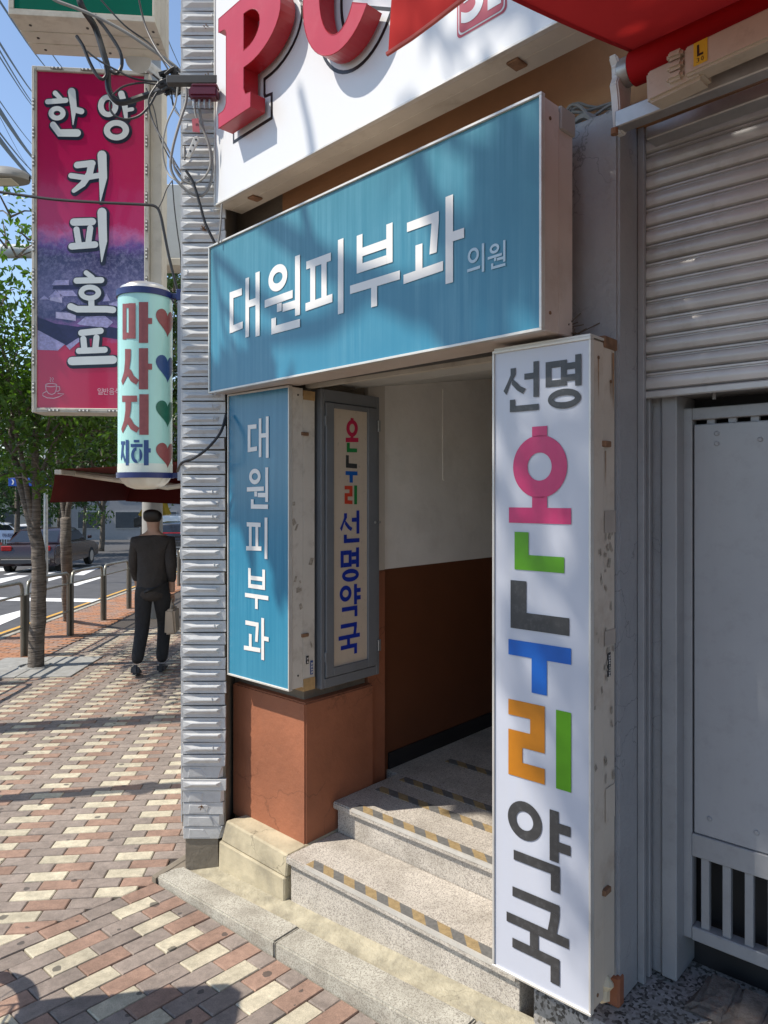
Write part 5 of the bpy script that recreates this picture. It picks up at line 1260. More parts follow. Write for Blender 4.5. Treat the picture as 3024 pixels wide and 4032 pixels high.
# arm of the sign
m_ = MB(); pA, pB = at(545, 232, 4.3), at(665, 322, 5.2); d_ = (pB-pA)
m_.tube([pA, pB, pB+Vector((.25, .1, -.0))], .033, 14); o = solo(m_, 'sign_arm_pipe', STEEL, 'grey steel pipe with round end plate beside the cafe sign top', 'pipe', WORLD, pA, smooth=True)
m_ = MB().lathe([(.075, 0), (.075, .012), (.04, .02)], pA, 20, -d_.normalized()); part(m_, 'end_plate', M('cap_white', (.5, .5, .48), .5), o, smooth=True)
# white box sign behind it
p0, p1 = loc(S, at(608, 722, 5.9)), loc(S, at(735, 1015, 5.9))
bxs = thing('white_box_sign', 'pale blank box sign edge between the cafe sign and tiled pier', 'sign', S, (p0.x, p0.y, p1.z))
part(MB().box(p0.x, p0.x+.35, p0.y, p0.y+.2, p1.z, p0.z), 'casing', M('pale_sign_face', (.52, .56, .58), .5, .05, dirt=.15), bxs, bevel=.006)
part(MB().box(p0.x-.02, p0.x+.37, p0.y-.01, p0.y+.21, p1.z-.06, p1.z-.002), 'lower_trim', ALU_W, bxs, bevel=.004)

# ------------------------------------------------------------------ green sign at the top edge
GT = 3.9
ga = loc(S, at(34, 30, GT)); gb = loc(S, at(600, 30, GT))
gz0 = ZC+(HY-58)/F*GT
gs = thing('green_sign', 'green box sign with cream underside at the top left', 'sign', S, ((ga.x+gb.x)/2, ga.y+.2, gz0))
part(MB().box(ga.x+.03, gb.x-.015, ga.y-.002, ga.y+.02, gz0+.035, gz0+.9), 'face_panel', M('green_acrylic', (.0, .125, .075), .25, .05), gs)
m_ = MB().box(ga.x, gb.x, ga.y-.006, ga.y+.03, gz0, gz0+.033); m_.box(gb.x-.014, gb.x, ga.y-.006, ga.y+.03, gz0+.0332, gz0+.9); m_.box(ga.x, ga.x+.028, ga.y-.006, ga.y+.03, gz0+.0332, gz0+.9); part(m_, 'edge_trim', ALU_W, gs, bevel=.002)
for i, (a, b_) in enumerate(((.031, .14), (.146, .25), (.256, .36))):
    part(MB().box(ga.x, gb.x, ga.y+a, ga.y+b_, gz0+.004, gz0+.9), 'casing', ALU_W, gs, bevel=.003)
    for x in (ga.x+.08, (ga.x+gb.x)/2+.03*i, gb.x-.03):
        part(MB().lathe([(.008, -.003), (.008, 0)], (x, ga.y+(a+b_)/2, gz0+.004), 8), 'screw', DARKSTEEL, gs)

# ------------------------------------------------------------------ cables
def cab(n, pts, r, mat, label, t, zf=q1, group=None): return cable(pts, r, mat, label, t, 7, group, zf)
cab(1, [(560, -60, 3.6), (600, 60, 3.6), (690, 200), (755, 400), (782, 500), (788, 640), (830, 722), (900, 742), (1060, 692), (1180, 650, 3.6), (1290, 590, 3.4)], .016, CABLE, 'thick black cable hanging in front of the magenta cafe sign', 3.75)
cab(2, [(340, -60), (400, 0), (560, 62), (740, 140), (940, 250), (1120, 372), (1260, 472), (1340, 560), (1352, 700, 3.2), (1352, 760, 3.15)], .008, CABLE_G, 'grey cable slanting down from the green sign to the tiled pier', 3.5)
cab(3, [(690, 110), (790, 240), (870, 372), (884, 470), (850, 532), (800, 512)], .009, CABLE, 'black looped cable end beside the thick cable', 3.7)
cab(4, [(556, 262), (600, 330), (650, 450), (700, 540), (745, 574), (774, 540), (765, 480)], .009, CABLE, 'black cable with a taped free end above the cafe sign', 3.72)
cab(5, [(632, 372), (720, 440), (850, 512), (980, 572), (1140, 592)], .005, CABLE, 'thin black cable sagging toward the junction bundle', 3.68)
cab(6, [(1352, 640), (1350, 740), (1300, 900), (1252, 1080), (1240, 1220), (1300, 1330), (1420, 1420), (1500, 1390), (1542, 1250), (1530, 1100), (1480, 950), (1448, 800), (1446, 750)], .006, CABLE_G, 'long grey cable loop hanging in front of the tiled pier', 3.08)
cab(7, [(815, 692), (900, 626), (1040, 600), (1150, 612), (1240, 560)], .005, CABLE, 'thin black cable arching over the letters of the cafe sign', 3.66)
cab(8, [(800, 740), (802, 800), (850, 850), (930, 866), (1020, 835), (1090, 760), (1130, 690), (1200, 600)], .006, CABLE, 'black cable coil below the thick cable', 3.64)
cab(9, [(-60, 1385), (370, 1445), (730, 1470), (1040, 1485), (1130, 1500), (1165, 1560), (1190, 1680), (1226, 1860), (1270, 2040), (1300, 2150)], .007, CABLE, 'black cable crossing the cafe sign and dropping to the cylinder sign', 3.6)
cab(10, [(1640, 1350, 3.1), (1600, 1480, 3.06), (1500, 1600, 3.06), (1400, 1670, 3.08), (1320, 1700, 3.1), (1290, 1760, 3.3)], .006, CABLE, 'black cable curving across the tiled pier below the wide blue sign', 3.06, q2)
cab(11, [(1412, 745), (1425, 850), (1500, 1000), (1528, 1180), (1480, 1290), (1400, 1332), (1330, 1310), (1270, 1230), (1255, 1150)], .0045, CABLE_G, 'grey cable loop leaving the maroon terminal block', 3.07)
cab(12, [(1350, 1240), (1400, 1320), (1450, 1480), (1490, 1620), (1560, 1765)], .006, CABLE, 'black spliced cable on the tiled pier above the blue sign', 3.06)
cab(13, [(1610, 1480), (1600, 1640), (1585, 1765)], .004, CABLE_G, 'short pale cable between the white sign and the blue sign', 3.0)
cab(14, [(1060, 640), (1120, 800), (1160, 1000), (1250, 1180), (1330, 1300)], .0035, CABLE, 'thin black wire sloping beside the cafe sign', 3.9)
cab(15, [(1250, 1310), (1210, 1370), (1180, 1450), (1150, 1510)], .003, CABLE, 'thin black twisted wire above the white box sign', 3.6)
cab(16, [(1250, 1310), (1265, 1500), (1290, 1700), (1310, 1850), (1320, 2140)], .003, CABLE, 'thin black wire hanging straight beside the tiled pier', 3.5)
for k_, (pts, r_, lb) in enumerate((([(700, -40, 3.4), (900, 180, 3.4), (1100, 330, 3.4), (1230, 520, 3.35)], .004, 'thin black wire running below the green sign to the junction'),
        ([(1290, 620, 3.2), (1270, 760, 3.2), (1210, 900, 3.2), (1180, 1080, 3.2), (1220, 1260, 3.2), (1320, 1330, 3.1)], .004, 'thin grey drooping wire left of the grey cable loop'),
        ([(1150, 600, 3.5), (1080, 720, 3.5), (1110, 880, 3.5), (1200, 1050, 3.4), (1300, 1230, 3.2), (1400, 1330, 3.06)], .0045, 'black drooping wire between cafe sign and tiled pier'),
        ([(1200, 560, 3.3), (1240, 640, 3.3), (1260, 780, 3.3), (1330, 900, 3.2), (1340, 1160, 3.1)], .0035, 'thin black wire dropping from the junction along the pier edge'),
        ([(1000, -40, 3.5), (1060, 200, 3.5), (1180, 420, 3.4), (1330, 560, 3.2)], .005, 'black wire from the right end of the green sign to the pier'))):
    cab(20+k_, pts, r_, CABLE_G if k_ == 1 else CABLE, lb, 3.4)
WL = ['overhead wire leaving the left corner of the green sign', 'overhead wire below the middle of the green sign', 'uppermost wire of the upper trio left of the cafe sign', 'middle wire of the upper trio left of the cafe sign', 'lowest wire of the upper trio left of the cafe sign',
      'thin wire just above the upper thick wire left of the cafe sign', 'upper of two thick overhead wires left of the cafe sign', 'thin wire between the two thick wires left of the cafe sign', 'lower of two thick overhead wires left of the cafe sign',
      'overhead wire nearest the tiled pier right of the green sign', 'second overhead wire from the tiled pier right of the green sign', 'short overhead wire under the right half of the green sign', 'overhead wire passing behind the grey pipe arm', 'hair thin wire between green sign and cafe sign', 'hair thin wire above the street lamp head', 'overhead wire below the cable junction beside the tiled pier']
for i, (a, b_, r, ta, tb) in enumerate((((-60, -80), (330, 485), .016, 9, 24), ((250, 190), (470, 510), .012, 9, 24), ((-60, 220), (260, 700), .016, 9, 24), ((-60, 270), (260, 780), .012, 9, 24), ((-60, 320), (260, 800), .011, 9, 24),
                                    ((-60, 650), (260, 1075), .008, 9, 22), ((-60, 715), (260, 1170), .032, 9, 22), ((-60, 890), (260, 1265), .012, 9, 22), ((-60, 940), (260, 1320), .034, 9, 22),
                                    ((1110, 20), (1330, 530), .010, 10, 24), ((1120, 180), (1290, 620), .010, 10, 24), ((900, 240), (1010, 480), .008, 10, 24), ((1040, 310), (1190, 620), .008, 10, 24), ((620, 230), (780, 560), .004, 10, 20), ((0, 850), (205, 1210), .004, 9, 20), ((1200, 620), (1345, 900), .008, 9, 20))):
    A_, B2 = at(*q1(*a), ta), at(*q1(*b_), tb); dv = B2-A_; m_ = MB()
    pts = [A_+dv*s-Vector((0, 0, .05*math.sin(math.pi*max(0, min(1, s))))) for s in (-.06, 0, .2, .4, .6, .8, 1.0, 1.5)]
    m_.tube(pts, r, 6); solo(m_, 'overhead_wire', CABLE, WL[i], 'wire', WORLD, A_, 'overhead wires', smooth=True)
# maroon terminal block
tb_ = thing('terminal_block', 'maroon cable terminal block with hanging plugs on the tiled pier', 'terminal', WORLD, at(790, 370, 3.05))
MAR = M('maroon_plastic', (.115, .012, .03), .35, .15, dirt=.2)
a, b_ = at(748, 352, 3.05), at(842, 392, 3.05)
part(MB().box(a.x, b_.x+.02, 3.02, 3.075, b_.z, a.z), 'housing', MAR, tb_, bevel=.008, seg=2)
part(MB().box(a.x+.012, b_.x+.02, 3.025, 3.07, a.z+.0005, a.z+.012), 'housing_lid', MAR, tb_, bevel=.004)
for u in (764, 785, 806, 826):
    p = at(u, 392, 3.047); part(MB().lathe([(.006, 0), (.007, -.012), (.007, -.024), (.0045, -.03), (.0045, -.038)], p, 10), 'plug', STEEL, tb_, smooth=True)
a, b_ = at(718, 312, 3.12), at(850, 345, 3.12)
solo(MB().box(a.x-.06, b_.x+.05, 3.085, 3.118, b_.z, a.z), 'angle_iron', DARKSTEEL, 'dark steel angle bar above the maroon terminal block', 'bar', bevel=.003)
m_ = MB(); rg = random.Random(4)
for k in range(26):
    p = at(640+rg.random()*75, 292+rg.random()*60, 3.25+rg.random()*.1); m_.tube(smoothpath([p, p+Vector((rg.uniform(-.04, .04), rg.uniform(-.03, .03), rg.uniform(-.03, .03))), p+Vector((rg.uniform(-.06, .06), 0, rg.uniform(-.04, .05)))], 3), .004+rg.random()*.006, 5)
m_.lathe([(.02, -.05), (.034, -.02), (.032, .03), (.018, .06)], at(672, 330, 3.3), 10, (1, .1, .25))
solo(m_, 'junction_bundle', CABLE, 'tangled dark cable junction at the edge of the tiled pier', 'junction', WORLD, at(672, 330, 3.3), smooth=True)
# pink paper tag and white clamp
a = at(770, 490, 3.04); m_ = MB().hexa([a+Vector(v) for v in ((-.012, 0, -.03), (.018, 0, -.034), (.018, .0015, -.034), (-.012, .0015, -.03), (-.016, 0, .024), (.012, 0, .026), (.012, .0015, .026), (-.016, .0015, .024))])
tg = solo(m_, 'cable_tag', M('tag_pink', (.50, .11, .13), .6), 'small pink tag tied to the grey cable on the tiled pier', 'tag', WORLD, a)
fm = MB(); flat_glyph(fm, 'm', lambda s, t: (a.x+.001+.011*s, a.y-.0006, a.z-.006+.010*t), .02); part(fm, 'tag_text', BLKP, tg)
a = at(757, 580, 3.06); m_ = MB()
m_.prism([a+Vector(v) for v in ((-.028, 0, -.04), (-.012, 0, -.045), (.03, 0, .035), (.022, 0, .05), (.006, 0, .045))], (0, .012, 0))
cl = solo(m_, 'cable_clamp', M('clamp_white', (.55, .54, .50), .5, .1), 'white perforated cable clamp hanging on the tiled pier', 'clamp', WORLD, a, bevel=.002)
for dx, dz in ((.016, .032), (.004, .008), (-.008, -.016)):
    part(MB().lathe([(.0045, 0), (.0045, .001)], a+Vector((dx, -.0003, dz)), 10, (0, -1, 0)), 'hole', BLACK, cl)

# ================================================================== street furniture
GUN = M('railing_bronze', (.25, .24, .205), .35, .08, metal=.5); POSTD = M('railing_post_dark', (.075, .072, .062), .45, .1, metal=.3)
RX = (S.inverted() @ gp(98, 2581)).x
ry0 = (S.inverted() @ gp(98, 2581)).y; RP_ = 1.51
def rail_panel(y, idx):
    z0 = fgz(S, RX, y); z1 = fgz(S, RX, y+RP_); lab = ['railing panel in front of the slim tree trunk', 'railing panel just beyond the slim tree trunk'][idx] if idx < 2 else None
    o = thing('railing', None, 'railing', S, (RX, y, z0), 'pedestrian railing panels')
    m_ = MB().box(RX-.035, RX+.035, y-.045, y+.045, z0-.05, z0+.70); part(m_, 'post', POSTD, o, bevel=.004)
    a, b_ = y+.075, y+RP_-.075; c = .09
    zz_ = lambda yy, h: z0+(z1-z0)*(yy-y)/RP_+h
    pts = [(RX, a, zz_(a, -.02)), (RX, a, zz_(a, .85-c)), (RX, a+c*.3, zz_(a, .85-c*.3)), (RX, a+c, zz_(a, .85)), (RX, b_-c, zz_(b_, .85)), (RX, b_-c*.3, zz_(b_, .85-c*.3)), (RX, b_, zz_(b_, .85-c)), (RX, b_, zz_(b_, -.02))]
    m_ = MB(); m_.tube(pts, .021, 10); part(m_, 'frame', GUN, o, smooth=True)
    for h in (.70, .33):
        m_ = MB(); m_.tube([(RX, a, zz_(a, h)), (RX, b_, zz_(b_, h))], .013, 8); part(m_, 'rail', GUN, o, smooth=True)
    return o
ORD = ['third', 'fourth', 'fifth', 'sixth', 'seventh', 'eighth', 'ninth']
labs = {-3: 'bronze railing panel farthest out of frame at the left', -2: 'second bronze railing panel out of frame at the left', **{i: ORD[i-2]+' bronze railing panel beyond the slim tree along the kerb' for i in range(2, 9)}, -1: 'bronze railing panel nearest the camera at the left edge', 0: 'bronze railing panel standing behind the slim tree trunk', 1: 'bronze railing panel just beyond the slim tree trunk'}
for i in range(-3, 9):
    o = rail_panel(ry0+i*RP_, 9); o['label'] = labs[i]

# ------------------------------------------------------------------ trees
def leafmat(name, col, tr=.35):
    m, nt, b = newmat(name); pos = coords(nt)
    c = mix(nt, ramp(nt, noise(nt, pos, 5, 3), [(.3, 0.), (.7, 1.)]), tuple(x*.55 for x in col), tuple(min(1, x*1.35) for x in col))
    nt.links.new(c, b.inputs['Base Color']); b.inputs['Roughness'].default_value = .38; b.inputs['Specular IOR Level'].default_value = .5
    t = N(nt, 'ShaderNodeBsdfTranslucent'); t2 = mix(nt, 1.0, c, (1.2, 1.35, .5), 'MULTIPLY'); nt.links.new(t2, t.inputs['Color'])
    ms = N(nt, 'ShaderNodeMixShader'); ms.inputs[0].default_value = tr
    nt.links.new(b.outputs[0], ms.inputs[1]); nt.links.new(t.outputs[0], ms.inputs[2]); nt.links.new(ms.outputs[0], nt.nodes['Material Output'].inputs[0]); return m
LEAF = leafmat('leaf_cherry', (.085, .165, .028), .45); LEAF2 = leafmat('leaf_far', (.050, .105, .022)); LEAF3 = leafmat('leaf_dark', (.035, .075, .018))
def barkmat():
    m, nt, b = newmat('cherry_bark'); sp = coords(nt, (1, 1, 5.0)); sp2 = coords(nt, (.6, .6, 14))
    n1 = ramp(nt, noise(nt, sp, 9, 6, .65), [(.3, 0.), (.7, 1.)]); c = mix(nt, n1, (.075, .058, .045), (.235, .20, .165))
    n2 = ramp(nt, noise(nt, sp2, 7, 4, .6), [(.52, 0.), (.64, 1.)]); c = mix(nt, n2, c, (.04, .032, .026))
    nt.links.new(c, b.inputs['Base Color']); b.inputs['Roughness'].default_value = .8
    bumpit(nt, b, noise(nt, sp2, 7, 6), .9, .02); return m
BARK = barkmat()
def leaves(mb, c, n, spread, size, rg, up=.5, keep=None):
    for _ in range(n):
        while True:
            d = Vector((rg.uniform(-1, 1), rg.uniform(-1, 1), rg.uniform(-1, 1)))
            if d.length <= 1: break
        p = c + Vector((d.x*spread[0], d.y*spread[1], d.z*spread[2]))
        if keep and not keep(p): continue
        nrm = Vector((rg.gauss(0, .7), rg.gauss(0, .7), up+rg.gauss(0, .5))).normalized()
        ax = Vector((rg.gauss(0, 1), rg.gauss(0, 1), rg.gauss(-.5, .6))); ax = (ax - nrm*ax.dot(nrm)).normalized(); sd = nrm.cross(ax)
        L = size*rg.uniform(.65, 1.25); W = L*.23
        mb.add([p, p+ax*L*.45+sd*W+nrm*W*.35, p+ax*L-nrm*L*.12, p+ax*L*.45-sd*W+nrm*W*.35], [(0, 1, 2), (0, 2, 3)])
def tree(name, label, stems, clumps, leaf, mat, seed, group=None, lsize=.1, keep=None):
    # stems: list of (path, radii); clumps: (centre, spread, count)
    rg = random.Random(seed); base = stems[0][0][0]
    t = thing(name, label, 'tree', WORLD, base, group)
    m_ = MB()
    for path, rr in stems:
        sp = smoothpath(path, 6); n = len(sp); R = [rr[0]+(rr[1]-rr[0])*i/(n-1) for i in range(n)]
        sp = [p+Vector((rg.uniform(-1, 1), rg.uniform(-1, 1), 0))*R[i]*.10 for i, p in enumerate(sp)]
        m_.tube(sp, R, 10)
    part(m_, 'trunk', BARK, t, smooth='all')
    tw = MB(); m_ = MB()
    for c, s_, n in clumps:
        leaves(m_, Vector(c), n, s_, lsize, rg, keep=keep)
        for _ in range(3):
            e = Vector(c)+Vector((rg.uniform(-1, 1)*s_[0], rg.uniform(-1, 1)*s_[1], rg.uniform(-.6, .8)*s_[2])); tw.tube([Vector(c)+Vector((0, 0, -s_[2]*.8)), (Vector(c)+e)/2+Vector((0, 0, -.05)), e], [.011, .008, .004], 4)
    me = m_.mesh('crown', mat, recalc=False, shift=LOCS[t]); o = bpy.data.objects.new('crown', me); COL.objects.link(o); o.parent = t
    part(tw, 'twigs', BARK, t, kind='stuff')
    return t
T1 = 7.67
b0 = gp(140, 2628)
rg = random.Random(11)
def clum(u0, u1, v0, v1, t0, t1, n, cnt, sp):
    out = []
    for _ in range(n):
        c = at(rg.uniform(u0, u1), rg.uniform(v0, v1), rg.uniform(t0, t1)); k = sp*rg.uniform(.7, 1.3); out.append((c, (k, k, k*.75), cnt))
    return out
st1 = [([b0+Vector((0, 0, -.1)), at(150, 2400, T1), at(152, 2200, T1), at(130, 2070, T1)], (.085, .066)),
       ([at(138, 2110, T1), at(95, 1960, T1), at(62, 1830, T1+.05), at(45, 1700, T1+.1), at(60, 1500, T1+.2)], (.050, .024)),
       ([at(140, 2120, T1), at(142, 1950, T1-.05), at(138, 1780, T1-.1), at(150, 1600, T1-.1), at(170, 1300, T1)], (.052, .022)),
       ([at(135, 2080, T1), at(105, 1920, T1-.1), at(75, 1750, T1-.2), at(45, 1650, T1-.3)], (.034, .016)),
       ([at(62, 1830, T1+.05), at(0, 1700, T1-.2), at(-60, 1550, T1-.4)], (.022, .010)),
       ([at(142, 1900, T1-.05), at(230, 1720, T1-.2), at(330, 1600, T1-.4)], (.020, .010))]
cl1 = clum(-260, 330, 1080, 1640, 6.9, 8.6, 36, 170, .42) + clum(-60, 120, 760, 960, 6.6, 7.4, 5, 26, .22) + clum(-520, -170, 1000, 1500, 5.6, 6.7, 16, 75, .40) + clum(-260, 420, 1640, 1900, 6.9, 8.4, 16, 85, .34) + clum(-420, -60, 900, 1600, 6.6, 8.4, 14, 110, .42)
tree('cherry_tree', 'slim street tree with banded bark rising behind the railing', st1, cl1, None, LEAF, 3, 'street trees', .092)
T2 = 10.2
b2 = gp(268, 2440)
st2 = [([b2+Vector((0, 0, -.1)), at(262, 2200, T2), at(258, 2040, T2)], (.08, .07)),
       ([at(258, 2060, T2), at(240, 1920, T2), at(225, 1780, T2), at(210, 1600, T2)], (.045, .02)), ([at(258, 2060, T2), at(285, 1920, T2), at(320, 1810, T2), at(350, 1650, T2)], (.045, .02)),
       ([at(285, 1930, T2), at(330, 1880, T2-.2), at(400, 1760, T2-.4)], (.025, .01))]
cl2 = clum(160, 760, 1080, 1640, 8.6, 11.0, 48, 175, .5) + clum(190, 520, 1640, 1880, 8.8, 11, 12, 90, .4) + clum(560, 760, 1050, 1750, 7.6, 9.5, 16, 110, .36)
tree('cherry_tree', 'leafy street tree behind the cylinder sign and magenta cafe sign', st2, cl2, None, LEAF3, 5, 'street trees', .098)
# tree behind the photographer whose shade falls on the right half of the front
fc = B @ Vector((.90, 1.76, 1.55)); cc2 = fc + TO_SUN*8.0
bb = Vector((cc2.x-.2, cc2.y-.1, gz(cc2.x, cc2.y)))
cl3 = []
rg2 = random.Random(8)
for _ in range(95):
    while True:
        d = Vector((rg2.uniform(-1, 1), rg2.uniform(-1, 1), rg2.uniform(-1, 1)))
        if d.length < 1: break
    cl3.append((cc2+Vector((d.x*1.75, d.y*2.1, d.z*1.6)), (.5, .5, .4), 150))
st3 = [([bb+Vector((0, 0, -.1)), bb+Vector((.05, .02, 2.5)), bb+Vector((.1, .1, 4.8)), cc2+Vector((0, 0, -.5))], (.16, .08))]
for k in range(7):
    a = k*.9; st3.append(([bb+Vector((.1, .1, 4.4+.2*k)), cc2+Vector((math.cos(a)*.9, math.sin(a)*.9, -.4)), cc2+Vector((math.cos(a)*1.6, math.sin(a)*1.6, .5))], (.06, .02)))
SB_ = B.inverted().to_3x3() @ TO_SUN
def crown_light_cut(p):  # drops leaves to sculpt the light this unseen crown lets onto the front
    q = B.inverted() @ p; k = (q.y-1.76)/SB_.y; x = q.x-SB_.x*k; z = q.z-SB_.z*k
    if -2.62 < x < -2.12 and z < 1.97: return z > 1.62-.74*(x+2.588)
    if -.50 < x < .02 and 1.03 < z < 1.40: return False
    if z > 2.72 and x < -1.02: return random.Random(int(p.x*97)+int(p.z*61)).random() < .10
    if z > 1.96: return x > -1.22-.12*math.sin(z*7)+.25*max(0, z-2.3)
    return x > -1.21
def facade(pts, k0, k1):
    n = len(pts); return [E @ on_y(E, u, v, YB_) + TO_SUN*(k0+(k1-k0)*i/(n-1)) for i, (u, v) in enumerate(pts)]
for pts, k0, k1, r0, r1 in (([(1950, 1000), (1850, 1120), (1640, 1180), (1450, 1120), (1250, 1010), (1060, 880), (930, 780)], 6.2, 4.2, .055, .034), ([(1950, 1000), (1760, 900), (1680, 760), (1630, 560), (1600, 380)], 6.2, 5.0, .050, .028),
        ([(1450, 1120), (1240, 1300), (1100, 1230), (960, 1120), (840, 1000)], 5.3, 4.0, .034, .020), ([(1240, 1300), (1000, 1330), (860, 1180)], 4.6, 4.0, .024, .014), ([(1250, 1010), (1190, 800), (1200, 560), (1150, 300)], 4.9, 4.4, .024, .015), ([(1640, 1180), (1720, 1300), (1800, 1420)], 5.6, 5.2, .028, .016)):
    st3.append((facade(pts, k0, k1), (r0, r1)))  # unseen limbs laid along sun rays to throw branch shadows on the signs
for _ in range(9):  # added leaf clumps that throw a slanting shade on the upright sign
    q = B @ Vector((-2.58+rg2.random()*.40, 1.76, 1.50+rg2.random()*.45)) + TO_SUN*(4.0+rg2.random()*.5); cl3.append((q, (.20, .20, .16), 170))
st3.append((facade([(840, 1000), (900, 1400), (1000, 1800)], 4.0, 4.2), (.012, .006)))
j_ = facade([(1950, 1000), (1950, 1001)], 6.2, 6.2)[0]; st3.append(([j_, (j_+cc2)/2+Vector((0, 0, -.2)), bb+Vector((.1, .1, 5.2))], (.045, .07)))
tree('cherry_tree', 'tall street tree behind the photographer shading the shop front', st3, cl3, None, LEAF, 9, 'street trees', .17, crown_light_cut)

# (its unseen crown is cut to shape the shade; light passes to the steps, the valance and the upper signs)
# tree pit plate
tp = thing('tree_grate', 'weathered grey paving plate around the slim tree trunk', 'grate', S, tuple(loc(S, b0)))
c = loc(S, b0); PLT = M('tree_grate_stone', (.30, .30, .285), .8, .2, 18, bump=.6, bscale=60, dirt=.5)
for i in range(2):
    for j in range(2):
        x0 = c.x-.52+i*.53; y0 = c.y-.52+j*.53
        w = [(x0, y0), (x0+.52, y0), (x0+.52, y0+.52), (x0, y0+.52)]
        m_ = MB().hexa([(x, y, fgz(S, x, y)-.03) for x, y in w]+[(x, y, fgz(S, x, y)+.012) for x, y in w]); part(m_, 'plate', PLT, tp, bevel=.004)
m_ = MB(); pts = [(c.x+.16*math.cos(k*.3), c.y+.16*math.sin(k*.3)) for k in range(22)]; m_.tube([(x, y, fgz(S, x, y)+.013) for x, y in pts], .012, 6); part(m_, 'ring', PLT, tp)

# far trees across the junction
rg = random.Random(31)
def far_tree(x, y, h, w, label, seed, mat=LEAF2, ls=.25, dens=150, n=28):
    r_ = random.Random(seed); b = Vector((x, y, gz(x, y)-.1)); cl = []
    for _ in range(n):
        while True:
            d = Vector((r_.uniform(-1, 1), r_.uniform(-1, 1), r_.uniform(-1, 1)))
            if .25 < d.length < 1: break
        k = w*.30; cl.append((b+Vector((d.x*w, d.y*w, h*.60+d.z*h*.40)), (k, k, k*.8), dens))
    tree('far_tree', label, [([b, b+Vector((.1, 0, h*.25)), b+Vector((0, .1, h*.6))], (.16, .07))]+[([b+Vector((0, 0, h*.25)), b+Vector((math.cos(a)*w*.5, math.sin(a)*w*.5, h*.6))], (.07, .03)) for a in (0, 2, 4)], cl, None, mat, seed, 'trees beyond the junction', ls)
for i, (u, t, h, w, lb) in enumerate(((-120, 30, 8.5, 3.0, 'far tree at the left edge above the white cars'), (60, 34, 8, 2.8, 'far tree behind the blue direction sign'), (230, 36, 9.5, 3.0, 'far tree right of the blue direction sign'), (400, 40, 9, 3.0, 'far tree left of the dark red awning'),
                                   (560, 42, 11, 3.4, 'far tree behind the dark red awning'), (720, 46, 11, 3.4, 'far tree beyond the yellow excavator'), (-300, 38, 9, 3.2, 'far tree beyond the left edge'), (150, 52, 11, 3.6, 'farthest tree in the row behind the white cars'), (330, 55, 11, 4, 'farthest tree behind the leafy street tree'), (-60, 55, 10, 4, 'farthest tree near the left edge'))):
    far_tree((u-CX)/F*t, t, h, w, lb, 40+i, LEAF2 if i % 2 else LEAF3)

# ------------------------------------------------------------------ far buildings
def building(name, label, x, y, w, d, h, mat, rows, cols, seed, ang=0):
    fr = Matrix.Translation((x, y, 0)) @ Matrix.Rotation(rad(ang), 4, 'Z')
    z0 = gz(x, y)-.5; o = thing(name, label, 'building', fr, (0, 0, z0))
    part(MB().box(-w/2, w/2, 0, d, z0, z0+h), 'wall', mat, o)
    part(MB().box(-w/2-.2, w/2+.2, -.2, d+.2, z0+h+.001, z0+h+.5), 'parapet', M('far_parapet', (.30, .29, .28), .8), o)
    GL = M('far_glass', (.06, .075, .09), .12, .1, spec=.7)
    cw = w/cols; rh = (h-1.5)/rows
    for r in range(rows):
        for c_ in range(cols):
            x0 = -w/2+c_*cw+cw*.16; zz0 = z0+1.4+r*rh
            f = part(MB().box(x0, x0+cw*.68, -.06, .05, zz0, zz0+rh*.55), 'window', M('far_window_frame', (.38, .38, .37), .6), o); part(MB().box(x0+.08, x0+cw*.68-.08, -.075, -.06, zz0+.08, zz0+rh*.55-.08), 'pane', GL, f)
    return o
building('office_building', 'pale grey office block behind the far trees', -15, 66, 26, 10, 13, M('far_wall_grey', (.33, .33, .34), .8, .05), 4, 8, 1, 6)
building('brick_building', 'low cream shop building beyond the white cars', -36, 62, 15, 9, 7, M('far_wall_cream', (.48, .44, .38), .8, .05), 2, 5, 2, 14)
building('tower_building', 'dark office block far behind the tiled pier', -3, 90, 22, 14, 16, M('far_wall_dark', (.20, .205, .21), .8, .05), 5, 7, 3, 3)

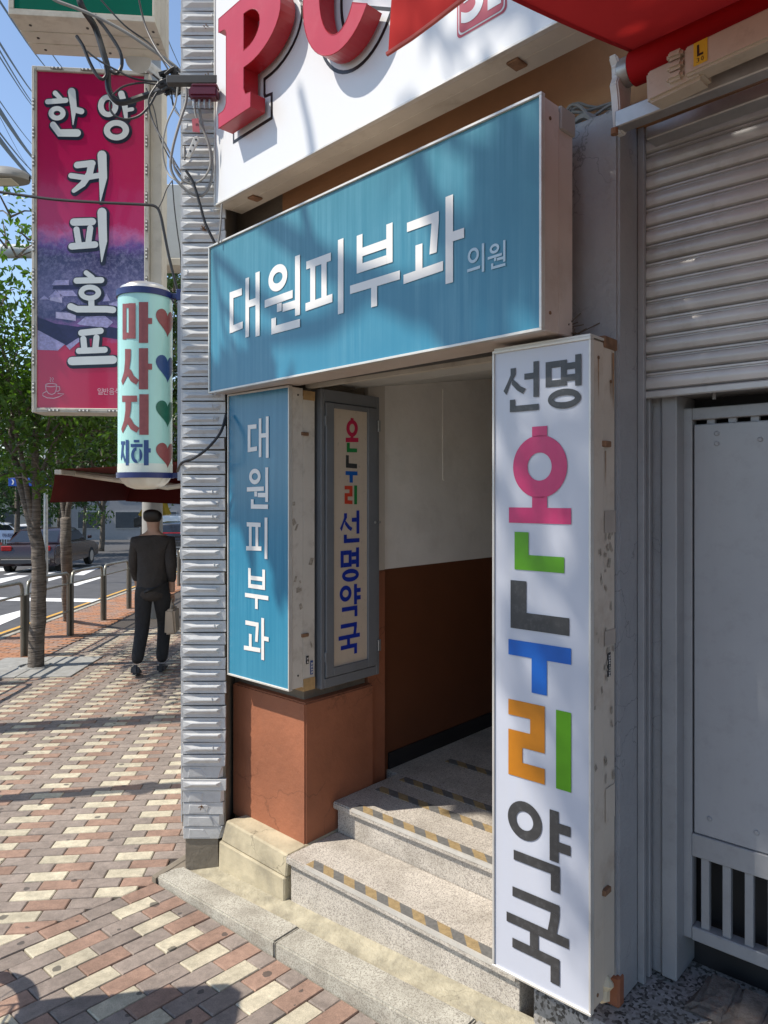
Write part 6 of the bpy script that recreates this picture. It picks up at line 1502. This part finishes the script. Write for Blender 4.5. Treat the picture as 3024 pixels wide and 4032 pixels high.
# ------------------------------------------------------------------ vehicles
def car(name, label, pos, ang, paint, L=4.5, W=1.82, H=1.46, suv=False, plate=False, cat='car', van=False):
    fr = Matrix.Translation(pos) @ Matrix.Rotation(rad(ang), 4, 'Z')    # +y is forwards
    o = thing(name, label, cat, fr, (0, 0, 0)); hw_ = W/2; hl_ = L/2
    if van: prof = [(-hl_, .35), (hl_, .35), (hl_, .95), (hl_-.5, 1.15), (hl_-1.1, H*.99), (-hl_+.05, H), (-hl_, 1.0)]; belt = 1.15; roof = [(hl_-.62, 1.17), (hl_-1.15, H-.12), (-hl_+.3, H-.12), (-hl_+.25, 1.17)]
    elif suv: prof = [(-hl_, .40), (-hl_+.1, .30), (hl_-.1, .30), (hl_, .45), (hl_-.02, .80), (hl_-.25, .98), (-hl_+.0, 1.06), (-hl_, .8)]; roof = [(hl_-1.1, 1.0), (hl_-1.9, H-.05), (hl_-2.4, H), (-hl_+.45, H-.02), (-hl_+.12, 1.05)]
    else: prof = [(-hl_, .42), (-hl_+.12, .28), (hl_-.12, .28), (hl_, .42), (hl_-.04, .68), (hl_-.4, .82), (hl_-1.1, .92), (-hl_+.9, .98), (-hl_+.1, .95), (-hl_, .75)]; roof = [(hl_-1.2, .93), (hl_-2.0, H-.03), (hl_-2.6, H), (-hl_+1.3, H-.04), (-hl_+.55, .98)]
    m_ = MB(); m_.prism([(-hw_, y, z) for y, z in prof], (W, 0, 0)); part(m_, 'body', paint, o, bevel=.06, seg=3, smooth=True)
    if not van:
        n = len(roof); ins = .16
        lo = [(-hw_+.06, y, z) for y, z in roof]; V = []; 
        for sx in (-1, 1):
            for y, z in roof: V.append((sx*(hw_-.06-(ins if z > 1.2 else 0)), y, z))
        m_ = MB(); fs = [tuple(range(n)), tuple(range(2*n-1, n-1, -1))]+[(i, i+n, (i+1) % n+n, (i+1) % n) for i in range(n)]; m_.add(V, fs)
        cab_ = part(m_, 'cabin', paint, o, bevel=.03, smooth=True)
    G = M('car_glass', (.015, .018, .022), .06, .1, spec=.8)
    zb, ztp = (1.2 if van else 1.02), H-.12
    for sx in (-1, 1):
        xx = sx*(hw_-.06)
        def sp_(y, z): return (sx*(hw_+.004 if van else hw_-.055-(.16*(z-1.0)/(H-1.0) if z > 1.0 else 0))+sx*.004, y, z)
        ya, yb = roof[-1][0]+.25, roof[0][0]-.25; yc, yd = roof[-1][0]+.5, roof[1][0]+.12
        m_ = MB(); m_.add([sp_(ya, zb), sp_(yb, zb), sp_(min(yd, yb-.1), ztp), sp_(yc, ztp)], [(0, 1, 2, 3)]); part(m_, 'side_window', G, o)
    def face(a, b, s=.0):   # glass lying on a cabin slope
        (y0, z0), (y1, z1) = a, b; wx0, wx1 = hw_-.16, hw_-.30
        nrm = Vector((0, z1-z0, -(y1-y0))).normalized(); nrm = nrm if nrm.z > 0 else -nrm; k = nrm*.006
        ya, za, yb, zb_ = y0+(y1-y0)*.1, z0+(z1-z0)*.1, y0+(y1-y0)*.9, z0+(z1-z0)*.9
        m_ = MB(); m_.add([(-wx0, ya+k.y, za+k.z), (wx0, ya+k.y, za+k.z), (wx1, yb+k.y, zb_+k.z), (-wx1, yb+k.y, zb_+k.z)], [(0, 1, 2, 3)]); return m_
    if not van:
        part(face(roof[0], roof[1]), 'windscreen', G, o); part(face(roof[-1], roof[-2]), 'rear_window', G, o)
    TY_ = M('tyre', (.02, .02, .02), .85, .1); RIM = M('rim', (.45, .45, .46), .35, .05, metal=.7)
    for sx in (-1, 1):
        for y in (-hl_+.85, hl_-.9):
            w_ = part(MB().lathe([(.20, -.11), (.30, -.11), (.335, -.08), (.335, .08), (.30, .11), (.20, .11)], (sx*(hw_-.10), y, .335), 20, (1, 0, 0)), 'wheel', TY_, o, smooth=True)
            part(MB().lathe([(.20, -.112), (.05, -.09), (.05, .09), (.20, .112)], (sx*(hw_-.10), y, .335), 16, (1, 0, 0)), 'rim', RIM, w_, smooth=True)
        part(MB().box(sx*(hw_-.32)-.16, sx*(hw_-.32)+.16, -hl_-.012, -hl_+.06, .78 if not suv else .86, .94 if not suv else .99), 'tail_light', M('tail_light', (.35, .01, .012), .2, .1), o, bevel=.02)
        part(MB().box(sx*(hw_-.34)-.17, sx*(hw_-.34)+.17, hl_-.14, hl_-.0, .60, .72), 'headlight', M('headlight', (.7, .7, .72), .1, .05), o, bevel=.02)
        part(MB().box(sx*(hw_+.08)-.07, sx*(hw_+.08)+.07, hl_-1.45, hl_-1.30, 1.0, 1.12), 'mirror', paint, o, bevel=.03)
    part(MB().box(-hw_+.15, hw_-.15, -hl_-.03, -hl_+.05, .36, .52), 'bumper', M('bumper_trim', (.05, .05, .055), .5), o, bevel=.02)
    if suv:
        part(MB().box(-.55, .55, -hl_+.04, -hl_+.10, 1.30, 1.335), 'brake_light', M('brake_light', (.5, .01, .02), .2), o)
        part(MB().box(-hw_+.25, hw_-.25, -hl_-.014, -hl_, .80, .83), 'chrome_strip', RIM, o)
    if plate:
        p_ = part(MB().box(-.26, .26, -hl_-.036, -hl_-.031, .54, .66), 'number_plate', M('plate_white', (.62, .66, .66), .4), o)
        fm = MB()
        for k, ch in enumerate('1066 3914'):
            if ch != ' ': flat_glyph(fm, ch, lambda s, t: (-.22+.049*k+.038*s, -hl_-.0375, .565+.07*t), .02)
        part(fm, 'plate_text', BLKP, p_)
    return o
CARW = M('car_white', (.72, .73, .74), .25, .02, coat=.6); CARK = M('car_black', (.022, .024, .027), .2, .05, coat=.8); CARD = M('car_dark_red', (.028, .012, .013), .25, .05, coat=.6); CARB = M('car_navy', (.02, .03, .06), .2, .05, coat=.6)
def onroad(u, t): x = (u-CX)/F*t; return Vector((x, t, gz(x, t)-.11))
car('black_suv', 'black SUV seen from behind next to the tiled pier', onroad(735, 28), 5, CARK, 4.6, 1.92, 1.66, True, True)
car('dark_sedan', 'dark sedan with red tail lights behind the slim tree', onroad(205, 25.5), 5, CARD, 4.6, 1.84, 1.45)
car('white_car', 'white car above the banner fence at the left edge', onroad(5, 40), -70, CARW, 4.5, 1.85, 1.6, True)
car('navy_car', 'dark blue car behind the white car at the left edge', onroad(-5, 47), -70, CARB, 4.5, 1.85, 1.6, True)
car('white_hatchback', 'white car half hidden behind the slim tree trunk', onroad(135, 45), -70, CARW, 4.4, 1.82, 1.5)
car('white_van', 'white van beside the yellow excavator in the distance', onroad(720, 38), 5, CARW, 4.8, 1.8, 2.0, van=True, cat='van')
# excavator
ex = thing('excavator', 'small yellow excavator with raised boom in the distance', 'excavator', Matrix.Translation(onroad(665, 44)), (0, 0, 0))
YEL = M('machine_yellow', (.55, .33, .03), .45, .1)
part(MB().box(-.9, -.5, -1.3, 1.3, 0, .6), 'track', CABLE, ex, bevel=.15); part(MB().box(.5, .9, -1.3, 1.3, 0, .6), 'track', CABLE, ex, bevel=.15)
part(MB().box(-.95, .95, -1.2, 1.2, .62, 1.5), 'body', YEL, ex, bevel=.1); part(MB().box(-.9, -.1, -1.1, .3, 1.5, 2.5), 'cab', M('cab_glass', (.08, .09, .1), .15), ex, bevel=.08)
m_ = MB(); m_.prism([(.1, -1.0, 1.2), (-.2, -2.2, 3.3), (.0, -2.2, 3.5), (.4, -1.0, 1.6)], (.28, 0, 0)); part(m_, 'boom', YEL, ex, bevel=.03)
m_ = MB(); m_.prism([(-.1, -2.2, 3.4), (-.9, -2.5, 2.0), (-1.05, -2.5, 2.1), (-.2, -2.2, 3.6)], (.2, 0, 0)); part(m_, 'arm', YEL, ex, bevel=.02)
m_ = MB(); m_.prism([(-.8, -2.5, 2.1), (-1.3, -2.5, 1.9), (-1.3, -2.5, 1.4), (-.9, -2.5, 1.5)], (.3, .5, 0)); part(m_, 'bucket', DARKSTEEL, ex, bevel=.03)

# ------------------------------------------------------------------ traffic cones, banner fence, blue direction sign
CON = M('cone_red', (.55, .06, .03), .5, .1); CONW = M('cone_white', (.7, .68, .66), .5)
for i, (u, v, lb) in enumerate(((4, 2205, 'red traffic cone with white bands at the left edge'), (100, 2188, 'red traffic cone beside the slim tree trunk'))):
    b = gp(u, v, -.11); t = thing('traffic_cone', lb, 'cone', WORLD, b, 'traffic cones on the road')
    part(MB().box(b.x-.18, b.x+.18, b.y-.18, b.y+.18, b.z, b.z+.04), 'base', CON, t, bevel=.01)
    part(MB().lathe([(.13, .04), (.03, .75)], b, 18), 'cone', CON, t, smooth=True)
    for h in (.30, .52):
        r0 = .13-.1*(h-.04)/.71; r1 = .13-.1*(h+.06)/.71; part(MB().lathe([(r0+.003, h), (r1+.003, h+.08)], b, 18), 'band', CONW, t, smooth=True)
bt = 34.0; pA = at(-60, 2088, bt); pB = at(91, 2083, bt+.5)
bn = thing('banner_fence', 'pale blue banner with dark lettering on a low fence', 'banner', WORLD, (pA.x, pA.y, gz(pA.x, pA.y)-.11))
zt_, zb_2 = pA.z, ZC+(HY-2124)/F*bt
part(MB().box(pA.x, pB.x, bt-.02, bt+.0, zb_2, zt_), 'banner_cloth', M('banner_blue', (.30, .40, .60), .7, .06), bn)
gzb = gz(0, bt)-.11
for k in range(14):
    x = pA.x+(pB.x-pA.x)*k/13; part(MB().box(x-.02, x+.02, bt+.001, bt+.05, gzb, zt_-.05), 'fence_post', DARKSTEEL, bn)
part(MB().box(pA.x, pB.x, bt+.001, bt+.06, gzb+.12, gzb+.20), 'fence_rail', DARKSTEEL, bn)
fm = MB(); u0 = 8
for ch in '지역사회건강조사':
    a, b_ = at(u0, 2116, bt-.03), at(u0+6.6, 2100, bt-.03); flat_glyph(fm, ch, lambda s, t: (a.x+(b_.x-a.x)*s, a.y, a.z+(b_.z-a.z)*t), .03); u0 += 7.6
part(fm, 'banner_text', M('banner_ink', (.02, .03, .10), .6), bn)
st_ = 19.0; a, b_ = at(33, 1882, st_), at(203, 1914, st_)
bs = thing('direction_sign', 'blue road direction sign with white arrows behind the trees', 'sign', WORLD, (b_.x-.3, st_, gz(0, st_)))
BLUS = M('road_sign_blue', (.006, .06, .36), .35, .05)
part(MB().box(a.x, b_.x, st_, st_+.04, b_.z, a.z), 'plate', BLUS, bs, bevel=.005)
def ap(u, v): p = at(u, v, st_-.006); return (p.x, st_-.004, p.z)
for du in (182, 45):
    fm = MB(); flat_poly(fm, [ap(du, 1888), ap(du+6, 1888), ap(du+11, 1898), ap(du+6, 1908), ap(du, 1908), ap(du+5, 1898)]); part(fm, 'arrow', VINYL_W, bs)
part(MB().lathe([(.06, -.1), (.045, a.z-gz(0, st_)+1.2)], (at(172, 2000, st_).x, st_+.12, gz(0, st_)), 12), 'pole', STEEL, bs, smooth=True)

# ------------------------------------------------------------------ poles and lamps
ub = gp(600, 2430); 
up = thing('utility_pole', 'stout grey concrete utility pole behind the dark red awning', 'pole', WORLD, ub)
CONC = M('pole_concrete', (.33, .32, .30), .8, .08, 6, bump=.2, bscale=50)
part(MB().lathe([(.165, -.1), (.155, 3), (.13, 9.0), (.12, 9.05)], ub, 24), 'shaft', CONC, up, smooth=True)
part(MB().box(ub.x-.9, ub.x+.9, ub.y-.06, ub.y+.06, 8.0, 8.12), 'crossarm', STEEL, up, bevel=.01)
lp = Vector((-4.2, 5.09, gz(-4.2, 5.09)))
la = thing('street_lamp', 'grey street lamp head reaching in from the left edge', 'lamp', WORLD, lp)
hd = at(28, 690, 5.25)
part(MB().lathe([(.16, -.05), (.15, .5), (.12, 5.6), (.02, 5.65)], lp, 16), 'pole', STEEL, la, smooth=True)
m_ = MB(); m_.tube(smoothpath([lp+Vector((0, 0, hd.z-lp.z-.1)), lp+Vector((.25, .02, hd.z-lp.z+.12)), Vector((hd.x-.15, hd.y, hd.z+.03))], 6), .03, 10); part(m_, 'arm', STEEL, la, smooth=True)
rings = []
for k in range(13):
    s = k/12; x = -.20+.365*s; w = .105*math.sqrt(max(.0, 1-((s-.45)/.56)**2)) if 0 < s < 1 else .012; hgt = .085*math.sqrt(max(0, 1-((s-.45)/.58)**2))+.003
    rings.append([(hd.x+x, hd.y+w*math.cos(a), hd.z-.03+max(-.012, hgt*math.sin(a))) for a in [2*math.pi*q/16 for q in range(17)]])
m_ = MB(); m_.sweep_open(rings); part(m_, 'lamp_head', M('lamp_grey', (.24, .235, .22), .45), la, smooth=True)
part(MB().box(hd.x-.12, hd.x+.06, hd.y-.06, hd.y+.06, hd.z-.052, hd.z-.0425), 'lens', M('lamp_lens', (.62, .60, .50), .3), la, bevel=.004)
sp0 = Vector((-3.32, 3.755, gz(-3.32, 3.755)))
sg = thing('parking_sign', 'round no-parking sign on a thin post left of the frame', 'sign', WORLD, sp0)
part(MB().lathe([(.06, -.1), (.06, 2.9)], sp0, 12), 'post', STEEL, sg, smooth=True)
part(MB().lathe([(.10, 0), (.10, .008)], sp0+Vector((.055, 0, 2.45)), 28, (1, 0, 0)), 'plate', VINYL_RED, sg)
ma = thing('signal_mast_arm', 'pale grey steel mast arm crossing above the trees at left', 'mast', WORLD, at(-400, 990, 9.2))
m_ = MB(); m_.tube([at(-500, 985, 9.2), at(120, 990, 9.4), at(420, 994, 9.5)], [.10, .088, .08], 16); part(m_, 'arm', M('mast_pale', (.52, .54, .53), .45), ma, smooth=True)
pm = at(-480, 985, 9.2); part(MB().lathe([(.13, gz(0, 9.2)-pm.z-.1), (.11, .3)], pm, 16), 'mast', STEEL, ma, smooth=True)

# ------------------------------------------------------------------ dark red shop awning down the street
AY0, AY1 = 6.7, 9.6
wx = TX0+.02; fxx = loc(S, at(345, 1860, 7.3)).x
aw2 = thing('shop_awning', 'dark red shop awning behind the cylinder sign', 'awning', S, (wx, AY0, 1.8))
DRED = fabric('dark_red_canvas', (.10, .013, .011), .10)
zw, zf_ = 1.54+.40, 1.54+.235
rings = [[(wx+(fxx-wx)*s, y, zw+(zf_-zw)*s-.03*math.sin(math.pi*s)) for s in [k/10 for k in range(11)]] for y in [AY0+(AY1-AY0)*q/8 for q in range(9)]]
m_ = MB(); m_.sweep_open(rings); part(m_, 'canopy', DRED, aw2, smooth='all')
m_ = MB(); m_.sweep_open([[(fxx-.02-.05*(k/6)**1.5, y, zf_-.30*k/6) for k in range(7)] for y in [AY0+(AY1-AY0)*q/8 for q in range(9)]]); part(m_, 'front_valance', DRED, aw2, smooth='all')
m_ = MB(); prf = [(wx, zw), (wx+(fxx-wx)*.5, (zw+zf_)/2-.03), (fxx, zf_), (fxx-.03, zf_-.12), (fxx-.09, zf_-.31), (wx+(fxx-wx)*.55, zf_-.36), (wx, zf_-.37)]
flat_poly(m_, [(x, AY1-.3, z) for x, z in prf]); part(m_, 'end_valance', DRED, aw2)
m_ = MB(); m_.box(fxx-.03, fxx+.03, AY0, AY1, zf_-.05, zf_-.005); part(m_, 'front_bar', ALU_W, aw2, bevel=.005)
for y in (AY0+.4, AY1-.6):
    m_ = MB(); m_.tube([(wx, y, zf_-.05), ((wx+fxx)/2, y, zf_-.16), (fxx, y, zf_-.03)], .025, 8); part(m_, 'arm', ALU_W, aw2, smooth=True)

# ------------------------------------------------------------------ bicycle standing just left of the frame
bf = Matrix.Translation((-1.57, 1.57, gz(-1.57, 1.57))) @ Matrix.Rotation(rad(6), 4, 'Z')
bk = thing('bicycle', 'parked bicycle with front basket left of the frame', 'bicycle', bf, (0, 0, 0))
TYR = M('tyre', (.02, .02, .02), .85); FRB = M('bike_frame', (.03, .05, .08), .3, .05, coat=.5)
def wheel(y):
    m_ = MB(); m_.tube([(0, y+.325*math.cos(2*math.pi*k/36), .345+.325*math.sin(2*math.pi*k/36)) for k in range(38)], .021, 8); w = part(m_, 'wheel', TYR, bk, smooth=True)
    m_ = MB(); m_.tube([(0, y+.298*math.cos(2*math.pi*k/36), .345+.298*math.sin(2*math.pi*k/36)) for k in range(38)], .010, 6)
    for k in range(18): a = 2*math.pi*k/18; m_.tube([(0, y, .345), (0, y+.29*math.cos(a), .345+.29*math.sin(a))], .0016, 4)
    m_.lathe([(.025, -.04), (.025, .04)], (0, y, .345), 12, (1, 0, 0)); part(m_, 'rim', STEEL, w, smooth=True)
wheel(.50); wheel(-.55)
m_ = MB()
for a, b_ in (((0, .30, .92), (0, .50, .345)), ((0, .28, .80), (0, -.10, .33)), ((0, .29, .86), (0, -.22, .78)), ((0, -.10, .33), (0, -.25, .88)), ((0, -.10, .33), (0, -.55, .345)), ((0, -.23, .80), (0, -.55, .345)), ((0, .30, .92), (0, .26, 1.02))): m_.tube([a, b_], .017, 8)
part(m_, 'frame', FRB, bk, smooth=True)
m_ = MB(); m_.tube(smoothpath([(-.30, .10, 1.04), (-.22, .24, 1.05), (0, .26, 1.02), (.22, .24, 1.05), (.30, .10, 1.04)], 5), .013, 8); part(m_, 'handlebar', STEEL, bk, smooth=True)
m_ = MB(); m_.hexa([(-.04, -.12, .90), (.04, -.12, .90), (.09, -.38, .90), (-.09, -.38, .90), (-.03, -.10, .95), (.03, -.10, .95), (.10, -.40, .96), (-.10, -.40, .96)]); part(m_, 'saddle', BLACK, bk, bevel=.02, seg=2)
m_ = MB()
for z in (.74, .80, .86, .92, .98): m_.tube([(-.17, .36, z), (.17, .36, z), (.17, .62, z), (-.17, .62, z), (-.17, .36, z)], .004, 5)
for k in range(9):
    x = -.17+.34*k/8; m_.tube([(x, .36, .74), (x, .36, .98)], .003, 4); m_.tube([(x, .62, .74), (x, .62, .98)], .003, 4); m_.tube([(x, .36, .74), (x, .62, .74)], .003, 4)
part(m_, 'basket', DARKSTEEL, bk)
bag = solo(MB().box(-.16, .16, .37, .61, .75, 1.34), 'shadow_bag', M('bag_dark', (.05, .05, .06), .7), 'dark bag added in the bicycle basket for its ground shadow', 'bag', bf, (0, .5, .75), bevel=.05)  # unseen bag, sized for the rounded shadow it throws on the paving

# ------------------------------------------------------------------ person walking down the pavement
pf = gp(600, 2642)
pm_ = Matrix.Translation(pf) @ Matrix.Rotation(rad(5), 4, 'Z')
pe = thing('person', 'person in dark clothes walking away on the shaded pavement', 'person', pm_, (0, 0, 0))
def skin_obj(name, verts, edges, radii, mat, parent, root=0, sub=2):
    me = bpy.data.meshes.new(name); me.from_pydata(verts, edges, []); o = bpy.data.objects.new(name, me); COL.objects.link(o); o.parent = parent; LOCS[o] = LOCS[parent]
    md = o.modifiers.new('skin', 'SKIN'); md.use_smooth_shade = True
    for i, r in enumerate(radii): o.data.skin_vertices[0].data[i].radius = (r, r) if not isinstance(r, tuple) else r
    o.data.skin_vertices[0].data[root].use_root = True
    s = o.modifiers.new('sub', 'SUBSURF'); s.levels = s.render_levels = sub
    dg = bpy.context.evaluated_depsgraph_get(); m2 = bpy.data.meshes.new_from_object(o.evaluated_get(dg)); o.modifiers.clear(); o.data = m2
    m2.materials.clear(); m2.materials.append(mat); m2.polygons.foreach_set('use_smooth', [True]*len(m2.polygons)); return o
SKIN = M('skin', (.45, .27, .19), .55, .05); TROU = M('black_trousers', (.020, .020, .022), .85, .1, bump=.9, bscale=14, bdist=.02); TOP = M('brown_top', (.040, .033, .029), .85, .2, bump=1.0, bscale=13, bdist=.02); HAIR = M('dark_hair', (.015, .012, .010), .5, .2); SHOE = M('dark_shoe', (.02, .02, .024), .5)
# body: pelvis 0, spine, neck, head, arms, hands, legs (one continuous figure)
V = [(0, 0, .88), (0, .01, 1.02), (0, .02, 1.20), (0, .02, 1.34), (0, .03, 1.43), (0, .04, 1.50), (0, .04, 1.60),
     (.165, .02, 1.33), (.20, -.06, 1.09), (.19, .03, .88), (.185, .05, .80), (-.165, .02, 1.33), (-.205, .07, 1.09), (-.20, .20, .90), (-.195, .24, .83),
     (.09, 0, .82), (.095, .14, .47), (.095, -.02, .10), (-.09, 0, .82), (-.095, -.02, .46), (-.095, -.26, .15)]
Ed = [(0, 1), (1, 2), (2, 3), (3, 4), (4, 5), (5, 6), (3, 7), (7, 8), (8, 9), (9, 10), (3, 11), (11, 12), (12, 13), (13, 14), (0, 15), (15, 16), (16, 17), (0, 18), (18, 19), (19, 20)]
Rr = [(.10, .075), (.095, .07), (.135, .09), (.13, .09), .052, .070, .085, .062, .046, .034, .036, .062, .046, .034, .036, .085, .062, .042, .085, .062, .042]
body = skin_obj('body', V, Ed, Rr, SKIN, pe)
skin_obj('top', [(0, 0, .70), (0, .01, 1.02), (0, .02, 1.20), (0, .02, 1.34), (0, .025, 1.40), (.17, .02, 1.33), (.20, -.06, 1.08), (.192, .03, .90), (-.17, .02, 1.33), (-.205, .07, 1.08), (-.20, .20, .91)], [(0, 1), (1, 2), (2, 3), (3, 4), (3, 5), (5, 6), (6, 7), (3, 8), (8, 9), (9, 10)], [(.19, .15), (.165, .13), (.168, .12), (.145, .105), .068, .074, .058, .046, .074, .058, .046], TOP, pe)
skin_obj('trousers', [(0, 0, .99), (.09, 0, .80), (.095, .14, .46), (.095, -.02, .08), (-.09, 0, .80), (-.095, -.02, .45), (-.095, -.265, .13)], [(0, 1), (1, 2), (2, 3), (0, 4), (4, 5), (5, 6)], [(.145, .118), .10, .078, .062, .10, .078, .062], TROU, pe)
skin_obj('hair', [(0, .03, 1.64), (0, .0, 1.60), (0, -.01, 1.52)], [(0, 1), (1, 2)], [(.100, .094), (.108, .094), (.092, .06)], HAIR, pe)
part(MB().hexa([(.055, -.09, 0), (.135, -.09, 0), (.14, .16, 0), (.06, .16, 0), (.06, -.08, .09), (.13, -.08, .09), (.125, .13, .045), (.07, .13, .045)]), 'shoe', SHOE, pe, bevel=.02, seg=2)
part(MB().hexa([(-.135, -.36, .05), (-.055, -.36, .05), (-.055, -.15, .0), (-.135, -.15, .0), (-.13, -.33, .15), (-.06, -.33, .15), (-.06, -.17, .05), (-.13, -.17, .05)]), 'shoe', SHOE, pe, bevel=.02, seg=2)
for sx, hy, hz, px_ in ((1, .055, .79, .185), (-1, .245, .82, -.195)):
    m_ = MB()
    for q in range(4): m_.tube(smoothpath([(px_-.02+.013*q-.0, hy+.005, hz-.01), (px_-.022+.014*q, hy+.018, hz-.06), (px_-.02+.013*q, hy+.005, hz-.095+.006*abs(q-1))], 3), [.009]*7, 6)
    m_.tube(smoothpath([(px_-.02, hy+.01, hz+.0), (px_-.03, hy+.035, hz-.03), (px_-.022, hy+.045, hz-.06)], 3), .009, 6); part(m_, 'fingers', SKIN, pe, smooth=True)
bgp = pm_ @ Vector((.19, .06, .70))
m_ = MB(); m_.hexa([(.13, -.06, .38), (.25, -.06, .38), (.25, .16, .38), (.13, .16, .38), (.145, -.08, .64), (.235, -.08, .64), (.235, .18, .64), (.145, .18, .64)])
bag2 = thing('tote_bag', 'pale beige bag carried by the walking person', 'bag', pm_, (.19, .05, .38)); part(m_, 'pouch', M('bag_beige', (.50, .40, .30), .8), bag2, bevel=.02, seg=2)
m_ = MB(); m_.tube(smoothpath([(.19, -.04, .63), (.187, .03, .72), (.187, .07, .72), (.19, .14, .63)], 5), .008, 6); part(m_, 'handle', M('bag_beige', (.50, .40, .30), .8), bag2, smooth=True)
